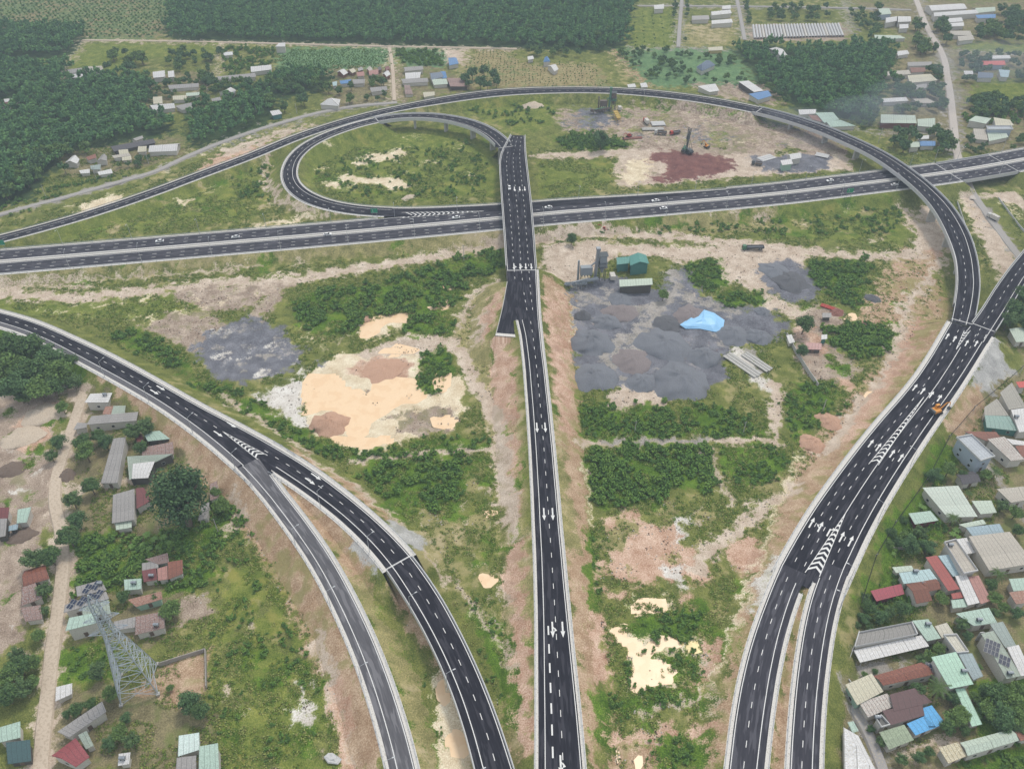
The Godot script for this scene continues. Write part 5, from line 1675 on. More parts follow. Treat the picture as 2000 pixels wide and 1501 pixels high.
var POOLS := [
	["large peach coloured muddy pool in the excavated sand", [-97.7, -294.7, -83.8, -295.4, -78.9, -290.5, -77.3, -285, -71.1, -283.2, -66.5, -278.9, -64, -283.2, -65.5, -291.3, -57.4, -292, -46.4, -290.5, -43.8, -283.2, -38.8, -278.9, -41.4, -274.3, -49.5, -273.6, -54.2, -270.1, -57.3, -266.7, -60.8, -262.4, -63.8, -259.1, -62.7, -255.8, -64.4, -252, -68.7, -251, -73, -257.4, -77, -264, -81.4, -270.1, -86.3, -269.1, -93.1, -267.1, -95.6, -277.8], "mud"],
	["pale pool fringed by shrubs above the large muddy pool", [-77, -336.6, -67.6, -342, -54.8, -346.5, -50.4, -342, -52.4, -335.2, -65.4, -334.3, -67.2, -327.8, -74.2, -322.3, -77, -327.8], "mud"],
	["thin pool on the upper rim of the sand pit", [-64.1, -312.7, -57, -317.2, -46.5, -313.1, -49.9, -308.7, -58.5, -307.9, -64.2, -309.9], "mud"],
	["small pool right of the large muddy pool", [-36.4, -295, -28.7, -295.8, -28.8, -288.7, -30.8, -283.2, -34.2, -280.3, -35.7, -285], "mud"],
	["round pool at the right end of the sand pit", [-35.3, -264, -28.6, -266.4, -24.3, -262.4, -27, -257.4, -33.8, -259.1], "mud"],
	["lower arm of the muddy pool beside the dirt mound", [-78.8, -252, -68.6, -250.4, -62.6, -251.6, -53.3, -252.6, -50.7, -248.8, -62.2, -244.5, -70.1, -245.7], "mud"],
	["sliver pool by the track near the bridge", [-36.8, -370.6, -26.3, -372.1, -27.2, -368.1, -35.5, -366.6], "mud"],
	["small pool in the scrub left of the bridge ramp", [-44.2, -350.7, -34, -355.4, -34.1, -348.8, -40.1, -346.1], "mud"],
	["branching peach pool at the lower centre right", [34.4, -157.3, 39.3, -158.3, 39.4, -154.7, 41.9, -153.7, 45.4, -150.8, 49.7, -153.1, 52.5, -154.1, 56.4, -151.1, 53.7, -150.4, 48.2, -148.4, 45.3, -146, 51.1, -144.7, 54.5, -142.2, 53.1, -137.7, 45, -136.8, 39.8, -135, 37.7, -137.7, 39.3, -142.2, 41.3, -144.1, 41.1, -146.9, 38.6, -148.4, 38.5, -151.1, 35.7, -152.7], "mud"],
	["yellow tinted arm of the branching pool", [53, -154.1, 56.7, -152.9, 59, -151.1, 60.3, -151.9, 63.4, -151.7, 64.6, -150.4, 61.3, -149.2, 57.1, -150.2], "mud_yellow"],
	["small peach pool above the branching pool", [42.9, -166.9, 45.6, -169.5, 50.9, -168.6, 54.8, -170.1, 55.2, -166.9, 54, -164.4, 47.7, -164.4, 43, -163.4], "mud"],
	["pool tight against the right fork near the bottom", [-20.9, -119, -19.1, -120.6, -17, -120.6, -14.5, -118.2, -13.2, -113.4, -15.5, -111.9, -18.7, -114.2], "mud"],
	["narrow pool beside the right fork", [-24.8, -141.3, -23.1, -138.1, -21.2, -134.1, -20.9, -130.3, -23, -132.4], "mud"],
	["left of two puddles at the bottom edge", [29, -113.4, 31.2, -115, 32.2, -113.4, 30.8, -110.4, 29.1, -109.4], "mud"],
	["right of two puddles at the bottom edge", [36.8, -113, 39.6, -113.4, 39.2, -110.4, 37.5, -109.1], "mud"],
	["puddle left of the central ramp foot", [-11.2, -178.9, -7.5, -180.5, -5.2, -176, -9.2, -174.9], "mud"],
	["puddle beside the dirt track at mid left", [-10.1, -210.1, -6.1, -211.1, -5, -208.8, -9, -207.7], "mud"],
	["thin puddle in the right hand wheel tracks", [161.2, -278.2, 165.6, -282.4, 166.3, -281, 161, -274.3], "mud"],
	["pale puddle by the scrap heap", [171.9, -342, 177.6, -343.3, 177.2, -338.8, 172.2, -337], "mud"]
]
var HEAPS := [
	["tall grey gravel heap nearest the ramp, left side of yard", 39.2, -318.5, 10.2, 5.5, "pile", 1, 0.0],
	["grey gravel heap behind the tall left one", 48.4, -336, 6.3, 3.5, "pile", 1.1, 0.3],
	["flat topped brownish heap in the yard middle", 58.2, -304.3, 8.9, 3.2, "pile_brown", 1, 0.6],
	["broad grey heap at the yard's lower left", 39.2, -291.9, 10.2, 5, "pile", 1, 0.9],
	["small pointed grey heap between two broad heaps", 60.9, -288.1, 6.5, 3.6, "pile", 1, 1.2],
	["largest grey heap at the yard's lower right", 78.6, -288.2, 12.5, 6.5, "pile", 1.1, 1.5],
	["steep grey heap right of the largest one", 93, -306.6, 7.5, 5, "pile", 1, 1.8],
	["wide low grey heap in front of the blue tarp", 75.6, -316.3, 11.7, 5, "pile", 1.2, 2.1],
	["dark low heap left of the blue tarp", 79, -334.9, 6.8, 2.2, "pile_dark", 1, 2.4],
	["dark heap at the yard's upper left edge", 36.5, -341.4, 4.3, 3.5, "pile_dark", 1, 2.7],
	["brown grey ridge near the bin shelter", 56.7, -344.8, 7, 3, "pile_brown", 1.2, 3.0],
	["grey heap right of the blue tarp", 110.8, -325.2, 7.2, 4, "pile", 1, 3.3],
	["rightmost grey heap of the main yard", 123.4, -323.7, 6.2, 3.6, "pile", 1, 3.6],
	["small heap by the shrubs right of the tarp", 130.1, -345.6, 3.7, 2.4, "pile", 1, 3.9],
	["brownish ridge above the blue tarp", 92.6, -341.6, 7.4, 3, "pile_brown", 1.2, 4.2],
	["low grey heap in front of the bin shelter", 57.1, -356.8, 6, 2.6, "pile", 1.2, 4.5],
	["big dark heap in the separate right hand yard", 152.6, -373.7, 8.4, 3.2, "pile_dark", 1.3, 4.8],
	["grey heap behind the big dark right hand heap", 147, -384.6, 6.9, 2.4, "pile", 1.2, 5.1],
	["small dark heap near the outer ramp", 192, -357.3, 3.8, 1.8, "pile_dark", 1.2, 5.4],
	["dark brown timber heap at the left frame edge", -208.2, -232, 4.7, 2, "soil_dark", 1.2, 0.5],
	["dark brown timber heap beside the dirt lane bend", -183.8, -229.3, 3.8, 1.6, "soil_dark", 0.8, 0.5],
	["dark waste heap below the pale green roof", -187.7, -197.4, 3.5, 1.4, "soil_dark", 1.4, 0.5],
	["heap of rusty red scrap metal by the grey shelter", 169.4, -344.8, 3.2, 2.2, "soil_scrap", 1.2, 0.5],
	["red brown soil mound standing in the muddy pool", -80.5, -259.8, 7.3, 4.5, "soil_red", 1.1, 0.5],
	["pale sand heap by the far mixing plant", 16, -621.8, 6.4, 3, "soil_pale", 1.3, 0.5],
	["pinkish soil ridge above the muddy pool", -62.3, -298.9, 7.3, 1.6, "soil_red", 1.5, 0.5],
	["reddish spoil bank beside the wheel tracks, upper", 140.6, -261.2, 5.9, 2.6, "soil_red", 0.8, 0.5],
	["reddish spoil bank beside the wheel tracks, lower", 129.5, -247.7, 5.7, 2.6, "soil_red", 0.8, 0.5],
	["broken earth mound in the left stone yard", -209, -266.3, 6.9, 2.6, "soil_pale", 1.2, 0.5],
	["grey rubble mound in the left stone yard", -212.7, -251.8, 6.2, 2, "soil_pale", 1.2, 0.5],
	["small red earth heap by the thicket pool", -75.1, -338.8, 2.4, 1.6, "soil_red", 1, 0.5],
	["pale earth heap near the loop gore", -65.4, -471.2, 3.3, 1.2, "soil_pale", 1.4, 0.5],
	["small brown earth heap by the shrub clump at right", 180.6, -335.2, 2.6, 1.6, "soil_red", 1.3, 0.5]
]
var HOUSES := [
	["awning", "flat grey rooftop with parapet above the white awning", [116.6, -152.7, 136.2, -156.7, 136.3, -152, 113.5, -147.3], 4.3, "p", "grey", "white", 1, 0],
	["awning", "white corrugated awning sloping down to the paved yard", [113.5, -146.9, 138.4, -152.6, 139.4, -148.6, 114.3, -142.6], 2.9, "s", "whitetin", "none", 1, 0],
	["house", "pale mint tin roof abutting the flat grey rooftop", [136.6, -157.5, 142.4, -158.1, 144.2, -151.2, 139.1, -150.1], 3.6, "s", "mint", "white", 1, 0],
	["shed", "small beige shed roof right of the pale mint roof", [143.9, -155.8, 148.6, -157.2, 149.5, -153, 144.7, -151.5], 3.2, "s", "cream", "white", 1, -1],
	["house", "narrow cream flat roof with grey parapet rim", [144.8, -151.8, 149.3, -152.1, 150.6, -145.3, 146.4, -144.9], 4.3, "p", "creamc", "white", 1, 0],
	["house", "large plain mint green roof with white end wall", [136.2, -142.2, 145.1, -144.1, 146.5, -133.3, 138.2, -131.7], 6.0, "s", "mint2", "white", 1, 0],
	["house", "blue grey sheet roof against the large mint roof", [147, -145, 151.7, -145.1, 152.3, -137.4, 148.4, -136], 3.6, "s", "bluegrey", "white", 1, 0],
	["house", "wide mint roof at the top of the solar panel row", [152.8, -160.4, 165.2, -162.8, 165.8, -157.1, 157.2, -155.9], 3.6, "s", "mint", "white", 1, -1],
	["house", "long dull mint roof carrying rooftop solar panels", [157.2, -151.8, 161.9, -152.9, 164.1, -137.1, 158.8, -136], 4.3, "s", "mintdull", "white", 1, 0],
	["house", "grey green tin roof above the long white roof at right", [162.5, -156.1, 167.4, -157.1, 168.2, -148.5, 164.1, -147.6], 3.6, "s", "greygreen", "white", 1, -1],
	["house", "long off white tin roof at the right frame edge", [164.1, -147.2, 168.5, -148.2, 168.4, -138.2, 164.4, -137.4], 3.6, "s", "whitetin", "white", 1, -1],
	["house", "long rusty brown roof with orange end", [116.6, -137.4, 134.5, -142.4, 136.7, -138, 118.7, -134.1], 3.6, "g", "rust", "white", 1, 0],
	["house", "cream tin roof with mint green front edge", [106.3, -133.9, 116.1, -137.8, 118, -131.9, 108.1, -127.3], 4.0, "s", "creamtin", "mintwall", 1, 0],
	["house", "white and brown striped tin roof", [109.1, -128.3, 119.1, -131.5, 120.7, -127.7, 110.5, -123.7], 3.2, "s", "striped", "white", 1, 0],
	["house", "dark brown sheet roof behind the bright blue roof", [119.3, -130.6, 128.7, -133, 132.1, -128.3, 118.9, -125.3], 4.0, "s", "brown", "white", 1, 0],
	["house", "dark brown lower roof with a white skylight", [115.3, -125.5, 128.8, -128.2, 128.2, -124.2, 116.6, -121.1], 3.6, "s", "brown", "white", 1, 0],
	["house", "bright blue roof wing under the coconut palm", [127.7, -126.5, 131.9, -127.7, 133.8, -121.7, 128.2, -119.9], 3.3, "f", "blue", "white", 1, 0],
	["house", "bright blue roof with white front wall", [121.8, -121.7, 128.3, -124.2, 130.6, -120.6, 123.1, -118], 3.3, "f", "blue", "white", 1, 0],
	["house", "worn pale green roof at the lane corner", [112.3, -119, 120.9, -121.4, 122.3, -116.8, 113.6, -113.8], 2.9, "s", "greenworn", "white", 1, 0],
	["house", "dark flat roof with a water tank", [112, -123.2, 114.2, -123.8, 115.9, -120.6, 112.9, -119.8], 4.3, "p", "darkgrey", "white", 1, 0],
	["house", "narrow mint roof running diagonally beside dense trees", [140.9, -132.7, 144.1, -132.9, 145.1, -121.6, 141.5, -120.8], 3.2, "s", "mint2", "white", 1, 0],
	["warehouse", "long pale green warehouse roof near the bottom right corner", [135.5, -115.6, 153, -119.8, 153.8, -116.3, 136.1, -111.6], 3.6, "g", "mintpale", "white", 1, -1],
	["warehouse", "cream roof dotted with ridges at the warehouse end", [128.4, -114.1, 135, -115.8, 136.2, -111.8, 129.6, -109.5], 3.2, "s", "creamdot", "white", 1, 0],
	["warehouse", "rust red roof at the far end of the warehouse", [153.6, -119.1, 158.9, -120.6, 158.8, -117.2, 154.1, -116.1], 3.6, "s", "rust", "white", 1, -1],
	["house", "big white corrugated roof beside the narrow asphalt lane", [101.3, -119.9, 105.1, -117.2, 108.1, -102.8, 96.5, -102.1], 3.6, "s", "whitetin", "white", 1, 0],
	["house", "tiny mint roof above the big white corrugated roof", [103.7, -122.2, 105.7, -122.6, 106.4, -119.6, 104.3, -119], 2.9, "s", "mint", "white", 1, 0],
	["shed", "dark slate shed roof below the blue grey house", [180.8, -226.6, 188.6, -228.6, 189.6, -222.9, 181.2, -221], 2.9, "g", "slate", "white", 1, 1],
	["house", "broad cream and mint roof facing the curve", [163.3, -217.9, 178, -219, 179.6, -203.9, 167.7, -203.6], 3.6, "s", "creammint", "white", 1, 1],
	["house", "square pale mint roof right of the broad cream roof", [180.6, -211.8, 188.4, -212, 188.2, -206.3, 181.5, -205.5], 3.2, "s", "mintpale", "white", 1, 1],
	["container_hut", "container hut with mint roof and dark red walls", [153.9, -206.1, 163, -207.4, 164.6, -203, 154.6, -201], 2.5, "s", "mint", "redwall", 1, 1],
	["warehouse", "beige flat warehouse roof at the right frame edge", [193.1, -217.8, 204.5, -219.2, 203.7, -212.4, 195.4, -210.6], 4.0, "f", "beige", "white", 1, 1],
	["warehouse", "blue grey ribbed roof across the end of the beige warehouse", [172.2, -198, 185.9, -199.8, 186, -195.8, 173.2, -194.1], 4.0, "s", "bluetin", "white", 1, 1],
	["house", "pale mint strip roof behind the palms", [170.7, -200.2, 181.2, -202.7, 181.7, -200.7, 172.9, -198.9], 3.2, "s", "mintpale", "white", 1, 1],
	["warehouse", "huge beige warehouse roof", [170.7, -192.9, 187.1, -195.1, 190, -181.4, 172.2, -178.2], 4.3, "s", "beige", "white", 1, 1],
	["warehouse", "small white roof next to the beige warehouse", [166.8, -193.1, 171, -193.8, 171.7, -187.3, 168, -186.6], 2.9, "s", "whitetin", "white", 1, 1],
	["house", "tall concrete flat roofed house with pale parapet", [159.7, -189.4, 164.6, -190.8, 166.7, -176.5, 161, -175.2], 6.0, "p", "beige", "white", 1, 1],
	["house", "light blue roof between red roof and concrete house", [156.3, -184.7, 161.5, -185.4, 162.7, -177.4, 158.6, -176.1], 3.6, "s", "lightblue", "white", 1, 1],
	["house", "long red ribbed roof", [151.3, -183.8, 155.8, -184.7, 158.8, -170.8, 154.3, -170], 3.6, "s", "red", "white", 1, 1],
	["house", "white ribbed roof below the concrete house", [158.9, -175.9, 163.4, -176.6, 163.6, -165.4, 158.9, -164.3], 3.2, "s", "whitetin", "white", 1, 1],
	["house", "salmon pink roof right of the white ribbed roof", [163.5, -175.5, 167.6, -176.2, 168.2, -166.4, 163.7, -164.8], 3.2, "s", "salmon", "white", 1, 1],
	["house", "small pale mint roof at the garden edge", [138.4, -180.6, 145.7, -181.3, 146.2, -179.3, 139, -178.2], 2.9, "s", "mintpale", "white", 1, 1],
	["house", "pale blue green roof with rooftop solar heater", [139.4, -177.4, 151.2, -179.2, 152.5, -174.8, 139.6, -173], 3.6, "s", "bluepale", "white", 1, 1],
	["house", "brown tiled hip roofed house", [140.3, -172.8, 145.8, -173.9, 147.2, -166, 141, -164.7], 3.6, "g", "browntile", "white", 1, 1],
	["house", "brown tiled rear wing behind the round tree", [146, -173.9, 152, -175.2, 152.1, -170.8, 146.8, -169.6], 3.6, "g", "browntile", "white", 1, 1],
	["container_hut", "dark pink container with corrugated top", [127.3, -170.7, 139.4, -173.7, 139.1, -169.6, 128.1, -166.6], 2.3, "s", "magenta", "darkred", 1, 1],
	["house", "small red roof beside the round tree", [155.1, -169.2, 159.1, -170, 159, -167.7, 154.9, -167.1], 2.9, "s", "red", "white", 1, 1],
	["house", "low pale mint roof below the small red roof", [154.2, -166.7, 159, -167.3, 159.1, -164.2, 153.6, -163.6], 2.5, "s", "mint", "white", 1, 1],
	["house", "mint roof at the right edge beside palms", [178.1, -175.1, 183.9, -175.5, 183.4, -170.7, 177.6, -170.1], 3.2, "s", "mint", "white", 1, 1],
	["house", "orange rusty roof at the right edge", [175.5, -169.4, 181.7, -170.3, 180.8, -165.4, 176, -164.8], 3.2, "s", "rust2", "white", 1, 1],
	["villa", "grey beige roof at the top of the right village", [220, -274.7, 228.7, -281.8, 228.1, -266.1, 219.6, -264.4], 4.3, "s", "beigegrey", "white", 1, 1],
	["house", "tan grey roof nearest the road slope", [209.6, -266.2, 217.9, -272, 218.4, -261.1, 207.7, -261.5], 3.6, "s", "beigegrey", "white", 1, 1],
	["house", "worn teal roof with teal walls", [207.6, -261.2, 218.3, -260.6, 218.4, -251.8, 205.5, -254.1], 3.2, "s", "tealworn", "tealwall", 1, 1],
	["house", "tall off white roof right of the worn teal roof", [219.4, -263, 226.6, -264.4, 222.2, -250.7, 217.3, -250], 4.3, "s", "whitetin", "white", 1, 1],
	["house", "bright red roof corner at the right edge", [232, -283.7, 236.6, -284.4, 235.4, -280.1, 231.9, -280.1], 3.6, "s", "redbright", "white", 1, 1],
	["house", "three storey blue grey house with small windows", [186.1, -243.2, 193.2, -244.8, 197.3, -231.9, 190.3, -229.3], 7.6, "p", "bluewhite", "bluewall", 1, 1],
	["house", "rusty roof behind the blue grey house", [193.8, -250.5, 207.5, -250.1, 208.6, -246.7, 201.3, -245.5], 3.6, "s", "rust", "white", 1, 1],
	["house", "white roof with brown ribs beside the blue grey house", [200.9, -244.7, 208.8, -246.3, 211.9, -233.9, 205.8, -233], 4.3, "s", "striped", "white", 1, 1],
	["house", "thin white roof at the right edge", [210.8, -247.4, 218, -245.6, 217.7, -243.1, 211.9, -243.7], 3.2, "f", "whitetin", "white", 1, 1],
	["house", "rust brown roof below the thin white roof", [212.1, -242.2, 217.3, -242.8, 216, -237.1, 212.4, -236.2], 3.2, "s", "rust", "white", 1, 1],
	["house", "pale green roof below the approach road", [247.8, -324.4, 257.8, -326.5, 254.1, -315.2, 247.1, -314.7], 3.2, "s", "mintpale", "white", 1, 1],
	["house", "bright white box house near the embankment", [-190.8, -269.1, -190.6, -275, -180.9, -275.7, -180.3, -269.1], 4.3, "f", "whitetin", "white", 1, 2],
	["house", "rust red striped roof below the white house", [-180.7, -262.6, -181.3, -267.6, -177.9, -268.3, -176.9, -262.6], 2.9, "s", "rust2", "white", 1, 2],
	["house", "faded green roof right of the rust red striped roof", [-176.7, -262.2, -177.7, -267.9, -172.7, -268.6, -171.2, -263.2], 2.9, "s", "mintdull", "white", 1, 2],
	["house", "long grey tin roof behind dark trees", [-184.2, -254.7, -184.2, -260.2, -165.4, -264.2, -164.2, -258.3], 3.2, "s", "greytin", "white", 1, 2],
	["shed", "low grey lean-to", [-189.5, -252.9, -189.8, -257.4, -185.7, -257.7, -184.7, -254.8], 2.5, "s", "greytin", "white", 1, 2],
	["house", "pale green roof over a dark open porch", [-158.8, -250.6, -151.7, -251.5, -145.8, -247.1, -154.9, -245.6], 3.2, "s", "mint", "dark", 1, 2],
	["shed", "dark red lean-to roof left of the pale green porch", [-161.7, -250, -159.2, -250.3, -155.6, -244.4, -158.9, -243.8], 2.5, "s", "darkredtin", "white", 1, 2],
	["house", "grey roof with rusty orange stripes", [-155.8, -241.6, -144, -245.2, -141.4, -238.2, -154.3, -236.2], 2.9, "s", "rustgrey", "white", 1, 2],
	["workshop", "long plain grey roof beside the workshop", [-169.2, -245.8, -164.1, -246.7, -158.7, -221.4, -165.4, -221.2], 3.6, "s", "greytin", "white", 1, 2],
	["workshop", "dull green workshop roof with open front", [-159.5, -235.2, -140.9, -236.7, -147.5, -232.8, -154.4, -222.8], 3.6, "s", "mintdull", "dark", 1, 2],
	["workshop", "off white workshop roof with dark open bay", [-155.8, -231.3, -147.2, -232.7, -147.2, -224.1, -153.7, -223.6], 3.7, "s", "whitetin", "dark", 1, 2],
	["house", "brown grey house roof west of the giant tree", [-157.4, -214.1, -150, -217.3, -145.1, -202.4, -153.1, -200.6], 3.6, "s", "greytin", "white", 1, 2],
	["awning", "pale awning in front of the brown grey house", [-152.5, -201.4, -146.7, -203, -145.5, -199.7, -151.1, -198.4], 2.3, "s", "mintpale", "white", 1, 2],
	["house", "dark red roof tucked beneath the giant tree", [-150, -218, -146.9, -218.5, -142.1, -212.3, -146.5, -208.1], 3.2, "s", "darkredtin", "white", 1, 2],
	["shed", "narrow rusty shed behind the giant tree", [-121.4, -220.7, -118.8, -222.6, -116.5, -214.2, -119.1, -212.6], 2.9, "s", "rustgrey", "white", 1, 2],
	["shed", "low grey shed east of the giant tree", [-121.6, -210.7, -118.9, -211.5, -117.7, -204, -121.1, -202.7], 2.6, "s", "greytin", "white", 1, 2],
	["house", "dark red roof at the left frame edge", [-200.3, -208.4, -196, -208.6, -194.4, -203.5, -198.1, -203], 3.2, "s", "darkredtin", "white", 1, 2],
	["shed", "grey open sided shed at the left frame edge", [-197.8, -202.5, -194, -202.7, -191.2, -194.8, -194.3, -194], 3.2, "s", "greytin", "dark", 1, 2],
	["house", "pale green roof beside a stone yard", [-192.4, -207.6, -187.7, -208.9, -186.4, -201.7, -190.1, -201.2], 2.9, "s", "mint", "white", 1, 2],
	["awning", "small blue awning by the stone yard", [-192.9, -200.3, -189.7, -201.5, -189, -198.8, -192, -198], 2.2, "s", "bluetin", "dark", 1, 2],
	["house", "brown rusty house by the banana plants", [-176.8, -178.8, -170.2, -181.6, -166.2, -175.5, -174.1, -172.2], 3.2, "g", "rust", "white", 1, 2],
	["house", "patched rusty roof below the brown house", [-173.9, -171.4, -170, -173.2, -165.2, -167.4, -171.2, -164], 3.1, "s", "rustgrey", "white", 1, 2],
	["house", "red and white patched roof with blue barrel", [-170.7, -163.1, -164.3, -164.3, -161.6, -159, -167.1, -158], 2.9, "s", "rustgrey", "white", 1, 2],
	["house", "upper grey roof with two solar panel groups", [-154.4, -171, -146.5, -173.8, -143.1, -169.9, -152.5, -167.2], 4.3, "s", "greytin", "white", 1, 2],
	["house", "lower grey roof with a row of solar panels", [-155.1, -163.6, -143, -169.1, -140.9, -166.3, -154.4, -160.5], 4.3, "s", "greytin", "white", 1, 2],
	["house", "mint roof with red stripe under the lattice tower", [-149.6, -163.9, -141.3, -166.4, -138.5, -160.8, -147.7, -159.6], 3.6, "s", "mintdull", "white", 1, 2],
	["house", "tall pale green house in front of the lattice tower", [-150.4, -157.2, -142.3, -159.2, -140.2, -155.6, -149.8, -152.4], 6.0, "s", "mint", "white", 1, 2],
	["house", "dark red middle roof of the rusty cluster", [-134.2, -178.8, -129.4, -180, -127.4, -175.3, -132, -174.2], 2.9, "s", "darkredtin", "white", 1, 2],
	["house", "white and rust upper roof of the rusty cluster", [-134.6, -183.6, -127.2, -186.6, -125.5, -182.7, -129, -181.8], 3.2, "s", "rustgrey", "white", 1, 2],
	["house", "grey roof of the rusty cluster", [-135.3, -182.2, -129.7, -183.3, -128.7, -180.3, -134.2, -179], 3.0, "s", "greytin", "white", 1, 2],
	["house", "rusty right hand roof of the rusty cluster", [-125.9, -182.5, -120.8, -183.6, -119.1, -177.9, -123.6, -175.3], 2.9, "s", "rust", "white", 1, 2],
	["house", "pink worn roof of the rusty cluster", [-129, -179.9, -125.7, -181.2, -123.9, -175.6, -127.2, -175], 2.7, "s", "salmon", "white", 1, 2],
	["house", "pale mint front roof of the rusty cluster", [-139.1, -174.8, -132.9, -175.3, -131.6, -171.1, -137.4, -170.5], 3.2, "s", "mint", "white", 1, 2],
	["house", "orange rusty roof with green side", [-134.8, -166.6, -124.2, -170, -122.9, -167.1, -131.1, -163.9], 2.9, "s", "rust2", "mintwall", 1, 2],
	["house", "grey brown roof right of the lattice tower", [-136.5, -157.8, -129.7, -159.8, -128.3, -155.8, -134.8, -154.6], 2.9, "s", "greytin", "white", 1, 2],
	["house", "red and white patched roof right of the lattice tower", [-129.3, -159.4, -120.4, -161.5, -118.1, -155.4, -127.4, -152.6], 3.2, "s", "rustgrey", "white", 1, 2],
	["house", "small off white roof beside the dirt lane", [-146.1, -133.9, -141.4, -135.3, -140.3, -131.8, -144.5, -129.3], 2.6, "s", "whitetin", "white", 1, 2],
	["house", "red gable roof below the long grey roof", [-137.7, -111.6, -132.7, -117.1, -126.1, -111.3, -129, -108.3], 3.6, "g", "red2", "white", 1, 2],
	["house", "long pale grey diagonal roof", [-138.9, -118.8, -128.9, -128.6, -126.5, -125.4, -134.7, -117.2], 3.6, "s", "greytin", "white", 1, 2],
	["house", "small faded green roof next to the red gable", [-132.3, -117.9, -130.2, -119.3, -126.4, -114.9, -128.4, -113.8], 3.2, "s", "mintdull", "white", 1, 2],
	["house", "mint roof in the lower left corner", [-158.4, -120, -151.9, -122.3, -149.7, -117.4, -156, -115.7], 3.2, "s", "mint", "white", 1, 2],
	["house", "dark teal roof in the lower left corner", [-153.3, -115.7, -146.3, -116.6, -143.4, -110.4, -150, -109.5], 2.9, "s", "tealdark", "dark", 1, 2],
	["house", "white and mint roof by the bottom edge", [-101.5, -117.7, -95.5, -118.7, -94, -113.7, -100, -111.6], 3.2, "s", "whitemint", "white", 1, 2],
	["house", "grey roof by the bottom edge", [-100.2, -111.2, -94.5, -111.9, -93.3, -106.8, -99.1, -106.5], 2.9, "s", "greytin", "white", 1, 2],
	["house", "tall pale mint roof by the bottom edge", [-93.8, -113.8, -88.4, -114.8, -85.8, -105.9, -91.8, -105.6], 4.3, "s", "mint", "white", 1, 2],
	["house", "small white roof by the bottom edge", [-118.1, -112.5, -114.7, -113, -114, -109.6, -117.2, -109.1], 2.7, "s", "whitetin", "white", 1, 2],
	["house", "weathered grey roof", [-375.2, -691.2, -365.1, -696.1, -361.6, -687.6, -372.2, -684], 2.5, "s", "greytin", "white", 0, 3],
	["house", "tan long roof beside the field corner", [-365.1, -697.3, -349.6, -699.8, -344.5, -691.2, -356.4, -686.4], 2.5, "s", "beige", "white", 0, 3],
	["house", "low white strip roof", [-368.2, -683.3, -359.2, -683.3, -356.9, -677.3, -365.3, -676.1], 1.9, "s", "whitetin", "white", 0, 3],
	["house", "white two storey house above the plantation", [-299.9, -681.8, -290.8, -685.4, -287, -673.5, -295.9, -671.1], 3.7, "s", "whitetin", "white", 0, 3],
	["house", "narrow white house next to the two storey house", [-287.5, -683, -283.1, -685.4, -279.3, -673.5, -284, -672.3], 3.7, "s", "whitetin", "white", 0, 3],
	["house", "long low grey farm roof", [-279.5, -656.9, -255.9, -661.4, -253.9, -654.7, -276.5, -650.2], 2.2, "s", "greytin", "white", 0, 3],
	["house", "pale green strip roof", [-259.9, -640.4, -249.5, -642.5, -247.9, -637.1, -257.8, -635], 2.2, "s", "mintpale", "white", 0, 3],
	["house", "cream square roof", [-282.4, -629.9, -275.5, -631, -271.7, -619.5, -278.5, -618.5], 2.5, "s", "creamtin", "white", 0, 3],
	["house", "cream ribbed roof", [-268.1, -633.1, -257.8, -635.3, -255.2, -626.8, -266, -626.8], 2.5, "s", "creamtin", "white", 0, 3],
	["house", "grey slanting roof", [-259.5, -612.3, -248.6, -619.5, -245.2, -609.3, -252.5, -606.3], 2.5, "s", "greytin", "white", 0, 3],
	["house", "jumbled white roof", [-281.8, -615.4, -262.2, -618.5, -258.8, -610.3, -273.7, -605.3], 2.5, "g", "whitetin", "white", 0, 3],
	["house", "very long grey roof by the dirt track", [-245.1, -675.6, -215.2, -684, -212.7, -676.8, -241.8, -669.8], 2.5, "s", "greytin", "white", 0, 3],
	["warehouse", "white warehouse roof by the crop field", [-222.6, -700.2, -205.5, -703.9, -203.5, -692.8, -219.3, -686.7], 2.8, "g", "whitetin", "white", 0, 3],
	["house", "white gable roof in the plantation gap", [-234.8, -642.8, -229.7, -648.3, -221.6, -647.2, -221.5, -640.6], 2.5, "g", "whitetin", "white", 0, 3],
	["house", "small grey white roof in the plantation gap", [-236.5, -628.6, -230.5, -632.8, -227.9, -626.5, -234.6, -624.4], 2.2, "s", "greytin", "white", 0, 3],
	["hut", "small white hut by the track junction", [-255.9, -735.5, -248.4, -738.2, -246.2, -731.5, -253.6, -728.9], 2.2, "s", "whitetin", "white", 0, 3],
	["house", "dark red roof at the left frame edge", [-398.3, -620.5, -390.8, -621.6, -388.2, -614.4, -395.4, -611.3], 2.5, "g", "darkredtin", "white", 0, 3],
	["house", "white strip roof at the left frame edge", [-399, -627.6, -388.4, -630.7, -388.6, -623.4, -395.7, -622.3], 2.2, "s", "whitetin", "white", 0, 3],
	["hall", "large white grey hall roof", [-253.1, -541.5, -234.3, -544.9, -232.9, -532.3, -252.2, -530.6], 3.1, "g", "whitetin", "white", 0, 4],
	["hall", "small cream roof left of the hall", [-262.6, -540.1, -256.8, -540.9, -254.9, -533.4, -260.7, -532.6], 2.2, "s", "creamtin", "white", 0, 4],
	["house", "cream roof behind timber piles", [-274.4, -534.3, -268.3, -535.9, -264.9, -528.5, -271.3, -527.7], 2.2, "s", "creamtin", "white", 0, 4],
	["house", "grey gable roof at the wood edge", [-272.6, -553.1, -266.6, -559.3, -264, -554.9, -268, -550.5], 2.5, "g", "greytin", "white", 0, 4],
	["shed", "long dark timber shed roof", [-282, -540.1, -256.1, -552.9, -252.9, -547.8, -277.3, -533.4], 2.2, "s", "slate", "dark", 0, 4],
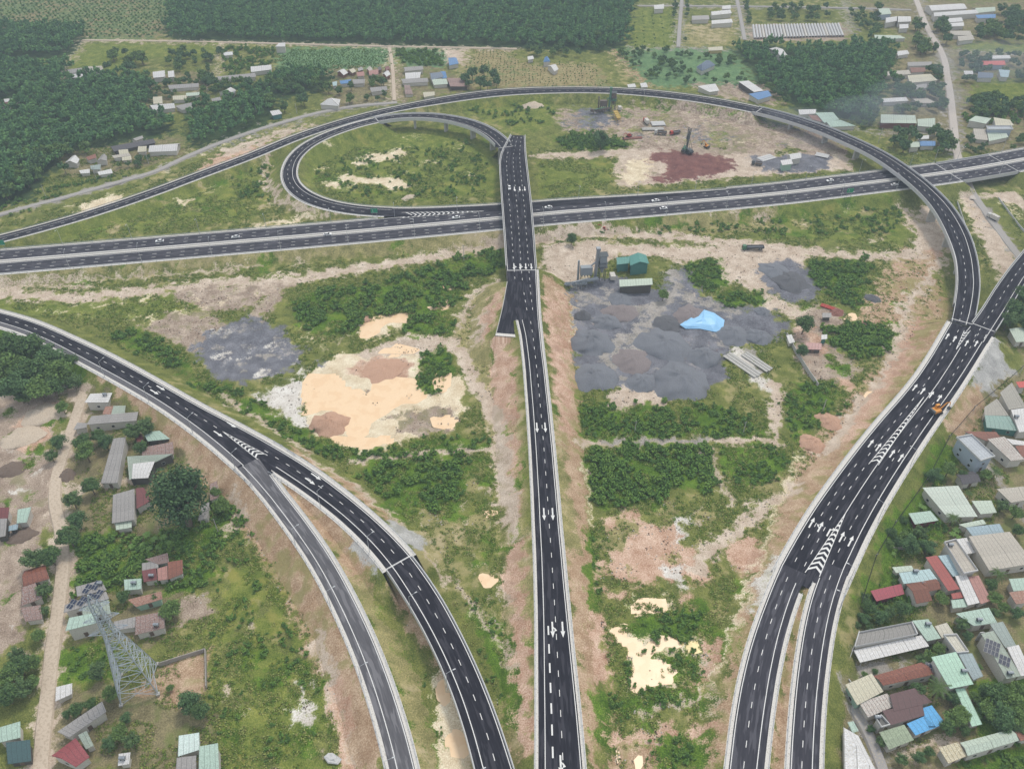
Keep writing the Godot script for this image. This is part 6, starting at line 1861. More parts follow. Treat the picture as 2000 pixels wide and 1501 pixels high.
	["house", "white gable roof", [-303.3, -514.4, -302.4, -525.6, -295.5, -519.9, -294.4, -512.8], 2.8, "g", "whitetin", "white", 0, 4],
	["house", "rust brown gable roof", [-293.4, -523, -288.5, -529.5, -285.3, -523, -289.3, -519], 2.5, "g", "rust", "white", 0, 4],
	["house", "steep grey gable roof", [-282.8, -516, -282.9, -528, -278.2, -523.9, -276.1, -517.5], 2.8, "g", "greytin", "white", 0, 4],
	["house", "long tan roof", [-275.7, -525.4, -265.1, -529.5, -262.9, -526.2, -273, -522.2], 2.5, "s", "beige", "white", 0, 4],
	["house", "low cream roof below the tan roof", [-268.7, -525.1, -262.9, -526.7, -260.5, -521.1, -266.6, -519.5], 1.9, "s", "creamtin", "white", 0, 4],
	["house", "low white roof by the lane", [-289.7, -503.9, -283.4, -506.2, -281.3, -500.9, -287.1, -500.1], 1.9, "s", "whitetin", "white", 0, 4],
	["house", "grey green roof by the lane", [-284.2, -509.6, -277.8, -511.9, -275.8, -504.9, -282, -504.9], 2.5, "s", "greygreen", "white", 0, 4],
	["house", "pale long roof nearest the lane", [-276.1, -501, -268.6, -505.6, -265.6, -500.2, -273.6, -497.2], 2.2, "s", "whitetin", "white", 0, 4],
	["house", "tall white building by the big plantation", [-211.5, -744.6, -210, -754.3, -204.8, -755.7, -202.4, -744.6], 5.0, "f", "whitetin", "white", 0, 5],
	["hut", "leftmost white gable of the hut row", [-147.7, -687.6, -145.2, -693.6, -137.6, -686.4, -140.5, -680.4], 2.5, "g", "whitetin", "rustwall", 0, 5],
	["hut", "cream gable in the hut row", [-140.1, -691.2, -136.7, -694.9, -131.2, -690, -134, -685.2], 2.5, "g", "creamtin", "rustwall", 0, 5],
	["hut", "grey gable in the hut row", [-131.7, -696.1, -129.2, -699.8, -125.7, -693.6, -129.5, -690], 2.5, "g", "greytin", "rustwall", 0, 5],
	["hut", "steep tan gable in the hut row", [-123.2, -691.9, -121.8, -700.6, -117.6, -691.9, -120.1, -688.3], 3.1, "g", "beige", "rustwall", 0, 5],
	["hut", "dark gable in the hut row", [-114.9, -697.3, -113.2, -701, -110.2, -694.9, -112.8, -691.2], 2.5, "g", "slate", "rustwall", 0, 5],
	["hut", "dark red gable in the hut row", [-109, -698.6, -106.8, -702.3, -103.3, -694.9, -106.3, -691.2], 2.5, "g", "darkredtin", "rustwall", 0, 5],
	["house", "white gable nearest the dirt track", [-108.8, -682.8, -105.9, -691.2, -101.5, -682.8, -104.2, -676.8], 2.5, "g", "whitetin", "rustwall", 0, 5],
	["house", "pinkish low roof", [-130.7, -686, -124.6, -688.4, -123, -680, -128.8, -678.8], 2.2, "s", "salmon", "white", 0, 5],
	["house", "pale pink long roof", [-120.7, -688.8, -113, -692.4, -111.8, -682.8, -119.1, -680.4], 2.5, "s", "salmon", "white", 0, 5],
	["house", "blue roof among the trees", [-141.6, -666.3, -132.5, -669.8, -131.5, -662.9, -139.9, -660.6], 2.5, "s", "blue2", "white", 0, 5],
	["house", "grey roof right of the blue roof", [-131.6, -669.5, -121.3, -670.6, -120.6, -662.6, -129.6, -661.4], 2.2, "s", "greytin", "white", 0, 5],
	["house", "tiny pale blue roof", [-147.3, -664.5, -143.9, -666.8, -142.6, -658.9, -145.7, -657.7], 1.9, "s", "bluepale", "white", 0, 5],
	["house", "long grey house roof in the garden", [-114.7, -650.5, -101.5, -653.9, -99.9, -647.2, -112.5, -642.8], 2.5, "s", "greytin", "white", 0, 5],
	["villa", "white hip roofed villa by the lane", [-148.8, -615.9, -144.5, -627.3, -134.3, -626.3, -133.7, -612.9], 3.1, "h", "whitetin", "white", 0, 5],
	["house", "white roofed house with green walls by the lane", [-183.8, -600.9, -177.4, -603.8, -173.8, -597.9, -180.3, -594], 3.1, "s", "whitetin", "tealwall", 0, 5],
	["house", "grey gable roof beside the dirt track", [-92.7, -697.7, -76.4, -700.2, -74.9, -692.8, -90.1, -689.1], 2.8, "g", "greytin", "white", 0, 5],
	["house", "bright white roof", [-89.4, -681.9, -76.3, -684.3, -76.3, -673.6, -87.9, -671.3], 2.8, "s", "whitetin", "white", 0, 5],
	["shelter", "grey canopy roof in front of the white roof", [-91.6, -669.8, -69.8, -672.1, -68.4, -665.2, -88.6, -661.8], 2.5, "s", "greytin", "white", 0, 5],
	["house", "dark blue gable roof", [-69.3, -682.6, -61.3, -685, -56.4, -674.3, -66, -667.3], 3.4, "g", "slateblue", "white", 0, 5],
	["house", "blue strip roof beside the dark blue gable", [-60, -684.7, -55.8, -684.7, -53.7, -672.8, -57.5, -671.6], 3.1, "s", "blue2", "white", 0, 5],
	["house", "pale green porch roof", [-66.2, -668.7, -54, -669.8, -52.2, -660.6, -63.7, -658.4], 2.5, "s", "mintpale", "white", 0, 5],
	["shed", "brown and white striped open shed roof", [-53.6, -670.1, -41.4, -670.1, -35.6, -654.2, -50.1, -654.2], 2.8, "s", "browns", "dark", 0, 5],
	["house", "blue gable roof in a bare yard", [-55.8, -720.9, -50.5, -722.2, -45.7, -706.8, -53.8, -701.8], 3.1, "g", "blue2", "white", 0, 5],
	["house", "cream roof by the ramp", [-71.1, -641.4, -61.8, -642.5, -61, -637.1, -69.5, -632.8], 2.2, "s", "creamtin", "white", 0, 5],
	["workshop", "rusty workshop roof by the ramp", [-87.6, -655.8, -83.1, -655.8, -78.6, -639.3, -85.1, -639.3], 2.2, "s", "rustgrey", "white", 0, 5],
	["chapel", "blue pointed chapel roof", [26.8, -707.1, 28.5, -718.6, 31.6, -718.6, 33, -708.4], 4.3, "h", "blue2", "white", 0, 5],
	["house", "white house with a dark doorway", [30.1, -700.6, 35.1, -704.3, 39.4, -693.1, 35.7, -687.1], 3.1, "g", "whitetin", "white", 0, 5],
	["shelter", "small white shelter by the plantation", [13.4, -724, 18.4, -726.6, 19.2, -720.1, 13.8, -717.5], 2.5, "s", "whitetin", "white", 0, 5],
	["gatehouse", "low white gatehouse left of the gate", [94.2, -661.9, 100.7, -664.2, 101, -656.3, 94.3, -655.2], 1.6, "f", "whitetin", "white", 0, 5],
	["gatehouse", "low white gatehouse right of the gate", [104.9, -664.2, 110.2, -666.5, 110.6, -656.3, 105.1, -655.2], 1.6, "f", "whitetin", "white", 0, 5],
	["villa", "villa with blue slate hip roof", [156.7, -698.1, 168, -714.5, 174.2, -703.1, 159.8, -688.3], 3.1, "h", "slateblue", "white", 0, 5],
	["hall", "yellow hall with pale roof", [176.1, -748.2, 189.5, -750.9, 188.3, -742.7, 175.3, -741.3], 2.5, "s", "creamtin", "yellowwall", 0, 5],
	["hall", "white hall at the green field", [143.7, -871.8, 154.6, -875.4, 152.8, -863.1, 142.8, -861.4], 3.7, "s", "whitetin", "white", 0, 5],
	["hall", "upper white poultry hall", [196.9, -851.1, 216.1, -857.9, 218, -847.7, 196.5, -841], 3.7, "g", "whitetin", "white", 0, 5],
	["hall", "lower white poultry hall", [192.6, -823.1, 211.5, -827.9, 212.9, -818.3, 191.3, -813.5], 3.7, "g", "whitetin", "white", 0, 5],
	["hall", "grey hall left of the poultry halls", [176.2, -839.8, 192.6, -841.5, 192.5, -830, 175.3, -828.3], 3.1, "g", "greytin", "white", 0, 5],
	["hall", "short white hall behind the poultry halls", [211.8, -870.1, 221.2, -875.4, 220.2, -863.1, 211.1, -861.4], 3.7, "g", "whitetin", "white", 0, 5],
	["house", "pale depot roof outside the ramp curve", [149.8, -652.7, 165.3, -658.4, 166.3, -646.1, 157.9, -642.8], 2.5, "s", "whitetin", "white", 0, 5],
	["shed", "grey white open depot shed", [184.6, -661.3, 193.4, -663.5, 201.5, -644.5, 193, -641.2], 3.1, "s", "whitetin", "dark", 0, 5],
	["house", "blue and white depot roof", [187, -634.8, 204.3, -642.3, 205.4, -633.7, 192.5, -625.2], 3.1, "s", "blue2", "white", 0, 5],
	["hall", "white hall sunk in the right plantation", [229.9, -744.9, 237.7, -749.1, 242, -724.8, 235.6, -717], 3.1, "g", "whitetin", "white", 0, 6],
	["house", "pale two storey block with blue front", [366.4, -858.5, 377.7, -860.2, 373.6, -841.5, 361.4, -838.2], 5.0, "f", "mintpale", "bluewall", 0, 6],
	["villa", "left twin white villa", [363.5, -830.7, 375.8, -835.6, 371.5, -821, 358.4, -814.7], 4.3, "g", "whitetin", "white", 0, 6],
	["villa", "right twin white villa", [376.8, -835.6, 388.8, -835.6, 384.7, -819.4, 371.3, -817.8], 4.3, "g", "whitetin", "white", 0, 6],
	["villa", "white block below the twin villas", [370.8, -812, 380.2, -813.5, 375.6, -801.1, 366.3, -799.5], 3.7, "f", "whitetin", "white", 0, 6],
	["hall", "back white factory hall", [418.2, -871.4, 456.4, -878.5, 456.7, -861, 418.1, -854.1], 4.3, "g", "whitetin", "white", 0, 6],
	["hall", "long front white factory hall", [414.8, -845.6, 459.6, -855.8, 461.3, -845.6, 413.3, -835.6], 4.3, "g", "whitetin", "white", 0, 6],
	["house", "bright blue factory annex", [455.3, -839.4, 476.9, -842.7, 472.4, -832.8, 454.2, -831.2], 3.7, "s", "blue2", "white", 0, 6],
	["hall", "pale green factory hall", [462.2, -864.8, 486, -868.3, 482.3, -854.5, 462.2, -849.4], 3.7, "g", "mintpale", "white", 0, 6],
	["house", "upper narrow white roof", [424, -830, 439.3, -833.2, 437.2, -823.5, 421.5, -820.3], 3.1, "s", "whitetin", "white", 0, 6],
	["house", "lower narrow white roof", [418.1, -815.5, 435.2, -818.7, 432.1, -809.3, 417.3, -807.7], 3.1, "s", "whitetin", "white", 0, 6],
	["warehouse", "upper cream warehouse roof", [411, -792.4, 430.2, -792.4, 427.5, -780.5, 408.7, -783.4], 3.1, "s", "beige", "white", 0, 6],
	["warehouse", "lower cream warehouse roof", [411.4, -776.1, 426.8, -779, 424.9, -770.2, 408.5, -765.9], 3.1, "s", "beige", "white", 0, 6],
	["house", "thin pale roof above the right plantation", [336.6, -782.4, 360.4, -780.9, 363.9, -775.1, 335.1, -773.6], 2.5, "s", "mintpale", "white", 0, 6],
	["shed", "white shed at the plantation edge", [341.3, -737.3, 351.8, -740, 351.6, -733.3, 339.3, -728], 2.5, "s", "whitetin", "white", 0, 6],
	["house", "pale grey long roof", [340.2, -709, 361.9, -710.2, 359.3, -702.7, 338.3, -701.4], 2.8, "s", "greytin", "white", 0, 6],
	["house", "pinkish grey long roof by the plantation", [311.3, -685.5, 334.6, -690.3, 333.6, -681.9, 311, -678.3], 2.8, "s", "beige", "white", 0, 6],
	["house", "brown tiled roof over white wall", [336.9, -694.4, 349.9, -694.4, 347.5, -687.1, 334.5, -684.7], 3.1, "s", "browntile", "white", 0, 6],
	["house", "cream roof by the main lane", [328, -676, 348.5, -679.5, 350.2, -667.8, 324.9, -662.1], 2.8, "s", "creamtin", "white", 0, 6],
	["house", "small grey roof among lane trees", [326.9, -656.1, 337.8, -659.5, 335.5, -651.6, 325.2, -648.3], 2.5, "s", "greytin", "white", 0, 6],
	["house", "white broken roof in the smoke", [290.1, -627.8, 310.5, -631, 310.2, -624.7, 289.1, -621.6], 2.5, "s", "whitetin", "white", 0, 6],
	["house", "tan broken roof in the smoke", [313.4, -627.8, 326.2, -627.8, 330.9, -619.5, 316.6, -620.5], 2.5, "s", "beige", "white", 0, 6],
	["hall", "big pale green hall with brown front", [276.7, -592.5, 301.7, -590.6, 298.6, -578.3, 272.1, -579.2], 3.7, "s", "mintpale", "brownwall", 0, 6],
	["hall", "pale green hall extension", [301.1, -584.6, 315.2, -586.5, 309.6, -571.6, 297.9, -574.4], 3.4, "s", "mintpale", "white", 0, 6],
	["house", "white roof beside the high ramp", [218.5, -605.3, 232.5, -606.3, 230.5, -599.4, 217.6, -597.4], 2.5, "s", "whitetin", "white", 0, 6],
	["house", "mint roof beside the high ramp", [229.5, -598.4, 243.3, -599.4, 244.8, -587.8, 231.7, -582.1], 2.5, "s", "mint", "white", 0, 6],
	["house", "long low mint roof beside the high ramp", [233.5, -582.8, 245.3, -586.6, 253.7, -577.2, 234.3, -575.4], 2.2, "s", "mint", "white", 0, 6],
	["shed", "brown tiled lean-to beside the high ramp", [223.5, -596.2, 231.5, -594.3, 231, -584.7, 225.2, -588.5], 2.2, "s", "browntile", "white", 0, 6],
	["house", "blue roof near the underpass lane", [288.8, -547.4, 300.1, -547.4, 297.4, -540.6, 286.9, -540.6], 3.1, "s", "blue2", "white", 0, 6],
	["house", "pale roof left of the blue roof", [280.6, -544.9, 288.5, -547.4, 285.9, -538.9, 278.8, -538.1], 3.1, "s", "mintpale", "white", 0, 6],
	["house", "white roof behind the blue roof", [291.1, -556.8, 300.2, -558.6, 298.1, -553.3, 289.8, -552.4], 2.8, "s", "whitetin", "white", 0, 6],
	["house", "orange red roof in the haze", [403.7, -708.9, 424.1, -710.1, 421.4, -701.3, 401.7, -701.3], 3.7, "s", "redbright", "bluewall", 0, 6],
	["house", "white strip roof behind the orange red roof", [419.1, -724.8, 436.3, -726.2, 434.5, -719.6, 417.5, -718.3], 3.1, "s", "whitetin", "white", 0, 6],
	["house", "slate blue roof below the orange red roof", [389.7, -683.5, 401.5, -681.1, 397.8, -672.8, 385.1, -672.8], 3.1, "s", "slateblue", "white", 0, 6],
	["house", "light blue roof below the orange red roof", [409.6, -689.5, 418, -687.1, 411, -674, 405.2, -675.2], 3.1, "s", "lightblue", "white", 0, 6],
	["house", "small white roof across the lane", [380.2, -688.8, 388, -688.8, 386.2, -682.8, 378.5, -681.6], 2.5, "s", "whitetin", "white", 0, 6],
	["house", "pale green roof of the lane corner works", [337.5, -581.1, 346.5, -589.6, 357.9, -587.7, 349.1, -577.4], 3.7, "s", "mintpale", "white", 0, 6],
	["house", "cream roof of the lane corner works", [358.6, -586.8, 368.6, -582, 368.5, -574.6, 354.6, -573.6], 3.7, "s", "creamtin", "white", 0, 6],
	["house", "blue grey block of the lane corner works", [344.3, -568.2, 362.5, -568.2, 361, -561.9, 342.6, -561.9], 5.6, "p", "bluewhite", "bluewall", 0, 6],
	["shed", "beige yard shed of the lane corner works", [336.2, -569.2, 345.1, -568.3, 339.5, -551.4, 331.1, -553.1], 2.5, "s", "beige", "white", 0, 6],
	["shed", "pale green front shed of the lane corner works", [343.5, -562.8, 356.7, -561.1, 356.5, -556.6, 339.4, -549.7], 2.5, "s", "mintpale", "white", 0, 6],
	["house", "teal roofed office annex beside the mixing plant", [58.1, -389.8, 65.7, -390.9, 65.2, -383.9, 57.9, -382.4], 5, "g", "teal", "tealwall", 0, 7],
	["hall", "teal gable hall beside the mixing plant", [65.5, -389.8, 75, -390.9, 75.6, -381.8, 64.9, -379.7], 6, "G", "teal", "tealwall", 0, 7],
	["shelter", "long pale green open bin shelter by the mixing plant", [57.6, -367.3, 75.7, -368.8, 75.3, -363.3, 57.3, -361.3], 4.5, "s", "mintpale", "dark", 0, 7],
	["shelter", "low shelter with red and white tin roof", [144.4, -315.2, 151.9, -314.4, 150.6, -309.9, 142.5, -310.3], 2.2, "s", "redgrey", "dark", 1, 7],
	["hut", "narrow white hut on the yard wall", [136.4, -321.5, 139.2, -322.3, 139.3, -316, 136.2, -314.8], 2.2, "f", "whitetin", "white", 1, 7],
	["cabin", "small white roofed cabin by the shrubs", [153.3, -320.5, 156.4, -321, 155.5, -317.6, 152.3, -317.2], 2.9, "s", "whitetin", "tealwall", 1, 7],
	["shelter", "grey scrap shelter with rusty metal heap", [159.7, -340.2, 164.4, -340.2, 163.4, -336.6, 158.7, -336.6], 2.2, "s", "greytin", "dark", 1, 7],
	["hall", "white site hall below the high ramp", [188.7, -524.6, 198.4, -527.8, 197.6, -519.7, 189.5, -516.6], 4, "g", "whitetin", "white", 0, 7],
	["hall", "white canopy beside the white site hall", [181.6, -514.2, 189.5, -516.6, 189.2, -510.3, 181.4, -508], 4, "s", "whitetin", "mintwall", 0, 7]
]
var PLACES := [
	" beside the dual lanes at lower right",
	" in the right hand village",
	" on the left hand lane",
	" of the far left village",
	" at the sawmill village",
	" above the loop ramps",
	" of the far right town",
	" in the construction yards"
]
var SOLAR := [
	[158.6, -146.6, 5.26, -0.55, 4, 3, "block of dark solar panels on the long mint roof"],
	[160.8, -142.1, 4.89, -0.55, 3, 2, "lower group of solar panels on the long mint roof"],
	[135.7, -140.2, 3.78, -0.3, 2, 2, "blue solar heater panels on the rusty roof end"],
	[-149.9, -170.1, 4.7, -0.25, 2, 2, "left solar panel group on the upper grey roof"],
	[-147.3, -171.6, 4.72, -0.25, 2, 2, "right solar panel group on the upper grey roof"],
	[-152.8, -163.8, 4.6, -0.3, 2, 2, "leftmost solar panel group of the lower row"],
	[-149.7, -165, 4.68, -0.3, 2, 2, "second solar panel group of the lower row"],
	[-147.6, -166.2, 4.77, -0.3, 2, 2, "third solar panel group of the lower row"],
	[-145, -167.7, 4.77, -0.3, 2, 2, "fourth solar panel group of the lower row"],
	[147.7, -172.4, 3.78, -0.3, 3, 1, "dark solar heater on the brown tiled house"]
]
var TANKS := [
	[141.3, -155.9, 4.23, "steel tank on the mint roof by the flat rooftop"],
	[112.7, -122.9, 4.5, "white tank on the dark flat roof"],
	[144.8, -137.3, 6.42, "pale tank at the edge of the large mint roof"],
	[160.4, -137.6, 4.59, "tank among the panels on the long mint roof"],
	[159.6, -157.7, 3.98, "tank on the wide mint roof above the panels"],
	[161.5, -187.9, 6.13, "white tank on the concrete house corner"],
	[145.4, -177.7, 4.12, "steel tank on the pale blue green roof"],
	[-146, -172, 4.71, "white tank above the solar panel roofs"],
	[-129.7, -176.4, 3.22, "white tank at the rusty cluster"],
	[-134.7, -173, 3.65, "tank on the pale mint front roof"],
	[-121, -155.9, 3.62, "white ball tank on the patched roof"],
	[219.5, -258.3, 5.29, "steel tank on the tall off white roof"],
	[-116.2, -110.9, 3.06, "tank on the small white roof at the bottom"],
	[-183.3, -273.7, 4.5, "black and steel tank on the white box house"]
]
var WALLS := [
	["boundary_wall", [137.7, -324.4, 138.7, -309.9, 140.6, -294.3, 142.2, -285], 2, "concrete", "leaning pale boundary wall down the side yard"],
	["boundary_wall", [-117, -143.2, -103, -148.6, -98.8, -135], 1.8, "paving", "grey wall around the bare dirt lot"],
	["boundary_wall", [106.6, -136.8, 115.6, -150.4, 118.6, -155.3], 2, "parapet", "white yard wall of the flat roofed compound"],
	["boundary_wall", [109.4, -137.7, 111.7, -132], 1.8, "parapet", "short white yard wall facing the road"],
	["boundary_wall", [134.7, -190.5, 146.5, -191.3, 151.7, -192.2], 1.5, "rubble", "low rubble wall crossing the garden"],
	["boundary_wall", [-200.2, -286.1, -213.6, -283.9, -221.5, -280.3], 1.6, "paving", "long grey wall in front of the grove"],
	["boundary_wall", [281.8, -463.9, 274.3, -434.7, 269.5, -410.9], 1, "parapet", "concrete retaining kerb under the expressway bridge"],
	["boundary_wall", [310.2, -469.3, 306.8, -434.7, 306.5, -421.4], 1, "parapet", "pale kerb line across the underpass lane"],
	["boundary_wall", [157.8, -152.9, 159.2, -153.1, 160.6, -139.9], 4.5, "parapet", "tall white wall beside the solar panel house"]
]
var CARS := [
	["white sedan on the far carriageway at left", "expressway", -203.5, -408.7, true, "e2e3e4"],
	["pale sedan on the far carriageway, second from left", "expressway", -160.9, -413.4, true, "cfd2d4"],
	["white hatchback on the near carriageway left of the bridge", "expressway", -107.7, -415.8, false, "e4e4e4"],
	["white car beside the chevron markings", "expressway", -33.6, -434.8, true, "dfe2e2"],
	["white car just right of the bridge", "expressway", 22.3, -447.2, true, "e2e2e2"],
	["white car on the far carriageway, right of the bridge", "expressway", 89, -455.7, true, "e4e4e4"],
	["white sedan on the near carriageway, right of the bridge", "expressway", 92.7, -445.9, false, "e8e8e8"],
	["white car on the far carriageway near the high ramp", "expressway", 205.1, -481.7, true, "e6e6e6"],
	["white sedan on the near carriageway by the high ramp", "expressway", 244.2, -475.2, false, "e8e8e8"],
	["small white car driving on the wide bridge", "overpass", -1.6, -460.5, true, "e6e6e6"]
]
var ARROWS := [
	["overpass", 10.6, -247.8, -1, "s"],
	["overpass", 14.1, -247.8, -1, "s"],
	["overpass", 12.2, -201, -1, "s"],
	["overpass", 15.5, -201, -1, "s"],
	["overpass", 17, -153, -1, "s"],
	["overpass", 13.6, -152.8, -1, "sl"],
	["overpass", 14.3, -108.4, -1, "sl"],
	["overpass", 1.6, -459.1, -1, "s"],
	["overpass", 4.8, -459.8, -1, "s"],
	["overpass", 7.9, -461.2, -1, "s"],
	["overpass", 7.4, -370.6, -1, "s"],
	["overpass", 10.4, -370.6, -1, "s"],
	["overpass", 1.1, -370.1, -1, "sl"],
	["overpass", 4.4, -370.6, -1, "sl"],
	["left_ramp", -159.3, -277.5, 1, "s"],
	["left_ramp", -161.7, -275, 1, "s"],
	["left_ramp", -120.6, -253, 1, "s"],
	["left_ramp", -125.2, -247.7, 1, "s"],
	["fork_east", -78.4, -222.5, 1, "s"],
	["fork_east", -80, -219.7, 1, "s"],
	["right_road", 181.6, -276.2, 1, "s"],
	["right_road", 184.5, -274.1, 1, "s"],
	["right_road", 190.6, -269.9, 1, "s"],
	["right_road", 212, -314.5, 1, "s"],
	["right_road", 215.1, -312.9, 1, "s"],
	["right_road", 219.8, -310, 1, "s"],
	["right_road", 223.3, -308.4, 1, "s"],
	["right_road", 150.6, -241.6, 1, "s"],
	["right_road", 153.1, -239.5, 1, "s"],
	["right_road", 157.4, -235.6, 1, "s"],
	["right_road", 160.3, -233.5, 1, "s"],
	["right_road", 113.6, -198.9, 1, "s"],
	["right_road", 123.3, -192.7, 1, "s"],
	["right_road", 126.2, -191, 1, "s"],
	["right_road", 187.4, -271.6, 1, "sl"],
	["right_road", 116.3, -196.9, 1, "sl"],
	["right_road", 119.5, -195.4, 1, "r"]
]
var GORES := [
	["left_ramp", [-123.4, -248.9, -104.4, -232.3, -100.9, -234.6], 9, 0.9, [6.05, 6.05]],
	["right_road", [183.3, -269.9, 145.1, -229, 148.8, -228.4], 16, 0.9, [7.00, 6.75]],
	["right_road", [127.7, -203.3, 104.8, -176.1, 109.4, -174.3], 11, 1.1, [6.48, 6.13]],
	["right_road", [211.9, -304.1, 222.1, -319, 225.1, -319], 6, 0.8, [7.15, 7.24]],
	["expressway", [-17.2, -443.4, -69.8, -442.2, -67.8, -435.2], 15, 0.9, [5.00, 4.63]]
]
var APRONS := [
	
]
var SLABS := [
	["slab_stack", "stack of long white panels left of the site hall", 176.2, -527.6, 0.5, 6, 12, 2.0, "parapet"],
	["slab_stack", "pale panels laid out right of the site hall", 216.3, -532.5, -0.5, 3, 9, 1.8, "parapet"],
	["slab_stack", "white precast slabs beside the far feed bins", 109.1, -586.2, 0.1, 9, 10, 2.2, "parapet"],
	["slab_stack", "rusty steel beams in the far yard", 87.1, -560.6, 0.15, 6, 14, 0.8, "soil_scrap"],
	["slab_stack", "long grey precast beams in the far yard", 104, -576.9, 0.05, 6, 16, 1.2, "concrete"],
	["slab_stack", "weathered precast strips beside the gravel yard, left row", 110.5, -301.2, -0.95, 3, 20, 1.6, "concrete"],
	["slab_stack", "weathered precast strips beside the gravel yard, right row", 118, -303.5, -0.95, 3, 16, 1.4, "concrete"],
	["slab_stack", "red steel forms by the scrap shelter", 166, -348.8, -0.6, 6, 8, 0.7, "redpaint"]
]
var SIGNS := [
	["green direction sign beside the near carriageway right of the bridge", 209.9, -459.4, 0.15, 4.2, 3.0, 3.5],
	["green direction sign at the loop gore", -82.8, -436.7, 0.1, 4.0, 3.0, 3.0],
	["green direction sign at the left frame edge", -289.9, -400.2, 0.1, 4.5, 3.2, 3.0]
]
var LAMPS := [
	["left_ramp", 1, 0.9, 9, 8, 32, [1.0], "street lamp from the left edge on the curved left ramp"],
	["fork_east", 1, 0.9, 9, 60, 32, [1.0], "street lamp from the gore down the right fork"],
	["fork_west", 1, 0.9, 9, 50, 32, [1.0], "street lamp from the gore down the left fork"],
	["expressway", -1, -0.3, 10, 20, 38, [1.0], "street lamp from the left on the far expressway verge"],
	["expressway", 1, 0.3, 10, 30, 38, [1.0], "street lamp from the left on the near expressway verge"],
	["right_road", 1, 1.2, 9, 10, 36, [1.0], "street lamp from below on the right edge of the junction"],
	["branch_east", 1, 0.9, 9, 14, 34, [1.0], "street lamp from the bottom on the divided right road"]
]
var UPOLES := [
	[-297.5, -470, 9, "leaning concrete pole by the lane at far left"],
	[-274.6, -494.3, 9, "concrete pole beside the sawmill lane"],
	[-248.7, -518.8, 9, "concrete pole near the sawmill hall"],
	[-27.3, -395.2, 10, "concrete pole with wires in the thicket"],
	[262.8, -553.6, 11, "pole in front of the big pale green hall"],
	[312.4, -553.6, 11, "pole beside the underpass lane"],
	[289.3, -520.3, 10, "pole behind the high ramp"],
	[-164.7, -605.6, 8, "pole by the white villa lane"],
	[-112.8, -199.1, 8, "pole beside the giant tree path"],
	[138.9, -267.1, 8, "thin pole at the spoil bank"],
	[103.5, -628, 10, "pole behind the far mixing plant"],
	[100.7, -253.9, 7, "small white post in the shrubs"],
	[53.5, -254.2, 7, "small post left of the shrub field track"],
	[-197, -609.6, 8, "pole at the plantation wedge"]
]
var SMOKE := [
	[210.7, 7, -578.7, 55, 14, 30, 0.007, "thin blue smoke drifting beside the high ramp"],
	[259.5, 12, -582.6, 60, 18, 40, 0.007, "thin blue smoke over the roofs right of the plantation"],
	[301.3, 16, -596.9, 80, 26, 50, 0.005, "faint smoke haze over the lane side village"],
	[394, 18, -668, 110, 30, 60, 0.004, "faint smoke haze around the orange red roof"],
	[216.5, 5, -544.8, 60, 9, 24, 0.006, "low smoke over the site yard below the high ramp"]
]
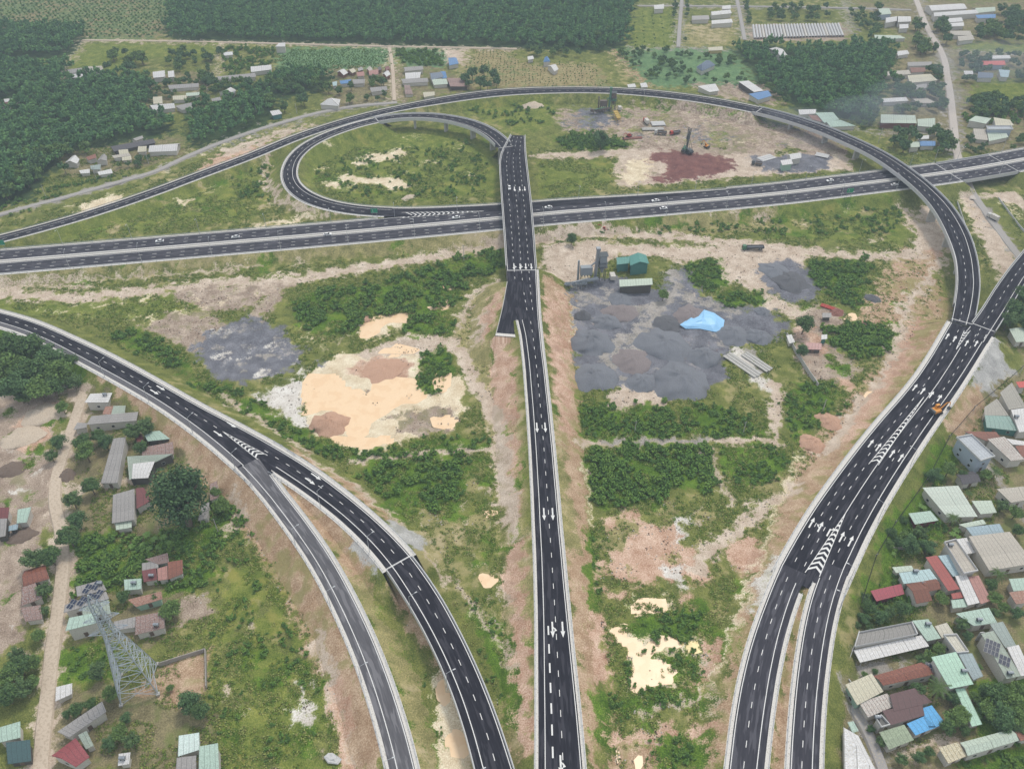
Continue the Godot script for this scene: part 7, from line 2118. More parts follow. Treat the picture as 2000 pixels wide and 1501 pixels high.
var TREES := [
	["giant", "tree", "tree", "", [[-124.9, -202.6, 3.15, "giant dark spreading tree between the workshop and the grove"]]],
	["broad", "tree", "tree", "trees along the left lane", [[-168.3, -219.2, 1.02, "large leafy tree left of the long plain grey roof beside the workshop"], [-172.2, -211.2, 1.00, "large leafy tree right of the pale green roof beside a stone yard"], [-165.9, -200.8, 0.98, "medium leafy tree left of the pale awning in front of the brown grey house"], [-165.5, -192.5, 1.24, "large leafy tree behind the brown rusty house by the banana plants"], [-169.2, -184.3, 1.12, "large leafy tree behind the patched rusty roof below the brown house"], [-175.1, -182.9, 1.12, "large leafy tree in front of the small blue awning by the stone yard"], [-165.7, -170.5, 0.77, "medium leafy tree right of the patched rusty roof below the brown house"], [-162.7, -162.7, 0.49, "small leafy tree right of the red and white patched roof with blue barrel"], [-160.5, -152.9, 0.65, "small leafy tree in front of the red and white patched roof with blue barrel"], [-200, -266.8, 0.85, "medium leafy tree behind the low grey lean-to"], [-192.1, -244.5, 0.92, "medium leafy tree left of the low grey lean-to"], [-192.2, -236.9, 0.75, "small leafy tree left of the low grey lean-to"], [-177.2, -237, 1.17, "large leafy tree in front of the low grey lean-to"], [-181.3, -243, 1.08, "large leafy tree left of the long grey tin roof behind dark trees"], [-172, -244.1, 0.87, "medium leafy tree behind the long plain grey roof beside the workshop"], [-176.9, -248.4, 0.87, "medium leafy tree right of the low grey lean-to"]]],
	["broad", "tree", "tree", "trees around the left houses", [[-157.1, -252.2, 1.10, "large leafy tree behind the pale green roof over a dark open porch"], [-162.3, -249.7, 0.98, "medium leafy tree behind the dark red lean-to roof left of the pale green porch"], [-156, -241.4, 0.81, "medium leafy tree in front of the dark red lean-to roof left of the pale green"], [-113.3, -209.1, 0.90, "medium leafy tree in front of the narrow rusty shed behind the giant tree"], [-118.4, -162.2, 0.97, "medium leafy tree right of the orange rusty roof with green side"], [-101.1, -127.6, 0.96, "medium leafy tree behind the white and mint roof by the bottom edge"], [-96.9, -125.4, 0.80, "medium leafy tree behind the tall pale mint roof by the bottom edge"], [-127.6, -131.7, 0.73, "small leafy tree behind the long pale grey diagonal roof"], [-120.1, -118.8, 0.70, "small leafy tree behind the small white roof by the bottom edge"], [-115.6, -116.4, 0.70, "small leafy tree right of the small faded green roof next to the red gable"], [-122.5, -115.8, 0.62, "small leafy tree right of the long pale grey diagonal roof"], [-120.4, -124.3, 0.48, "small leafy tree right of the red gable roof below the long grey roof"], [-126.3, -168.2, 0.54, "small leafy tree right of the orange rusty roof with green side"], [-136.9, -167.8, 0.63, "small leafy tree in front of the pale mint front roof of the rusty cluster"], [-118.3, -217.1, 0.61, "small leafy tree right of the narrow rusty shed behind the giant tree"], [-110.5, -134.9, 0.33, "small leafy tree behind the white and mint roof by the bottom edge"], [-136.1, -126.3, 0.64, "small leafy tree in front of the small off white roof beside the dirt lane"], [-133, -128.2, 0.56, "small leafy tree right of the small off white roof beside the dirt lane"], [-139.3, -125.3, 0.40, "small leafy tree left of the long pale grey diagonal roof"], [-134.2, -138.8, 0.83, "medium leafy tree right of the small off white roof beside the dirt lane"]]],
	["broad", "tree", "tree", "grove inside the left ramp", [[-238.9, -302.7, 2.06, "second tree from the left of the dense grove inside the left ramp"], [-230.9, -304.3, 2.06, "sixth tree from the left of the dense grove inside the left ramp"], [-218.2, -296.8, 1.91, "ninth tree from the left of the dense grove inside the left ramp"], [-230.1, -287.8, 2.00, "third tree from the left of the dense grove inside the left ramp"], [-219.1, -286, 2.10, "seventh tree from the left of the dense grove inside the left ramp"], [-208.6, -285.8, 1.76, "eleventh tree from the left of the dense grove inside the left ramp"], [-201.6, -283.1, 1.17, "thirteenth tree from the left of the dense grove inside the left ramp"], [-222.1, -274.5, 1.94, "fourth tree from the left of the dense grove inside the left ramp"], [-212.7, -274.5, 1.83, "eighth tree from the left of the dense grove inside the left ramp"], [-208, -277.4, 1.39, "tenth tree from the left of the dense grove inside the left ramp"], [-219.4, -273, 0.98, "fifth tree from the left of the dense grove inside the left ramp"], [-241.7, -293.8, 1.79, "first tree from the left of the dense grove inside the left ramp"], [-209.2, -296, 1.20, "twelfth tree from the left of the dense grove inside the left ramp"]]],
	["broad", "tree", "tree", "lower left clump", [[-160.2, -140.1, 1.00, "fourth tree from the left of the clump in the lower left corner"], [-161.9, -137.2, 1.07, "second tree from the left of the clump in the lower left corner"], [-157.5, -142.3, 0.75, "sixth tree from the left of the clump in the lower left corner"], [-156.1, -133, 0.98, "fifth tree from the left of the clump in the lower left corner"], [-159.5, -130.2, 1.05, "first tree from the left of the clump in the lower left corner"], [-154.4, -135.7, 0.66, "seventh tree from the left of the clump in the lower left corner"], [-164, -145.4, 0.76, "third tree from the left of the clump in the lower left corner"]]],
	["broad0", "tree", "tree", "", [[146, -326.3, 1.34, "round tree beside the scrap shelter"]]],
	["broad1", "tree", "tree", "", [[34.5, -412.1, 0.89, "lone round tree on the track above the plant"], [62.6, -541.9, 1.79, "dark round tree in the far yard"], [140, -307.3, 0.80, "dark tree left of the low red tin shelter"]]],
	["broad2", "tree", "tree", "", [[79.9, -355.3, 0.88, "small tree right of the bin shelter"]]],
	["broad", "tree", "tree", "right village trees", [[170.7, -225, 0.93, "medium leafy tree behind the broad cream and mint roof facing the curve"], [178.7, -228.9, 0.84, "medium leafy tree left of the dark slate shed roof below the blue grey house"], [193.3, -226.5, 0.68, "small leafy tree right of the dark slate shed roof below the blue grey house"], [155, -196.7, 0.77, "medium leafy tree in front of the container hut with mint roof and dark red walls"], [148.3, -194.3, 0.77, "medium leafy tree behind the small pale mint roof at the garden edge"], [148.5, -189.7, 0.95, "medium leafy tree behind the pale blue green roof with rooftop solar heater"], [154.9, -189.6, 0.86, "medium leafy tree left of the light blue roof between red roof and concrete house"], [151.4, -167.5, 0.67, "small leafy tree left of the small red roof beside the round tree"], [135.7, -162.8, 0.80, "medium leafy tree left of the brown tiled hip roofed house"], [124.4, -163.1, 0.71, "small leafy tree left of the dark pink container with corrugated top"], [127, -159.5, 0.70, "small leafy tree behind the flat grey rooftop with parapet above the white awning"], [121.6, -159.6, 0.62, "small leafy tree left of the flat grey rooftop with parapet above the white awning"], [171, -173.2, 0.64, "small leafy tree right of the salmon pink roof right of the white ribbed roof"], [169.8, -167.3, 0.72, "small leafy tree left of the orange rusty roof at the right edge"], [171.8, -164.2, 0.54, "small leafy tree in front of the mint roof at the right edge beside palms"], [175, -161.6, 0.62, "small leafy tree in front of the orange rusty roof at the right edge"], [154.3, -157.5, 0.70, "small leafy tree left of the wide mint roof at the top of the solar panel"], [154.6, -153.1, 0.48, "small leafy tree right of the narrow cream flat roof with grey parapet rim"], [138.4, -144.4, 0.68, "small leafy tree left of the large plain mint green roof with white end wall"], [134.8, -143.6, 0.59, "small leafy tree right of the long rusty brown roof with orange end"], [142.7, -148.1, 0.60, "small leafy tree left of the narrow cream flat roof with grey parapet rim"], [129.8, -132.8, 0.65, "small leafy tree right of the dark brown sheet roof behind the bright blue roof"], [139.9, -130.4, 0.57, "small leafy tree left of the narrow mint roof running diagonally beside dense trees"], [136.8, -122.9, 0.87, "medium leafy tree left of the narrow mint roof running diagonally beside dense trees"], [133.7, -120.5, 0.67, "small leafy tree right of the bright blue roof wing under the coconut palm"], [140.5, -124.9, 0.72, "small leafy tree in front of the narrow mint roof running diagonally beside dense trees"], [115.2, -139.2, 0.33, "small leafy tree behind the cream tin roof with mint green front edge"], [119, -140.3, 0.29, "small leafy tree in front of the white corrugated awning sloping down to the paved yard"], [112.6, -116.8, 0.47, "small leafy tree left of the worn pale green roof at the lane corner"], [116.6, -111.1, 0.54, "small leafy tree in front of the worn pale green roof at the lane corner"], [122.2, -112, 0.54, "small leafy tree right of the worn pale green roof at the lane corner"], [126, -113.7, 0.46, "small leafy tree left of the cream roof dotted with ridges at the warehouse end"], [111.2, -121.3, 0.36, "small leafy tree left of the dark flat roof with a water tank"], [192.3, -210, 0.70, "small leafy tree left of the beige flat warehouse roof at the right frame edge"], [195, -205.7, 0.79, "medium leafy tree in front of the beige flat warehouse roof at the right frame edge"], [192.3, -197.4, 0.68, "small leafy tree behind the huge beige warehouse roof"], [183.9, -227.3, 0.52, "small leafy tree left of the dark slate shed roof below the blue grey house"], [143.8, -196.4, 0.63, "small leafy tree left of the container hut with mint roof and dark red walls"], [141, -191.3, 0.57, "small leafy tree behind the small pale mint roof at the garden edge"], [145.2, -192.9, 0.58, "small leafy tree behind the pale blue green roof with rooftop solar heater"], [150.9, -203, 0.54, "small leafy tree left of the broad cream and mint roof facing the curve"], [124.5, -168.2, 0.54, "small leafy tree left of the small pale mint roof at the garden edge"], [131.2, -161.8, 0.58, "small leafy tree in front of the dark pink container with corrugated top"], [167.7, -161.9, 0.53, "small leafy tree right of the wide mint roof at the top of the solar panel"], [153.5, -142, 0.38, "small leafy tree right of the blue grey sheet roof against the large mint roof"], [139.4, -141.8, 0.46, "small leafy tree in front of the narrow cream flat roof with grey parapet rim"], [147.3, -131, 0.49, "small leafy tree behind the narrow mint roof running diagonally beside dense trees"], [144.7, -125.1, 0.48, "small leafy tree right of the narrow mint roof running diagonally beside dense trees"], [139.4, -120.2, 0.47, "small leafy tree behind the cream roof dotted with ridges at the warehouse end"], [169.6, -209.9, 0.45, "small leafy tree right of the container hut with mint roof and dark red walls"], [122.5, -156.2, 0.44, "small leafy tree behind the white corrugated awning sloping down to the paved yard"], [118.5, -157.3, 0.40, "small leafy tree left of the white corrugated awning sloping down to the paved yard"], [183.9, -192.5, 0.39, "small leafy tree right of the blue grey ribbed roof across the end of the beige"]]],
	["broad", "tree", "tree", "dense right garden", [[152.5, -130.7, 1.05, "fourth tree from the left of the dense garden behind the narrow mint roof"], [155.8, -127.4, 1.04, "seventh tree from the left of the dense garden behind the narrow mint roof"], [151.1, -124.1, 1.03, "fifth tree from the left of the dense garden behind the narrow mint roof"], [156.4, -123.6, 1.03, "eighth tree from the left of the dense garden behind the narrow mint roof"], [151, -132.7, 0.61, "second tree from the left of the dense garden behind the narrow mint roof"], [162, -132.6, 0.81, "tenth tree from the left of the dense garden behind the narrow mint roof"], [148.9, -125.6, 0.88, "third tree from the left of the dense garden behind the narrow mint roof"], [151.5, -120.5, 0.79, "sixth tree from the left of the dense garden behind the narrow mint roof"], [147.9, -127.4, 0.56, "first tree from the left of the dense garden behind the narrow mint roof"], [155.4, -119.8, 0.63, "ninth tree from the left of the dense garden behind the narrow mint roof"]]],
	["broad", "tree", "tree", "trees under the approach road", [[255.5, -336.9, 1.56, "third tree from the left beneath the approach road"], [249.2, -329.3, 1.28, "second tree from the left beneath the approach road"], [265, -349.2, 1.46, "fourth tree from the left beneath the approach road"], [257, -328, 1.28, "fifth tree from the left beneath the approach road"], [251, -337.5, 0.78, "first tree from the left beneath the approach road"]]],
	["palm", "coconut_palm", "palm", "", [[135.2, -132.2, 1.09, "coconut palm beside the bright blue roof"], [169.7, -202.8, 0.78, "coconut palm above the blue grey ribbed roof"], [174.6, -176.5, 0.83, "coconut palm at the beige warehouse corner"], [182.4, -216.8, 0.46, "coconut palm near the square pale mint roof"], [197, -227, 0.78, "coconut palm beside the blue grey house"]]],
	["banana", "banana_plant", "banana plant", "right garden bananas", [[160.9, -212.4, 0.79, "fourth banana plant from the left in the garden beside the right road"], [157.8, -210.4, 0.70, "third banana plant from the left in the garden beside the right road"], [170.6, -199.4, 0.85, "seventh banana plant from the left in the garden beside the right road"], [168.4, -197.6, 0.76, "sixth banana plant from the left in the garden beside the right road"], [170, -196.7, 0.68, "eighth banana plant from the left in the garden beside the right road"], [144, -190.5, 0.58, "second banana plant from the left in the garden beside the right road"], [142.4, -188.6, 0.58, "first banana plant from the left in the garden beside the right road"], [162.4, -210.9, 0.70, "fifth banana plant from the left in the garden beside the right road"]]],
	["banana", "banana_plant", "banana plant", "left grove bananas", [[-142.7, -195.4, 0.93, "fourth banana plant from the left in the grove below the giant tree"], [-139.5, -197.4, 0.93, "sixth banana plant from the left in the grove below the giant tree"], [-135.8, -195, 0.84, "eighth banana plant from the left in the grove below the giant tree"], [-139.2, -192.6, 0.84, "fifth banana plant from the left in the grove below the giant tree"], [-143.4, -192.2, 0.75, "third banana plant from the left in the grove below the giant tree"], [-132.6, -196, 0.85, "tenth banana plant from the left in the grove below the giant tree"], [-129.4, -193.2, 0.76, "eleventh banana plant from the left in the grove below the giant tree"], [-136.4, -190.8, 0.75, "seventh banana plant from the left in the grove below the giant tree"], [-132.7, -191.3, 0.75, "ninth banana plant from the left in the grove below the giant tree"], [-173.7, -190.7, 0.83, "second banana plant from the left in the grove below the giant tree"], [-175.8, -188.9, 0.75, "first banana plant from the left in the grove below the giant tree"]]],
	["far1", "tree", "tree", "clump by the striped shed", [[-38.5, -665.1, 1.25, "first tree from the left round tree of the dense clump by the striped shed"], [-33, -676.6, 1.27, "third tree from the left round tree of the dense clump by the striped shed"], [-23.4, -679.6, 1.38, "fifth tree from the left round tree of the dense clump by the striped shed"], [-14.7, -670.8, 1.26, "seventh tree from the left round tree of the dense clump by the striped shed"], [-25.6, -656.4, 1.45, "fourth tree from the left round tree of the dense clump by the striped shed"], [-12.5, -659.2, 1.04, "eighth tree from the left round tree of the dense clump by the striped shed"], [-35.2, -656.2, 0.93, "second tree from the left round tree of the dense clump by the striped shed"], [-19.8, -651, 1.13, "sixth tree from the left round tree of the dense clump by the striped shed"]]]
]
var LANES := [
	["village_lane", "grey lane running past the sawmill village to the ramps", [-331, -439.7, -316.6, -448.7, -302.4, -459.2, -286.3, -470.7, -265, -487.7, -241.3, -507.1, -229.7, -525.1, -217.3, -543.3, -203.5, -559.7, -188.7, -575, -172.9, -589.1, -156.3, -602.6, -138.6, -613.6, -120, -621.7, -90.6, -628], 3.6, "lane_grey"],
	["village_lane", "pale concrete main lane climbing the right edge of the town", [294.6, -467.3, 305, -510.9, 314.3, -543.3, 327.6, -578.7, 340.1, -612.6, 353.7, -649.4, 367.7, -689.8, 378.7, -721, 387.7, -754.5, 398, -805.6, 412.5, -862.4, 432.5, -935.7], 5, "lane_pale"],
	["underpass_lane", "grey lane passing beneath the expressway bridge at right", [300.4, -492.1, 297.5, -477.7, 295, -457.2, 292.9, -434.7, 291, -410.9, 289.4, -386.1, 287.1, -353.5], 4.2, "lane_grey"],
	["dirt_lane", "pale dirt lane winding down the left hand village", [-198.3, -284.3, -195.2, -269.1, -191.6, -249.4, -187.5, -228.4, -182.2, -214.6, -173.9, -200.3, -166.5, -184.7, -159.7, -164.8, -155.6, -150.8, -150.5, -135.9, -146, -122.2, -139.8, -105.1], 4.2, "lane_dirt"],
	["village_lane", "narrow asphalt lane beside the big white corrugated roof", [105.1, -138.6, 107, -132.7, 109.5, -125.2, 110.8, -117.4, 111.2, -105.1], 3, "lane_grey"],
	["dirt_lane", "pale dirt lane along the top of the fields", [-399.3, -778.7, -312.8, -775.8, -226.2, -770, -112.1, -761.5, -34.9, -757.3, 4.6, -754.5], 2.4, "lane_dirt"],
	["dirt_lane", "short dirt lane past the hut row", [-111.8, -758.7, -105.2, -721, -98.4, -672.1, -93.1, -632.2], 2.4, "lane_dirt"],
	["village_lane", "straight far avenue between tree rows", [178.3, -907.1, 163.9, -829.2, 151.4, -758.7], 3, "lane_grey"],
	["village_lane", "second straight far avenue beside the nursery", [236.4, -907.1, 225.6, -837.3, 216.3, -778.7], 3, "lane_grey"],
	["village_lane", "far cross lane along the top right", [129.2, -887, 237, -885.2, 335.4, -879.9, 406.1, -872.8], 3, "lane_grey"]
]
var FAR_TREES := [
	[[-218, -661, -155, -684, -140, -623, -180, -603, -199, -618], 26, 0.8, 1.3, "tree in the wood behind the white hip villa", "wood behind the white villa"],
	[[-153, -672, -95, -684, -93, -633, -136, -623], 16, 0.6, 1.0, "garden tree around the small huts", "hut garden trees"],
	[[-264, -684, -206, -684, -211, -666, -245, -639], 34, 0.6, 1.0, "tree by the very long grey roof", ""],
	[[-363, -734, -327, -734, -307, -690, -342, -690], 12, 0.9, 1.3, "tree of the dark copse on the far field", "far field copse"],
	[[-315, -741, -262, -748, -253, -696, -287, -696], 44, 0.5, 0.9, "tree at the far left farm", ""],
	[[-309, -684, -258, -684, -234, -603, -277, -603], 46, 0.45, 0.85, "tree between the far left village roofs", ""],
	[[-335, -548, -293, -552, -298, -503, -301, -464, -322, -460, -343, -503], 22, 0.9, 1.4, "tree at the edge of the wood by the lane", "wood edge by the lane"],
	[[-295, -511, -268, -515, -247, -535, -253, -511, -286, -499], 10, 0.4, 0.7, "small tree at the sawmill village", "sawmill village trees"],
	[[5, -806, 93, -806, 86, -734, 9, -721], 34, 0.7, 1.1, "tree in front of the big plantation", ""],
	[[92, -748, 193, -748, 194, -666, 116, -666], 90, 0.4, 0.8, "young orchard tree around the slate roofed villa", ""],
	[[165, -898, 184, -898, 159, -761, 149, -761], 16, 0.45, 0.7, "tree lining the straight far avenue", ""],
	[[230, -898, 248, -898, 221, -783, 212, -783], 14, 0.45, 0.7, "tree lining the second far avenue", ""],
	[[262, -880, 335, -880, 321, -834, 251, -834], 40, 0.6, 1.0, "tree behind the nursery tunnels", ""],
	[[343, -880, 377, -880, 346, -790, 322, -790], 26, 0.6, 1.0, "tree near the far crossroads", ""],
	[[398, -837, 421, -821, 391, -748, 352, -728], 22, 0.9, 1.4, "tall tree beside the bend of the main lane", "lane bend trees"],
	[[471, -854, 525, -871, 472, -761, 427, -776], 60, 0.9, 1.4, "tree of the hazy wood behind the factories", ""],
	[[320, -684, 375, -708, 336, -613, 293, -603], 80, 0.55, 1.0, "tree among the roofs left of the main lane", ""],
	[[395, -734, 462, -741, 428, -672, 369, -666], 55, 0.6, 1.0, "tree around the orange red roof", ""],
	[[359, -628, 407, -628, 393, -600, 344, -593], 40, 0.8, 1.2, "tree of the hedge above the lane corner works", ""],
	[[253, -613, 281, -603, 273, -579, 246, -579], 12, 0.6, 1.0, "smoky tree behind the low mint roof", ""],
	[[268, -565, 322, -570, 306, -531, 272, -535], 20, 0.8, 1.3, "tree around the blue roof by the underpass lane", "underpass lane trees"],
	[[324, -561, 375, -562, 366, -543, 319, -535], 12, 0.5, 0.8, "shrubby tree on the expressway verge at right", ""],
	[[201, -672, 226, -628, 216, -616, 200, -655], 8, 0.6, 0.9, "tree behind the depot sheds", ""]
]
var WOODS := [
	[[-364, -946, 132, -946, 104, -764, 86, -753, 5, -761, -315, -782, -331, -806, -346, -871], 5.2, 5.2, 0.1, 1.05, "vast dense rubber plantation along the top edge"],
	[[-526, -821, -411, -809, -399, -773, -398, -741, -475, -721], 5, 5, 0.1, 1.05, "plantation block in the upper left corner"],
	[[-469, -711, -395, -713, -342, -684, -301, -681, -280, -616, -246, -579, -262, -568, -293, -543, -316, -520, -314, -471, -338, -454], 5, 5, 0.25, 1.05, "broad plantation filling the left middle distance"],
	[[-251, -613, -209, -658, -192, -639, -184, -598, -190, -582, -226, -548, -237, -571], 5, 5, 0.2, 1.0, "plantation wedge beside the left lane"],
	[[-200, -703, -157, -696, -156, -666, -180, -639, -201, -661], 4.6, 4.6, 0.2, 0.85, "young plantation below the crop field"],
	[[201, -756, 234, -764, 259, -750, 350, -773, 328, -708, 292, -633, 267, -590, 223, -620, 208, -672], 4.8, 4.8, 0.15, 1.0, "square plantation inside the right ramp curve"]
]
var THICKETS := [
	[[-115.1, -353.5, -110, -362.2, -88.9, -368.1, -67.3, -373.1, -48.5, -383.4, -35, -396.8, -20.7, -404.1, -4.5, -407.4, -4.3, -388.7, -17, -378.2, -28.1, -375.7, -27.3, -358.3, -34.9, -348.8, -31.2, -330.8, -41.1, -324.4, -56.7, -326.5, -53.3, -344.2, -74.6, -344.2, -79.9, -326.5, -98, -326.5, -107.4, -335.2, -114.1, -342], 0.22, 0.9, 2.0, 0.42],
	[[-201.1, -326.5, -192.3, -330.8, -179.1, -322.3, -164.9, -309.9, -155.6, -303.9, -151.5, -294.3, -161.2, -298.1, -179.9, -309.9, -197.5, -320.2], 0.3, 0.7, 1.6, 0.3],
	[[-153.3, -292.4, -139, -288.7, -121.9, -277.8, -110.5, -269.1, -94.7, -259.1, -83.9, -249.4, -74, -243.2, -61, -243.2, -43.9, -246.9, -31.1, -252.6, -13.2, -249.4, -8.8, -246.3, -30.6, -244.8, -64.7, -238.7, -77.9, -240.2, -97.8, -252.6, -119.3, -267.4, -141.7, -281.4], 0.3, 0.6, 1.4, 0.3],
	[[-42.5, -309.9, -33, -318.1, -29.3, -298.1, -33.2, -283.2, -41.2, -279.6, -45.2, -290.5], 0.35, 0.6, 1.3, 0.2],
	[[-64, -234.2, -43.4, -241.7, -21.6, -240.2, -15.9, -231.3, -20.7, -220, -24.2, -209.3, -30.4, -211.9, -44.7, -213.2, -56.1, -222.8], 0.26, 0.8, 1.9, 0.4],
	[[30.4, -276, 46, -269.1, 53.3, -272.5, 71.9, -272.5, 73.9, -255.8, 66.3, -250.1, 31, -251], 0.32, 0.6, 1.5, 0.3],
	[[76, -269.1, 92.7, -272.5, 105.1, -265.7, 111.9, -255.8, 106.3, -251, 77.5, -251], 0.3, 0.6, 1.5, 0.3],
	[[30.5, -243.2, 54.9, -246.9, 81.2, -246.9, 84.3, -228.4, 78.5, -220, 64.5, -222.8, 58.8, -211.9, 48.8, -213.2, 36.5, -211.9, 30, -220], 0.34, 0.8, 2.0, 0.3],
	[[87.7, -246.3, 114, -246.3, 116, -237.2, 104.6, -225.6, 91.5, -222.8, 87.5, -234.2], 0.26, 0.6, 1.5, 0.42],
	[[171, -394, 193, -400, 204, -397, 195, -378, 185, -349, 176, -354, 168, -363, 165, -383], 0.26, 0.8, 1.8, 0.3],
	[[161.2, -330.8, 175.6, -335.2, 192.3, -330.8, 186.3, -314, 173.5, -305.9, 161.2, -314, 157.3, -322.3], 0.35, 0.9, 2.0, 0.1],
	[[99, -394, 117, -400, 117, -383, 117, -368, 105, -363, 97, -376], 0.3, 0.7, 1.5, 0.3],
	[[115.7, -363.2, 132.8, -365.6, 135.4, -353.5, 118.2, -348.8, 108.3, -353.5], 0.25, 0.6, 1.4, 0.3],
	[[43, -162.8, 54, -164.8, 66.3, -162.8, 64.8, -154.7, 55.6, -151.7, 47, -152.7, 41.5, -157.7], 0.4, 0.5, 1.2, 0.2],
	[[26.4, -196.6, 32.4, -199.1, 28.8, -164.8, 26.1, -164.8], 0.4, 0.5, 1.2, 0.1],
	[[-169.5, -197.8, -153.3, -199.1, -145.6, -194.1, -131.7, -199.1, -125.7, -189.3, -126.3, -182.3, -137.2, -181.2, -144.6, -173.4, -155.2, -170.1, -163, -180.1], 0.4, 0.7, 1.6, 0.1],
	[[125.6, -283.2, 144.3, -290.5, 152.9, -279.6, 136.2, -262.4, 123.6, -249.4, 120.6, -259.1], 0.25, 0.6, 1.4, 0.4],
	[[33, -561, 56, -571, 81, -556, 80, -545, 54, -542, 33, -547], 0.3, 0.9, 1.8, 0.1],
	[[-46, -623, 0, -633, 30, -633, 33, -598, 0, -583], 0.1, 0.8, 1.8, 0.5],
	[[-194, -511, -161, -519, -149, -471, -173, -467], 0.06, 0.8, 1.8, 0.5],
	[[-135, -511, -107, -535, -15, -561, -13, -474, -98, -471], 0.07, 0.7, 1.6, 0.5],
	[[18, -426, 152, -451, 245, -471, 231, -423, 107, -426], 0.08, 0.7, 1.7, 0.5],
	[[26, -330.8, 27.9, -348.8, 28.6, -330.8], 0.1, 0.7, 1.2, 0],
	[[-132.5, -201.6, -111.6, -220, -100.1, -206.7, -108.7, -194.1, -115.1, -189.3, -124.2, -184.7], 0.35, 0.6, 1.4, 0.2],
	[[-130.4, -177.8, -111.3, -189.3, -106.2, -177.8, -122.7, -171.2], 0.3, 0.6, 1.4, 0.2],
	[[135.9, -194.1, 165.3, -220, 171.5, -220, 167, -199.1, 144.1, -184.7, 134.9, -180.1], 0.28, 0.5, 1.3, 0.35],
	[[119.5, -166.9, 140.3, -184.7, 144, -164.8, 127.9, -159.7], 0.3, 0.5, 1.3, 0.3],
	[[41.3, -147.9, 53.6, -149.8, 63.8, -148.8, 60.1, -137.7, 55, -136.8, 54.3, -143.2, 47.9, -146], 0.35, 0.4, 1.0, 0.2],
	[[36.5, -143.2, 40.6, -145, 37.8, -135, 34.2, -137.7], 0.4, 0.5, 1.1, 0.1],
	[[24.7, -132.4, 43, -134.1, 61.5, -135.9, 59, -131.5, 32.2, -125.5, 24.1, -123.9], 0.25, 0.5, 1.2, 0.35],
	[[40.9, -117.4, 63.2, -119, 61.4, -109.6, 43, -109.6], 0.25, 0.5, 1.2, 0.4],
	[[218, -696, 217, -695, 218, -696], 0.1, 0.5, 1, 0],
	[[-116.8, -209.3, -93.2, -194.1, -81, -173.4, -58, -125.5, -55.3, -109.6, -87.5, -109.6, -103.9, -162.8], 0.1, 0.4, 1.2, 0.55],
	[[134.2, -111.1, 160.4, -117.4, 155.8, -108.1, 134.4, -108.1], 0.3, 0.5, 1.2, 0.2],
	[[183.2, -249.4, 189.1, -237.2, 165.3, -220, 164.3, -222.8], 0.25, 0.5, 1.2, 0.3],
	[[-47.1, -166.9, -33.9, -143.2, -23.9, -122.2, -21.5, -109.6, -30.7, -109.6, -39.7, -134.1, -53.7, -162.8], 0.16, 0.4, 1.0, 0.4],
	[[-68.7, -187, -64.8, -187, -41.1, -146.9, -44.6, -146.9], 0.2, 0.4, 1.0, 0.3],
	[[-18.4, -173.4, 0, -152.7, 6.4, -125.5, 3.1, -109.6, -1.6, -125.5], 0.16, 0.4, 1.0, 0.45],
	[[-154.3, -148.8, -135, -150.4, -129.6, -139.5, -148.2, -136.8], 0.18, 0.4, 1.0, 0.3],
	[[344, -603, 399, -613, 388, -588, 341, -588], 0.1, 1, 2.2, 0],
	[[-107, -753, -65, -750, -60, -711, -93, -713], 0.12, 1, 2.2, 0],
	[[-269, -761, -213, -754, -209, -715, -241, -684], 0.08, 1, 2.2, 0.3],
	[[-322, -460, -295, -488, -243, -511, -217, -542, -222, -535, -267, -485, -313, -441], 0.12, 0.6, 1.5, 0.4]
]
var ORCHARDS := [
	[[-589, -946, -367, -946, -346, -871, -332, -806, -337, -790, -403, -787, -527, -824], 5, 6.5, 0.05, 0.8, 1.5],
	[[-7, -750, 13, -715, 71, -718, 80, -665, -50, -661, -32, -750], 3.2, 4.5, 0.02, 0.35, 0.7],
	[[-211, -754, -114, -754, -108, -721, -131, -701, -201, -711], 2.0, 2.6, 0.1, 0.5, 0.75],
	[[125, -871, 166, -871, 149, -764, 106, -761], 9, 11, 0.1, 0.5, 1.0]
]

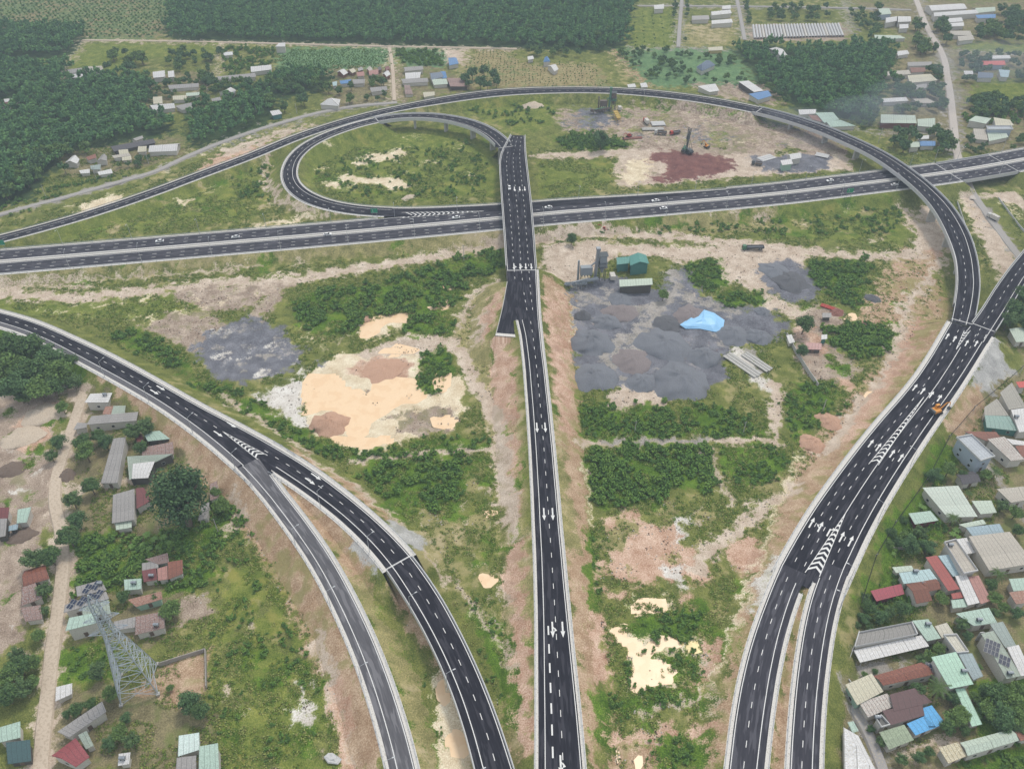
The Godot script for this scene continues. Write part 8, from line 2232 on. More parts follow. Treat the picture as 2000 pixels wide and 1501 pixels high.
# ------------------------------------------------------------------ the scene
func _ready() -> void:
	var cam := Camera3D.new()
	cam.name = "drone_camera"
	add_child(cam)
	cam.position = Vector3(0, 245, 0)
	cam.rotation_degrees = Vector3(-40.522, 0, 0)
	cam.fov = 50.815
	cam.far = 12000.0
	cam.near = 1.0
	cam.current = true
	var we := WorldEnvironment.new()
	we.name = "daylight"
	var env := Environment.new()
	env.background_mode = Environment.BG_SKY
	var sky := Sky.new()
	var sm := ProceduralSkyMaterial.new()
	sm.sky_top_color = Color(0.82, 0.84, 0.87)
	sm.sky_horizon_color = Color(0.87, 0.88, 0.88)
	sm.sky_curve = 0.2
	sm.ground_bottom_color = Color(0.35, 0.36, 0.32)
	sm.ground_horizon_color = Color(0.8, 0.82, 0.84)
	sm.sun_angle_max = 1.0
	sky.sky_material = sm
	env.sky = sky
	env.tonemap_mode = Environment.TONE_MAPPER_LINEAR
	env.tonemap_exposure = 1.3
	env.sdfgi_enabled = true
	env.ssao_enabled = true
	env.ssil_enabled = true
	env.volumetric_fog_enabled = true
	env.volumetric_fog_density = 0.0
	env.fog_enabled = true
	env.fog_density = 0.00024
	env.fog_light_color = Color(0.80, 0.87, 0.94)
	we.environment = env
	add_child(we)
	var sun := DirectionalLight3D.new()
	sun.name = "sun"
	add_child(sun)
	sun.rotation_degrees = Vector3(-62, 150, 0)
	sun.light_energy = 0.5
	sun.light_color = Color(1.0, 0.97, 0.92)
	sun.light_angular_distance = 12.0
	sun.shadow_enabled = true

	make_materials()
	M.leafstem = mat(hexc("6d7c46"), 0.9)
	M.door = mat(hexc("6a5a50"), 0.7)
	M.frame = mat(hexc("b9b9b6"), 0.6)
	M.solar = mat(hexc("232c42"), 0.2)
	M.redpaint = mat(hexc("a83a30"), 0.6)
	M.lamp = mat(hexc("b4b8bb"), 0.5, 0.2)
	M.galv = mat(hexc("a9b2ba"), 0.5, 0.25)
	M.signgreen = mat(hexc("1f8a68"), 0.5)
	M.yellowpaint = mat(hexc("c2a85c"), 0.6)
	M.orange = mat(hexc("d08a2c"), 0.5)
	M.greencab = mat(hexc("3f6d50"), 0.5)
	M.bluetarp = tmat(mottle(hexc("8cc3ec"), hexc("a9d4f4"), hexc("74b2e4"), 0, 1, 150, 64), 0.2, 0.45)
	M.pile = tmat(mottle(hexc("6d7077"), hexc("7e8188"), hexc("62656b"), 5, 1, 150), 0.11, 0.98)
	M.pile_brown = tmat(mottle(hexc("7c7474"), hexc("8c8382"), hexc("6d6566"), 5, 1, 150), 0.11, 0.98)
	M.pile_dark = tmat(mottle(hexc("595a5e"), hexc("67686d"), hexc("4f5053"), 5, 1, 150), 0.11, 0.98)
	M.soil_red = tmat(mottle(hexc("b08b74"), hexc("c7a58f"), hexc("9d7862"), 5, 1, 150), 0.11, 0.98)
	M.soil_dark = tmat(mottle(hexc("5f5148"), hexc("8a7a6c"), hexc("4c4039"), 5, 1, 150), 0.25, 0.98)
	M.soil_scrap = tmat(mottle(hexc("7a4038"), hexc("a8897c"), hexc("5c3a34"), 5, 1, 150), 0.25, 0.9)
	M.lane_grey = tmat(mottle(hexc("918e8e"), hexc("a3a09f"), hexc("ada494"), 5, 1, 150), 0.08, 0.95)
	M.lane_pale = tmat(mottle(hexc("b3aaa2"), hexc("c3bbb3"), hexc("a0968c"), 5, 1, 155), 0.08, 0.95)
	M.lane_dirt = tmat(mottle(hexc("b9a996"), hexc("c9bbaa"), hexc("b0a08d"), 0, 1, 140), 0.05, 0.98)
	M.soil_pale = tmat(mottle(hexc("b9aa98"), hexc("cbbdab"), hexc("a39381"), 5, 1, 150), 0.11, 0.98)
	M.mud = tmat(mottle(hexc("e6c7a1"), hexc("e9cca8"), hexc("e3c29b"), 1, 2, 140), 0.02, 0.35)
	M.mud_yellow = tmat(mottle(hexc("d9c27c"), hexc("e2cc8a"), hexc("cdb771"), 1, 2, 140), 0.03, 0.35)
	M.plant_grey = mat(hexc("8b9298"), 0.6, 0.1)
	M.plant_green = mat(hexc("4f7a66"), 0.6)
	M.plant_dark = mat(hexc("6a5f58"), 0.7)
	M.rubble = tmat(mottle(hexc("8d8880"), hexc("c2beb6"), hexc("77716a"), 5, 0, 140), 0.2, 0.95)
	print("materials ", Time.get_ticks_msec())

	# ---- land
	band_init()
	paint_land()
	for b in bands: bake(b)
	build_ground()
	print("ground ", Time.get_ticks_msec())
	build_roads()
	grid_roads()
	print("roads ", Time.get_ticks_msec())
	build_water_and_heaps()
	build_houses()
	print("houses ", Time.get_ticks_msec())
	build_machines()
	make_plants()
	for i in 3: P["farm%d" % i] = P["far%d" % i].get_child(1).mesh
	build_trees()
	build_masses()
	print("plants ", Time.get_ticks_msec())

func paint_land() -> void:
	for e in LAND_POLY: paint(e[0], pts(e[1]))
	# scattered patches of bare sand, weeds and dry grass
	rng.seed = 3
	for e in LAND_BLOBS:
		var poly := pts(e[1])
		var lo := poly[0]
		var hi := poly[0]
		for p in poly:
			lo = lo.min(p)
			hi = hi.max(p)
		var left: int = e[2]
		while left > 0:
			var c := Vector2(rng.randf_range(lo.x, hi.x), rng.randf_range(lo.y, hi.y))
			if not Geometry2D.is_point_in_polygon(c, poly): continue
			left -= 1
			var s := rng.randf_range(e[3], e[4])
			var k := rng.randf_range(0.45, 1.7)
			var t := rng.randf() * PI
			var b := PackedVector2Array()
			for i in 8: b.append(c + Vector2(cos(TAU * i / 8) * k, sin(TAU * i / 8)).rotated(t) * s * rng.randf_range(0.5, 1.2))
			paint(e[0], b)
	for e in THICKETS:
		if e[1] > 0.15: paint(2, pts(e[0]))
	for e in LAND_LATE: paint(e[0], pts(e[1]))
	for e in LAND_LINE: paint_line(e[0], e[1], pts(e[2]))
	for e in LAND_TOP: paint(e[0], pts(e[1]))

func build_roads() -> void:
	road("expressway", "two way expressway with pale median crossing the whole scene", [-350.7, -377.2, 4.00, 13.20, -338.5, -378.8, 4.00, 13.20, -326.3, -380.5, 4.00, 13.20, -314.3, -382.3, 4.00, 13.20, -302.2, -384.3, 4.00, 13.20, -289.2, -386.5, 4.00, 13.20, -275.4, -388.8, 4.00, 13.20, -261.4, -391.2, 4.00, 13.20, -248.3, -393.4, 4.00, 13.20, -236, -395.5, 4.00, 13.20, -224.2, -397.5, 4.00, 13.20, -212.5, -399.5, 3.99, 13.20, -200.9, -401.5, 3.99, 13.20, -189.3, -403.5, 3.98, 13.20, -177.7, -405.5, 3.97, 13.20, -166, -407.5, 3.97, 13.20, -154.2, -409.5, 3.99, 13.20, -142.2, -411.5, 4.04, 13.20, -130.1, -413.5, 4.10, 13.20, -117.9, -415.5, 4.18, 13.20, -105.7, -417.5, 4.27, 13.20, -93.5, -419.5, 4.36, 13.20, -81.5, -421.5, 4.45, 13.20, -69.5, -423.6, 4.55, 13.20, -57.3, -425.7, 4.64, 13.20, -45.2, -427.8, 4.73, 13.20, -33.2, -429.9, 4.82, 13.20, -21, -432.1, 4.91, 13.20, -8.3, -434.5, 4.98, 13.20, 4.6, -437, 5.01, 13.20, 17.5, -439.5, 5.01, 13.20, 30.5, -441.9, 5.00, 13.20, 43.9, -444.1, 5.00, 13.20, 57.9, -446.4, 5.00, 13.20, 71.8, -448.7, 5.00, 13.20, 85.3, -450.9, 4.99, 13.20, 99, -453.3, 4.99, 13.20, 113.3, -455.8, 4.98, 13.20, 127.9, -458.4, 4.97, 13.20, 142.2, -461, 4.98, 13.20, 156, -463.6, 5.01, 13.20, 169.3, -466.2, 5.08, 13.20, 182, -468.9, 5.20, 13.20, 194.5, -471.7, 5.36, 13.20, 206.8, -474.4, 5.53, 13.20, 218.5, -477, 5.68, 13.20, 229.6, -479.4, 5.82, 13.20, 240.8, -481.9, 5.92, 13.20, 252.1, -484.6, 5.99, 13.20, 263.5, -487.5, 6.02, 13.20, 275.2, -490.6, 6.02, 13.20, 287, -493.9, 6.01, 13.20, 299.1, -497.6, 6.00, 13.20, 311.4, -501.5, 6.00, 13.20, 323.9, -505.7, 6.00, 13.20, 336.6, -510.1, 6.00, 13.20, 349.2, -514.6, 6.00, 13.20, 361.8, -519.1, 6.00, 13.20, 374.6, -523.9, 6.00, 13.20, 387.9, -529, 6.00, 13.20, 401.3, -534.3, 6.00, 13.20, 414.3, -539.6, 6.00, 13.20, 426.9, -544.8, 6.00, 13.20, 439.2, -549.9, 6.00, 13.20, 451.3, -555, 6.00, 13.20, 463.3, -560.1, 6.00, 13.20], {sh = 1.2, verge = "verge", no_left = [[274.6, 495.8]], bridges = [[647.8, 692.5]], mat = "asphalt_worn", span = 14.0, lines = [[-1, 0.8, 0.3], [1, -0.8, 0.3], [0, -2.1, 0.28], [0, 2.1, 0.28]], dash = [[0, -5.5, 2.3, 5.4, 0.26], [0, -9.2, 2.3, 5.4, 0.26], [0, 5.5, 2.3, 5.4, 0.26], [0, 9.2, 2.3, 5.4, 0.26]]})
	var ex: Dictionary = roads.expressway
	put("median", sweep(ex, [Vector3(0, -1.5, 0.0), Vector3(0, -1.45, 0.28), Vector3(0, -0.35, 0.3), Vector3(0, -0.2, 0.9), Vector3(0, 0.2, 0.9), Vector3(0, 0.35, 0.3), Vector3(0, 1.45, 0.28), Vector3(0, 1.5, 0.0)]), M.verge, ex.node)
	road("outer_ramp", "long curving ramp climbing over the expressway on piers", [223, -324.5, 7.23, 4.80, 229.2, -335.6, 7.37, 5.07, 234.5, -346.1, 8.15, 5.26, 238.8, -355.8, 9.64, 5.32, 242.8, -366.5, 10.68, 5.35, 246.4, -377.7, 11.48, 5.50, 249.2, -389.1, 12.13, 5.81, 251.6, -401, 12.62, 6.13, 253.5, -413.2, 12.91, 6.20, 254.9, -425.6, 12.97, 6.20, 255.6, -437.9, 12.84, 6.20, 255.4, -450, 12.56, 6.20, 254.6, -461.8, 12.19, 6.20, 253.2, -473.7, 11.77, 6.20, 251.1, -485.9, 11.37, 6.20, 248.3, -498.2, 10.96, 6.20, 244.9, -510.2, 10.42, 6.20, 240.8, -521.6, 9.76, 6.20, 235.9, -532.7, 9.12, 6.20, 230.4, -543.5, 8.58, 6.20, 224.4, -554.1, 8.09, 6.20, 217.5, -564.4, 7.61, 6.20, 209.7, -574.3, 7.18, 6.20, 201.3, -583.3, 6.79, 6.20, 192.7, -591.4, 6.41, 6.20, 183.8, -598.7, 6.06, 6.20, 174.3, -605.4, 5.78, 6.20, 164.1, -611.7, 5.57, 6.20, 153, -617.8, 5.36, 6.20, 141.3, -623.4, 5.17, 6.20, 129.3, -628.1, 5.04, 6.20, 117.2, -632.1, 4.99, 6.20, 104.9, -635.3, 4.99, 6.20, 92.6, -637.8, 5.00, 5.96, 80.2, -639.7, 5.00, 5.67, 67.8, -640.8, 5.00, 5.58, 55.5, -641.3, 5.00, 5.62, 43.2, -641.2, 5.00, 5.73, 30.3, -640.6, 5.00, 5.87, 17.2, -639.6, 5.00, 6.01, 4.8, -638, 5.00, 6.13, -7, -635.8, 5.00, 6.20, -18.5, -632.9, 5.00, 6.20, -29.9, -629.3, 4.98, 6.20, -41.1, -625.3, 4.91, 6.14, -52.4, -620.8, 4.80, 5.82, -63.5, -616, 4.68, 5.36, -74.4, -611.1, 4.57, 4.87, -84.9, -605.8, 4.47, 4.46, -95.4, -600.2, 4.36, 4.30, -105.7, -594.1, 4.23, 4.30, -115.3, -587.5, 4.11, 4.30, -124.3, -580.7, 4.03, 4.30, -132.9, -573.4, 4.00, 4.30, -141.1, -565.9, 4.00, 4.30, -149.1, -558.1, 4.00, 4.30, -156.7, -549.8, 4.00, 4.30, -163.8, -541.1, 4.00, 4.30, -170.9, -532.1, 4.00, 4.30, -178.4, -523, 4.00, 4.30, -186.6, -513.9, 4.00, 4.30, -195.1, -504.8, 4.00, 4.30, -203.7, -495.6, 4.00, 4.30, -212.2, -486.4, 4.00, 4.30, -220.4, -477.3, 4.00, 4.30, -228.6, -468.7, 4.00, 4.30, -237.2, -460, 4.00, 4.30, -246.4, -451.3, 4.00, 4.30, -256, -442.7, 4.00, 4.30, -265.7, -434.7, 4.00, 4.30, -275.5, -427.3, 4.00, 4.30, -285.3, -420.3, 4.01, 4.30, -295.4, -413.6, 4.02, 4.30, -305.9, -407.1, 4.02, 4.30, -317.6, -400.1, 4.03, 4.30, -331, -392.2, 4.03, 4.30], {sh = 1.2, verge = "verge", no_left = [[0, 14]], no_right = [[0, 10]], bridges = [[2, 299.4]], span = 30.0, no_pier = [[157.6, 16.0], [131.5, 6.0]], lines = [[-1, 0.45, 0.25], [1, -2.7, 0.25]], dash = [[0, -1.1, 2.2, 4.2, 0.22]]})
	road("loop_ramp", "tight loop ramp curling down to the expressway", [-2.2, -515.5, 10.97, 5.40, -6.1, -526.4, 10.84, 5.39, -10.7, -537.8, 10.40, 5.40, -16.5, -548.5, 10.02, 5.40, -23.9, -557.9, 9.81, 5.40, -32.8, -565.9, 9.59, 5.40, -42.9, -572.2, 9.37, 5.07, -53.7, -576.7, 9.15, 4.80, -65.2, -579.3, 8.92, 4.64, -76.9, -579.6, 8.68, 4.58, -88.3, -577.7, 8.44, 4.52, -99, -573.6, 8.20, 4.36, -108.9, -568, 7.97, 4.20, -118.1, -561.2, 7.72, 4.20, -127, -553.2, 7.45, 4.20, -135, -544.1, 7.15, 4.20, -141.4, -533.9, 6.87, 4.20, -145.5, -522.7, 6.62, 4.20, -147.3, -510.8, 6.40, 4.24, -147, -498.9, 6.20, 4.48, -144.8, -487.3, 5.98, 4.59, -140.5, -476.5, 5.77, 4.76, -134.3, -467, 5.58, 5.07, -126.2, -458.9, 5.41, 5.40, -116.5, -452.4, 5.27, 5.40, -105.8, -448.4, 4.77, 5.41, -94.4, -445.3, 4.64, 5.41, -82.8, -443.5, 4.60, 5.41, -70.9, -442.5, 4.63, 5.40, -58.7, -442.5, 4.70, 5.32, -46.5, -443.3, 4.78, 5.10, -33.8, -444.6, 4.87, 4.75, -21, -446, 4.95, 4.41, -8.4, -447.7, 5.01, 4.19, 3.7, -449.5, 5.04, 4.15, 15.8, -451.4, 5.04, 4.21, 27.7, -453.3, 5.03, 4.24, 39.4, -455, 5.03, 4.14, 51.1, -456.6, 5.03, 3.91, 63.3, -458.3, 5.03, 3.58, 76.4, -460.3, 5.03, 3.16, 90.6, -462.7, 5.02, 2.64, 105.9, -465.5, 5.01, 2.03, 121.4, -468.4, 5.00, 1.37, 136.7, -471.4, 5.00, 0.80], {sh = 1.2, verge = "verge", no_left = [[0, 9]], no_right = [[0, 9], [321.2, 2000]], bridges = [[6, 129.3]], span = 24.0, lines = [[-1, 2.4, 0.25, 8, 325.8], [1, -0.45, 0.25, 8, 322.7], [-1, 0.5, 0.25, 325.8, 2000]], dash = [[0, 1.0, 2.2, 4.2, 0.22, 8.0, 322.7]]})
	var n0: float = 240.3
	var n1: float = 280
	road("overpass", "straight ramp rising into the wide bridge over the expressway", [14, -87.5, 6.00, 6.81, 14.1, -99.1, 6.01, 6.62, 14.2, -110.7, 6.08, 6.38, 14.2, -122.6, 6.19, 6.09, 14.1, -134.6, 6.33, 5.75, 14, -146.6, 6.47, 5.40, 13.9, -158.8, 6.66, 5.10, 13.7, -171.4, 6.93, 4.87, 13.5, -184.2, 7.23, 4.72, 13.2, -196.8, 7.52, 4.61, 13, -209.5, 7.79, 4.54, 12.7, -222.6, 8.07, 4.49, 12.4, -235.8, 8.34, 4.45, 12, -248.5, 8.61, 4.41, 11.6, -260.7, 8.87, 4.38, 11.1, -273.2, 9.13, 4.37, 10.6, -286.2, 9.39, 4.35, 9.9, -299.2, 9.64, 4.37, 9.2, -311.9, 9.90, 4.58, 8.2, -324, 10.19, 5.17, 7.1, -335.6, 10.50, 6.12, 6.1, -347.1, 10.76, 7.07, 5.4, -358.9, 10.96, 7.68, 5, -370.9, 11.08, 7.95, 4.6, -383.2, 11.17, 8.09, 4.3, -395.9, 11.24, 8.22, 3.9, -408.7, 11.28, 8.37, 3.5, -421.3, 11.31, 8.53, 3.1, -433.7, 11.30, 8.67, 2.6, -446.4, 11.29, 8.77, 2.1, -459.8, 11.26, 8.81, 1.6, -473.3, 11.22, 8.84, 1.1, -486.2, 11.16, 8.88, 0.8, -498.7, 11.08, 8.76, 1.1, -510.7, 10.99, 8.12, 2.1, -522.3, 10.90, 6.93, 3.2, -532.5, 10.84, 5.73, 4.1, -541, 10.80, 4.81], {sh = 1.3, verge = "verge", no_left = [[n0 - 6, n1 + 1]], bridges = [[n1, 2000]], span = 26.0, no_pier = [[327.6, 8.0], [352.1, 8.0]], lines = [[-1, 2.0, 0.25, 0, n0 - 4], [1, -0.5, 0.25], [-1, 0.5, 0.25, n1, 2000]], dash = [[0, 0.8, 2.2, 4.4, 0.22, 2, n0], [-0.3, -0.2, 3.4, 3.4, 0.5, 2, 69.9], [-0.5, 0, 2.2, 4.4, 0.22, n0 + 12, 2000], [0, 0, 2.2, 4.4, 0.22, n0 + 4, 2000], [0.5, 0, 2.2, 4.4, 0.22, n0 + 4, 2000]]})
	road("unfinished_stub", "unfinished dark asphalt stub beside the rising ramp", [-2.2, -312.2, 8.60, 5.69, -0.8, -323.3, 9.41, 5.30, 0.4, -334, 10.48, 4.95, 1.3, -345.4, 10.76, 4.63, 2.1, -356.5, 10.94, 4.40], {sh = 0.4, end_slope = true, rail = false, no_right = [[0, 2000]], lines = []})
	road("right_road", "wide eight lane junction road with painted chevrons at right", [103.4, -169.9, 6.00, 10.67, 110.1, -179.6, 6.14, 10.62, 116.9, -189.2, 6.26, 10.48, 123.8, -198.6, 6.37, 10.26, 130.9, -207.7, 6.47, 10.03, 138.2, -216.7, 6.58, 9.83, 145.6, -225.6, 6.68, 9.66, 153.1, -234.4, 6.76, 9.50, 160.8, -243.2, 6.83, 9.31, 168.7, -252.1, 6.87, 9.06, 176.7, -260.9, 6.91, 8.80, 184.8, -269.9, 6.95, 8.63, 192.7, -278.9, 6.99, 8.61, 200.2, -287.9, 7.03, 8.71, 207.5, -296.9, 7.07, 8.89, 214.6, -305.9, 7.12, 9.12, 220.8, -313.8, 7.16, 9.33, 225.8, -320.1, 7.20, 9.48], {sh = 2.0, verge = "verge", lines = [[-1, 0.5, 0.28], [1, -2.2, 0.28], [0.02, 0, 0.26, 37.9, 173.5]], dash = [[-0.66, 0, 2.2, 4.3, 0.22, 2, 72.8], [-0.33, 0, 2.2, 4.3, 0.22, 2, 72.8], [-0.5, 0.2, 2.2, 4.3, 0.22, 76.7, 2000], [0.42, 0, 2.2, 4.3, 0.22]]})
	road("branch_west", "left lane of the divided road at lower right", [62, -86.3, 5.60, 4.90, 65.5, -97.2, 5.65, 4.90, 69.1, -108.3, 5.71, 4.97, 72.8, -119.3, 5.79, 5.07, 76.8, -130.1, 5.87, 5.08, 81.2, -140.7, 5.96, 4.95, 86.1, -151.1, 6.02, 4.73, 91.4, -161.1, 6.03, 4.54, 96.5, -170, 6.02, 4.49, 101.3, -177.7, 6.08, 4.57], {mat = "asphalt_worn", sh = 1.5, verge = "verge", no_left = [[97.2, 2000]], no_right = [[90.7, 2000]], lines = [[-1, 0.5, 0.25], [1, -2.1, 0.25, 0, 92.4]], dash = [[0, -0.8, 2.2, 4.3, 0.22]]})
	road("branch_east", "right lane of the divided road at lower right", [79.2, -86.3, 5.60, 4.20, 82.9, -98.1, 5.65, 4.15, 86.4, -109.5, 5.71, 4.14, 90, -120.5, 5.77, 4.15, 93.9, -131.5, 5.85, 4.20, 98.2, -142.5, 5.96, 4.28, 102.8, -153.3, 6.02, 4.35, 107.8, -163.5, 6.03, 4.35, 112.6, -171.9, 6.11, 4.28, 116.8, -178.6, 6.20, 4.24], {mat = "asphalt_worn", sh = 1.5, verge = "verge", no_left = [[88.8, 2000]], no_right = [[96.1, 2000]], lines = [[-1, 0.5, 0.25, 0, 90.3], [1, -1.9, 0.25]], dash = [[0, -0.7, 2.2, 4.3, 0.22]]})
	road("approach_road", "elevated approach road entering from the right edge", [224.4, -312.2, 7.18, 5.70, 232.4, -321.4, 7.22, 5.36, 240.5, -330.9, 7.35, 5.24, 248.3, -340.3, 7.86, 5.27, 255.7, -349.4, 8.70, 5.26, 263.7, -358.9, 9.28, 5.15, 271.8, -368.3, 9.89, 5.00, 280.2, -377.5, 10.42, 4.89, 288.8, -386.9, 10.80, 4.84, 297.7, -396.5, 11.04, 4.84, 306.6, -406.1, 11.21, 4.88, 315.2, -415.3, 11.36, 4.96, 323.2, -423.8, 11.50, 5.06], {sh = 0.8, no_left = [[0, 12]], no_right = [[0, 9]], bridges = [[12.1, 2000]], span = 26.0, lines = [[-1, 0.45, 0.25], [1, -1.9, 0.25]], dash = [[0, -0.7, 2.2, 4.4, 0.22]]})
	road("left_ramp", "curved two lane ramp entering from the left edge", [-307.3, -345.5, 5.00, 7.41, -295.1, -342.5, 5.08, 6.13, -283.4, -339.4, 5.15, 5.36, -272.1, -336.1, 5.23, 4.92, -260.8, -332.2, 5.32, 4.60, -249.7, -327.8, 5.40, 4.60, -238.9, -322.9, 5.47, 4.60, -228.6, -317.4, 5.52, 4.60, -218.4, -311.5, 5.57, 4.64, -208.3, -305.4, 5.62, 4.89, -198.5, -299.3, 5.67, 5.05, -188.7, -293.1, 5.72, 5.09, -178.7, -286.6, 5.77, 5.08, -168.5, -279.8, 5.82, 5.06, -158.4, -272.9, 5.88, 5.06, -148.4, -265.8, 5.93, 5.22, -138.6, -258.7, 5.97, 5.66, -128.9, -251.7, 5.99, 6.38, -119.5, -244.7, 6.00, 7.25, -110.6, -237.8, 6.00, 8.18, -102.6, -231.4, 6.00, 9.00, -95.7, -225.6, 6.00, 9.00], {sh = 2.0, verge = "verge", lines = [[-1, 0.5, 0.28], [1, -2.5, 0.28]], dash = [[0, -1.0, 2.2, 4.3, 0.22, 2.0, 221.4]]})
	var lr: Dictionary = roads.left_ramp
	put("hard_shoulder", sweep(lr, [Vector3(1, -2.3, 0.005), Vector3(1, 0, 0.005)], 0, idx_near(lr, -110.7, -229.9)), M.asphalt_old, lr.node)
	road("fork_east", "right fork of the curved ramp crossing a small bridge", [-118.1, -247.1, 6.02, 4.44, -108.6, -240.5, 6.02, 4.71, -99.1, -233.7, 6.02, 4.92, -89.8, -226.9, 6.02, 4.99, -80.8, -219.9, 6.05, 4.92, -72, -212.5, 6.15, 4.77, -63.4, -204.7, 6.35, 4.69, -55.2, -196.6, 6.49, 4.73, -47.5, -188.2, 6.63, 4.85, -40.5, -179.4, 6.78, 5.01, -34.2, -170.1, 6.91, 5.13, -28.3, -160.5, 6.98, 5.14, -22.9, -150.6, 7.00, 5.04, -17.9, -140.4, 7.00, 4.97, -13.3, -129.8, 6.97, 4.98, -9.2, -118.8, 6.90, 5.09, -5.6, -107.6, 6.78, 5.26, -2.5, -96.9, 6.68, 5.43, 0, -87.2, 6.60, 5.60], {sh = 2.0, verge = "verge", no_left = [[0, 15.6]], no_right = [[0, 26.8]], bridges = [[102.4, 2000]], span = 30.0, lines = [[-1, 0.5, 0.28], [1, -2.3, 0.28, 27.6, 2000]], dash = [[0, -0.9, 2.2, 4.3, 0.22, 18, 2000]]})
	road("fork_west", "left single lane fork of the curved ramp", [-107.8, -230.2, 6.03, 4.67, -100.3, -221.3, 6.03, 3.99, -92.8, -212.1, 6.03, 3.60, -85.4, -202.9, 6.00, 3.60, -78.3, -193.8, 5.92, 3.60, -71.5, -184.6, 5.82, 3.60, -65.2, -175.2, 5.71, 3.60, -59.4, -165.7, 5.61, 3.60, -53.8, -155.9, 5.52, 3.60, -48.5, -145.9, 5.46, 3.60, -43.5, -135.5, 5.42, 3.60, -38.9, -124.9, 5.40, 3.60, -34.7, -114.2, 5.40, 3.60, -31.1, -103.7, 5.40, 3.60, -28.2, -94.7, 5.40, 3.60, -26, -87.7, 5.40, 3.60], {sh = 1.5, verge = "verge", mat = "asphalt_old", no_left = [[0, 8.7]], no_right = [[0, 0]], lines = [[-1, 0.4, 0.26, 9, 2000], [1, -2.2, 0.26]]})
	for e in LANES:
		var flat := []
		var lp := pts(e[2])
		for v in lp: flat.append_array([v.x, v.y, 0.28, e[3] * 0.5])
		var q := make_path(flat)
		roads[e[1]] = q
		var ln := put(e[0], sweep(q, [Vector3(-1, -0.5, -0.7), Vector3(-1, 0, 0), Vector3(0, 0, 0.05), Vector3(1, 0, 0), Vector3(1, 0.5, -0.7)]), M[e[4]])
		tag(ln, e[1], "", "", "structure")
	for e in ARROWS: arrow(roads[e[0]], e[1], e[2], e[3], e[4])
	for e in GORES: gore(roads[e[0]], Vector2(e[1][0], e[1][1]), Vector2(e[1][2], e[1][3]), Vector2(e[1][4], e[1][5]), e[2], e[3], e[4])
	# stone pitching on the bridge-end slopes and the paved aprons
	for e in APRONS: flat_sheet(e[0], e[1], e[2], M[e[3]], e[4])

func build_water_and_heaps() -> void:
	for e in POOLS: pool(e[1], e[0], M[e[2]])
	for e in HEAPS: pile(e[1], e[2], e[3], e[4], M[e[5]], e[0], e[6], e[7], "gravel pile" if str(e[5]).begins_with("pile") else "soil heap")

func build_houses() -> void:
	for e in HOUSES: house(e[0], e[1] + (PLACES[e[8]] if e[8] >= 0 else ""), e[2], e[3], e[4], e[5], e[6], e[7] == 1)
	for e in SOLAR: solar(e[0], e[1], e[2], e[3], e[4], e[5], e[6])
	for e in TANKS: tank(e[0], e[1], e[2], e[3])
	for e in WALLS: wall_line(e[0], e[1], e[2], 0.25, M[e[3]], e[4])
	# white nursery tunnels in rows at the far right
	var a := pts([232.1, -821.2, 318.8, -826, 312.2, -789, 225, -781.6])
	for i in 30:
		var f := (i + 0.5) / 30.0
		var p0 := a[0].lerp(a[1], f)
		var p1 := a[3].lerp(a[2], f)
		var t := thing("nursery_tunnel", Vector3(p0.x, 0, p0.y))
		tag(t, ordinal(i) + " white nursery tunnel from the left in the far rows", "greenhouse", "far white nursery tunnels")
		var st := new_st()
		var d := Vector3(p1.x - p0.x, 0, p1.y - p0.y)
		var s := d.normalized().cross(UP) * 1.15
		for k in 5:
			var t0 := PI * k / 5.0
			var t1 := PI * (k + 1) / 5.0
			quad(st, s * cos(t0) + UP * 1.5 * sin(t0), s * cos(t1) + UP * 1.5 * sin(t1), d + s * cos(t1) + UP * 1.5 * sin(t1), d + s * cos(t0) + UP * 1.5 * sin(t0))
		put("plastic_cover", done(st), M.w_white if i % 7 == 3 else M.parapet, t)
		put("end_frame", barmesh(s + UP * 0.02, s * -1.0 + UP * 0.02, 0.06, 0.06, 4), M.steel, t)

func on_road(k: String, x: float, z: float) -> Dictionary:
	var q: Dictionary = roads[k]
	var d := near_len(q, x, z)
	var c := at_len(q, d, 0, 0, 0)
	var f := (at_len(q, d + 1, 0, 0, 0) - at_len(q, d - 1, 0, 0, 0)).normalized()
	return {y = c.y, f = f, turn = atan2(-f.x, -f.z)}

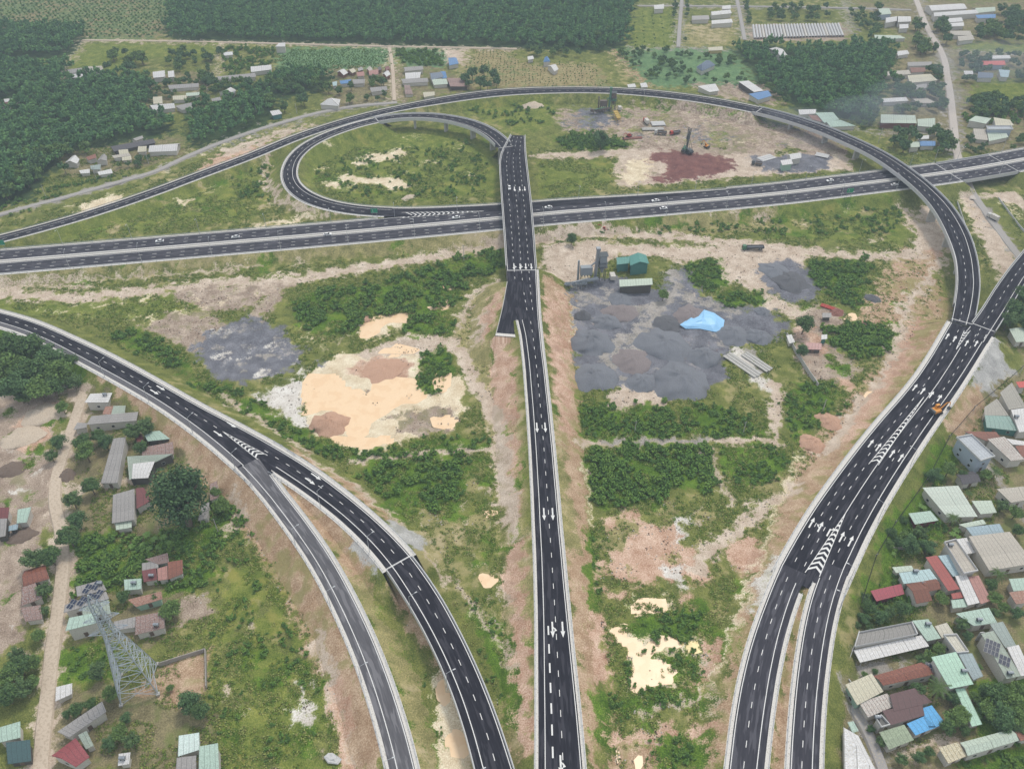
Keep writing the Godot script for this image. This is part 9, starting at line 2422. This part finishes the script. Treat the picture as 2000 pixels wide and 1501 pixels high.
func build_machines() -> void:
	for e in CARS:
		var r := on_road(e[1], e[2], e[3])
		car(e[2], r.y + 0.02, e[3], r.turn + (PI if e[4] else 0.0), hexc(e[5]), e[0])
	truck(139.4, 0, -406.9, PI / 2 + 0.03, M.greencab, M.darksteel, "long dump truck with green cab on the dirt track", false, 12.5)
	truck(294.1, 0, -442.3, 0.45, M.frame, M.w_white, "white box truck on the underpass lane", true, 7.5)
	excavator(184.4, 7, -259.4, -1.2, M.orange, "orange excavator working on the road shoulder", 1.15)
	excavator(55.5, 0, -428, 1.4, M.redpaint, "red crawler machine on the track verge", 0.9)
	excavator(58.3, 0, -428.6, -0.6, M.redpaint, "second red machine right of the first on the track verge", 0.7)
	mixing_plant(45.9, -375.7, 0.1, M.steel, M.plant_grey, "tall grey asphalt mixing plant in the gravel yard", 0.92)
	mixing_plant(75.2, -613.6, 0.05, M.plant_green, M.plant_dark, "green and brown mixing plant in the far yard", 0.8)
	silo_row(79.4, -595.8, 0.1, "row of yellow cold feed bins at the far mixing plant")
	crane(123.8, -536.6, 0.4, M.darksteel, "tall dark crawler piling rig on red gravel", 17.0, 1.5)
	crane(121.7, -539.1, -0.5, M.greencab, "leaning dark piling rig behind the tall one", 14.0, 5.0)
	pylon(-121.2, -136.6, 0.35)
	truck(100.5, 0, -588.1, 0.2, M.redpaint, M.w_white, "white box truck with red cab in the far yard", true, 8.0)
	truck(108.4, 0, -567.7, 1.3, M.frame, M.plant_dark, "flatbed truck with pale cab in the far yard", false, 9.0)
	truck(118.9, 0, -567.7, 1.9, M.redpaint, M.plant_dark, "red cab tipper beside the flatbed truck", false, 8.0)
	truck(167.1, 0, -517.2, 1.2, M.darksteel, M.plant_dark, "dark tipper near the white site hall", false, 7.0)
	excavator(137.9, 0, -545, 0.6, M.orange, "orange excavator right of the piling rigs", 0.9)
	excavator(84.7, 0, -562.4, 2.2, M.redpaint, "red excavator in the far yard scrap", 0.9)
	for e in SLABS:
		var sl := thing(e[0], Vector3(e[2], 0, e[3]), e[4])
		tag(sl, e[1], "stack")
		for k in e[5]:
			put("slab", boxmesh(Vector3(e[6], 0.22, e[7]), Vector3((k % 2) * 0.25, 0.15 + (k / 3) * 0.26, (k % 3 - 1) * (e[7] + 0.3))), M[e[8]], sl)
	for e in SIGNS:
		var r := on_road("expressway", e[1], e[2])
		sign_board(e[1], r.y, e[2], e[3], e[4], e[5], e[6], e[0])
	for e in LAMPS:
		var q: Dictionary = roads[e[0]]
		var d: float = e[4]
		var k := 0
		while d < q.len - 4.0:
			var p := at_len(q, d, e[1], e[2], 0)
			var c := at_len(q, d, 0, 0, 0)
			var v := (c - p).normalized()
			if e[6].size() == 2:
				var f := (at_len(q, d + 1, 0, 0, 0) - at_len(q, d - 1, 0, 0, 0)).normalized()
				v = f.cross(UP)
			if p.z < -100.0 and absf(p.x) < -p.z * 0.66 + 12.0:
				lamp(p.x, p.y, p.z, atan2(-v.z, v.x), e[3], e[6], ordinal(k) + " " + e[7])
				k += 1
			d += e[5]
	for e in UPOLES: utility_pole(e[0], e[1], e[2], e[3])
	var cb := pts([240.7, -294.7, 205.7, -266.4, 186.7, -247.8, 168.9, -224.7, 146.8, -200.8, 134, -185.1, 121.5, -164.2])
	var cs := new_st()
	for i in cb.size() - 1:
		for j in 6:
			var f0 := j / 6.0
			var f1 := (j + 1) / 6.0
			var a := cb[i].lerp(cb[i + 1], f0)
			var b := cb[i].lerp(cb[i + 1], f1)
			bar(cs, Vector3(a.x, 4.6 - 2.4 * f0 * (1.0 - f0), a.y), Vector3(b.x, 4.6 - 2.4 * f1 * (1.0 - f1), b.y), 0.13, -1.0, 5)
		utility_pole(cb[i].x, cb[i].y, 5.2, ordinal(i) + " short pole carrying the black cable above the right village")
	tag(put("cable", done(cs), M.rubber), "black cable sagging between short poles above the right village", "cable")
	# blue tarpaulin over a heap
	var tp := pts([85.4, -333.2])
	tarp([85.4, -332.7, 90.7, -338, 95.7, -341.2, 100.2, -345.8, 105.1, -343.5, 109.2, -337.1, 106.6, -328.4, 102, -327.1, 95.3, -329.7, 88.1, -330.1], "bright blue tarpaulin covering a gravel heap")
	tarp([139, -202.2, 141.7, -202.4, 140.6, -199.9, 138.7, -200.2], "small bright blue tarpaulin at the road edge", 1.0)
	tarp([-57, -112.7, -56, -114.1, -54.4, -114, -51.3, -112.1, -52.3, -110.6, -55.4, -110.9], "crumpled white plastic heap beside the dirt path", 0.8, "parapet")
	for e in SMOKE:
		var fv := FogVolume.new()
		fv.name = numbered("smoke")
		fv.size = Vector3(e[3], e[4], e[5])
		fv.shape = RenderingServer.FOG_VOLUME_SHAPE_ELLIPSOID
		var fm := FogMaterial.new()
		fm.density = e[6]
		fm.albedo = Color(0.86, 0.9, 0.98)
		fm.edge_fade = 0.9
		fv.material = fm
		add_child(fv)
		fv.position = Vector3(e[0], e[1], e[2])
		tag(fv, e[7], "smoke", "", "stuff")

func tarp(poly: Array, label: String, rise := 2.4, m := "bluetarp") -> void:
	var p := pts(poly)
	var c := Vector2.ZERO
	for v in p: c += v / p.size()
	var st := new_st()
	var n := p.size()
	var rings := [0.0, 0.3, 0.6, 0.85, 1.0]
	var f := func(i: int, j: int) -> Vector3:
		var v := c.lerp(p[i % n], rings[j])
		var k: float = 1.0 - rings[j] * rings[j]
		return Vector3(v.x, 0.35 + rise * k + bump.get_noise_2d(v.x * 20, v.y * 20) * 0.9, v.y)
	for i in n:
		for j in 4: quad(st, f.call(i, j), f.call(i + 1, j), f.call(i + 1, j + 1), f.call(i, j + 1))
	var o := put("tarpaulin", done(st), M[m])
	tag(o, label, "tarpaulin")

func build_trees() -> void:
	rng.seed = 5
	for e in TREES:
		for a in e[4]: plant(e[0] if e[0] != "broad" else "broad%d" % (rng.randi() % 4), e[1], a[0], a[1], a[2], a[3], e[2], e[3])
	var back := []
	for e in FAR_TREES:
		var poly := pts(e[0])
		var lo := poly[0]
		var hi := poly[0]
		for p in poly:
			lo = lo.min(p)
			hi = hi.max(p)
		var left: int = e[1]
		var tries := 0
		while left > 0 and tries < 4000:
			tries += 1
			var p := Vector2(rng.randf_range(lo.x, hi.x), rng.randf_range(lo.y, hi.y))
			if not Geometry2D.is_point_in_polygon(p, poly) or off_road(p.x, p.y) < 2.0 or on_house(p): continue
			if e[5]: plant("far%d" % (rng.randi() % 3), "tree", p.x, p.y, rng.randf_range(e[2], e[3]), e[4], "tree", e[5])
			else: back.append(spot(p.x, p.y, rng.randf_range(e[2], e[3])))
			left -= 1
	mass("far_trees", "scattered far trees of the hazy farms and town along the top", [P.farm0, P.farm1, P.farm2], back, "trees")

var house_boxes := []
func on_house(p: Vector2) -> bool:
	for e in HOUSES:
		var a: Array = e[2]
		var lo := Vector2(minf(minf(a[0], a[2]), minf(a[4], a[6])), minf(minf(a[1], a[3]), minf(a[5], a[7])))
		var hi := Vector2(maxf(maxf(a[0], a[2]), maxf(a[4], a[6])), maxf(maxf(a[1], a[3]), maxf(a[5], a[7])))
		if p.x > lo.x - 2 and p.x < hi.x + 2 and p.y > lo.y - 2 and p.y < hi.y + 4: return true
	return false

func build_masses() -> void:
	rng.seed = 6
	for e in WOODS:
		var poly := pts(e[0])
		mass("plantation_wood", e[5], [P.rub0, P.rub1, P.rub2], rows(poly, e[1], e[2], e[3], 0.7, 0.75 * e[4], 1.05 * e[4]))
	var sh := []
	for e in THICKETS: sh.append_array(fill(pts(e[0]), e[1], e[2], e[3], false, e[4]))
	mass("shrub_thicket", "dense green shrubs growing in thickets between the ramps", [P.bush0, P.bush1, P.bush2], sh, "shrubs")
	var orch := []
	for e in ORCHARDS: orch.append_array(rows(pts(e[0]), e[1], e[2], e[3], 0.5, e[4], e[5]))
	mass("young_planting", "rows of young trees and crops in the far fields", [P.bush1, P.bush0], orch, "plants")
	# weeds over all the grassy ground
	var wd := []
	for e in [[-255.0, 255.0, -308.0, -95.0, 1.1], [-370.0, 370.0, -545.0, -308.0, 0.9]]:
		var n := int((e[1] - e[0]) * (e[3] - e[2]) * e[4])
		for i in n:
			var x := rng.randf_range(e[0], e[1])
			var z := rng.randf_range(e[2], e[3])
			if absf(x) > -z * 0.70 + 45.0: continue
			var c := cls_at(x, z)
			if not [0, 1, 2, 7, 19, 5, 17].has(c): continue
			if (c == 7 or c == 5) and rng.randf() < 0.6: continue
			if bump.get_noise_2d(x * 1.3 + 90, z * 1.3) < -0.12: continue
			if off_road(x, z) < 8.0 and rng.randf() < 0.9: continue
			if off_road(x, z) < 2.0: continue
			wd.append(spot(x, z, rng.randf_range(0.5, 1.5), rng.randf_range(0.7, 1.4)))
	mass("weed_cover", "low weeds and grass tufts over the open ground", [P.weed0, P.weed1, P.weed2], wd, "weeds")
	# pale stones and litter on the bare ground
	var lit := []
	for i in 60000:
		var z := -rng.randf_range(105.0, 520.0)
		var x := rng.randf_range(-0.68, 0.68) * -z
		if not [3, 5, 7, 8, 13, 14, 17].has(cls_at(x, z)) or off_road(x, z) < 1.0: continue
		if bump.get_noise_2d(x * 2.2 - 300, z * 2.2) < (-0.15 if cls_at(x, z) > 12 else 0.04) or on_house(Vector2(x, z)): continue
		lit.append(spot(x, z, rng.randf_range(0.12, 0.5), rng.randf_range(0.5, 1.0)))
	var stone := new_st()
	leaves(stone, Vector3(0, 0.2, 0), Vector3(0.35, 0.3, 0.35), 10, 0.7, [Color(0.3, 0.28, 0.25)])
	var twig := new_st()
	leaves(twig, Vector3(0, 0.25, 0), Vector3(0.6, 0.35, 0.6), 10, 0.7, [Color(0.07, 0.055, 0.042), Color(0.11, 0.085, 0.065)])
	mass("stone_litter", "stones, timber scraps and litter strewn over the bare soil", [done(stone), done(twig)], lit, "litter")
	print("weeds ", wd.size(), " shrubs ", sh.size())
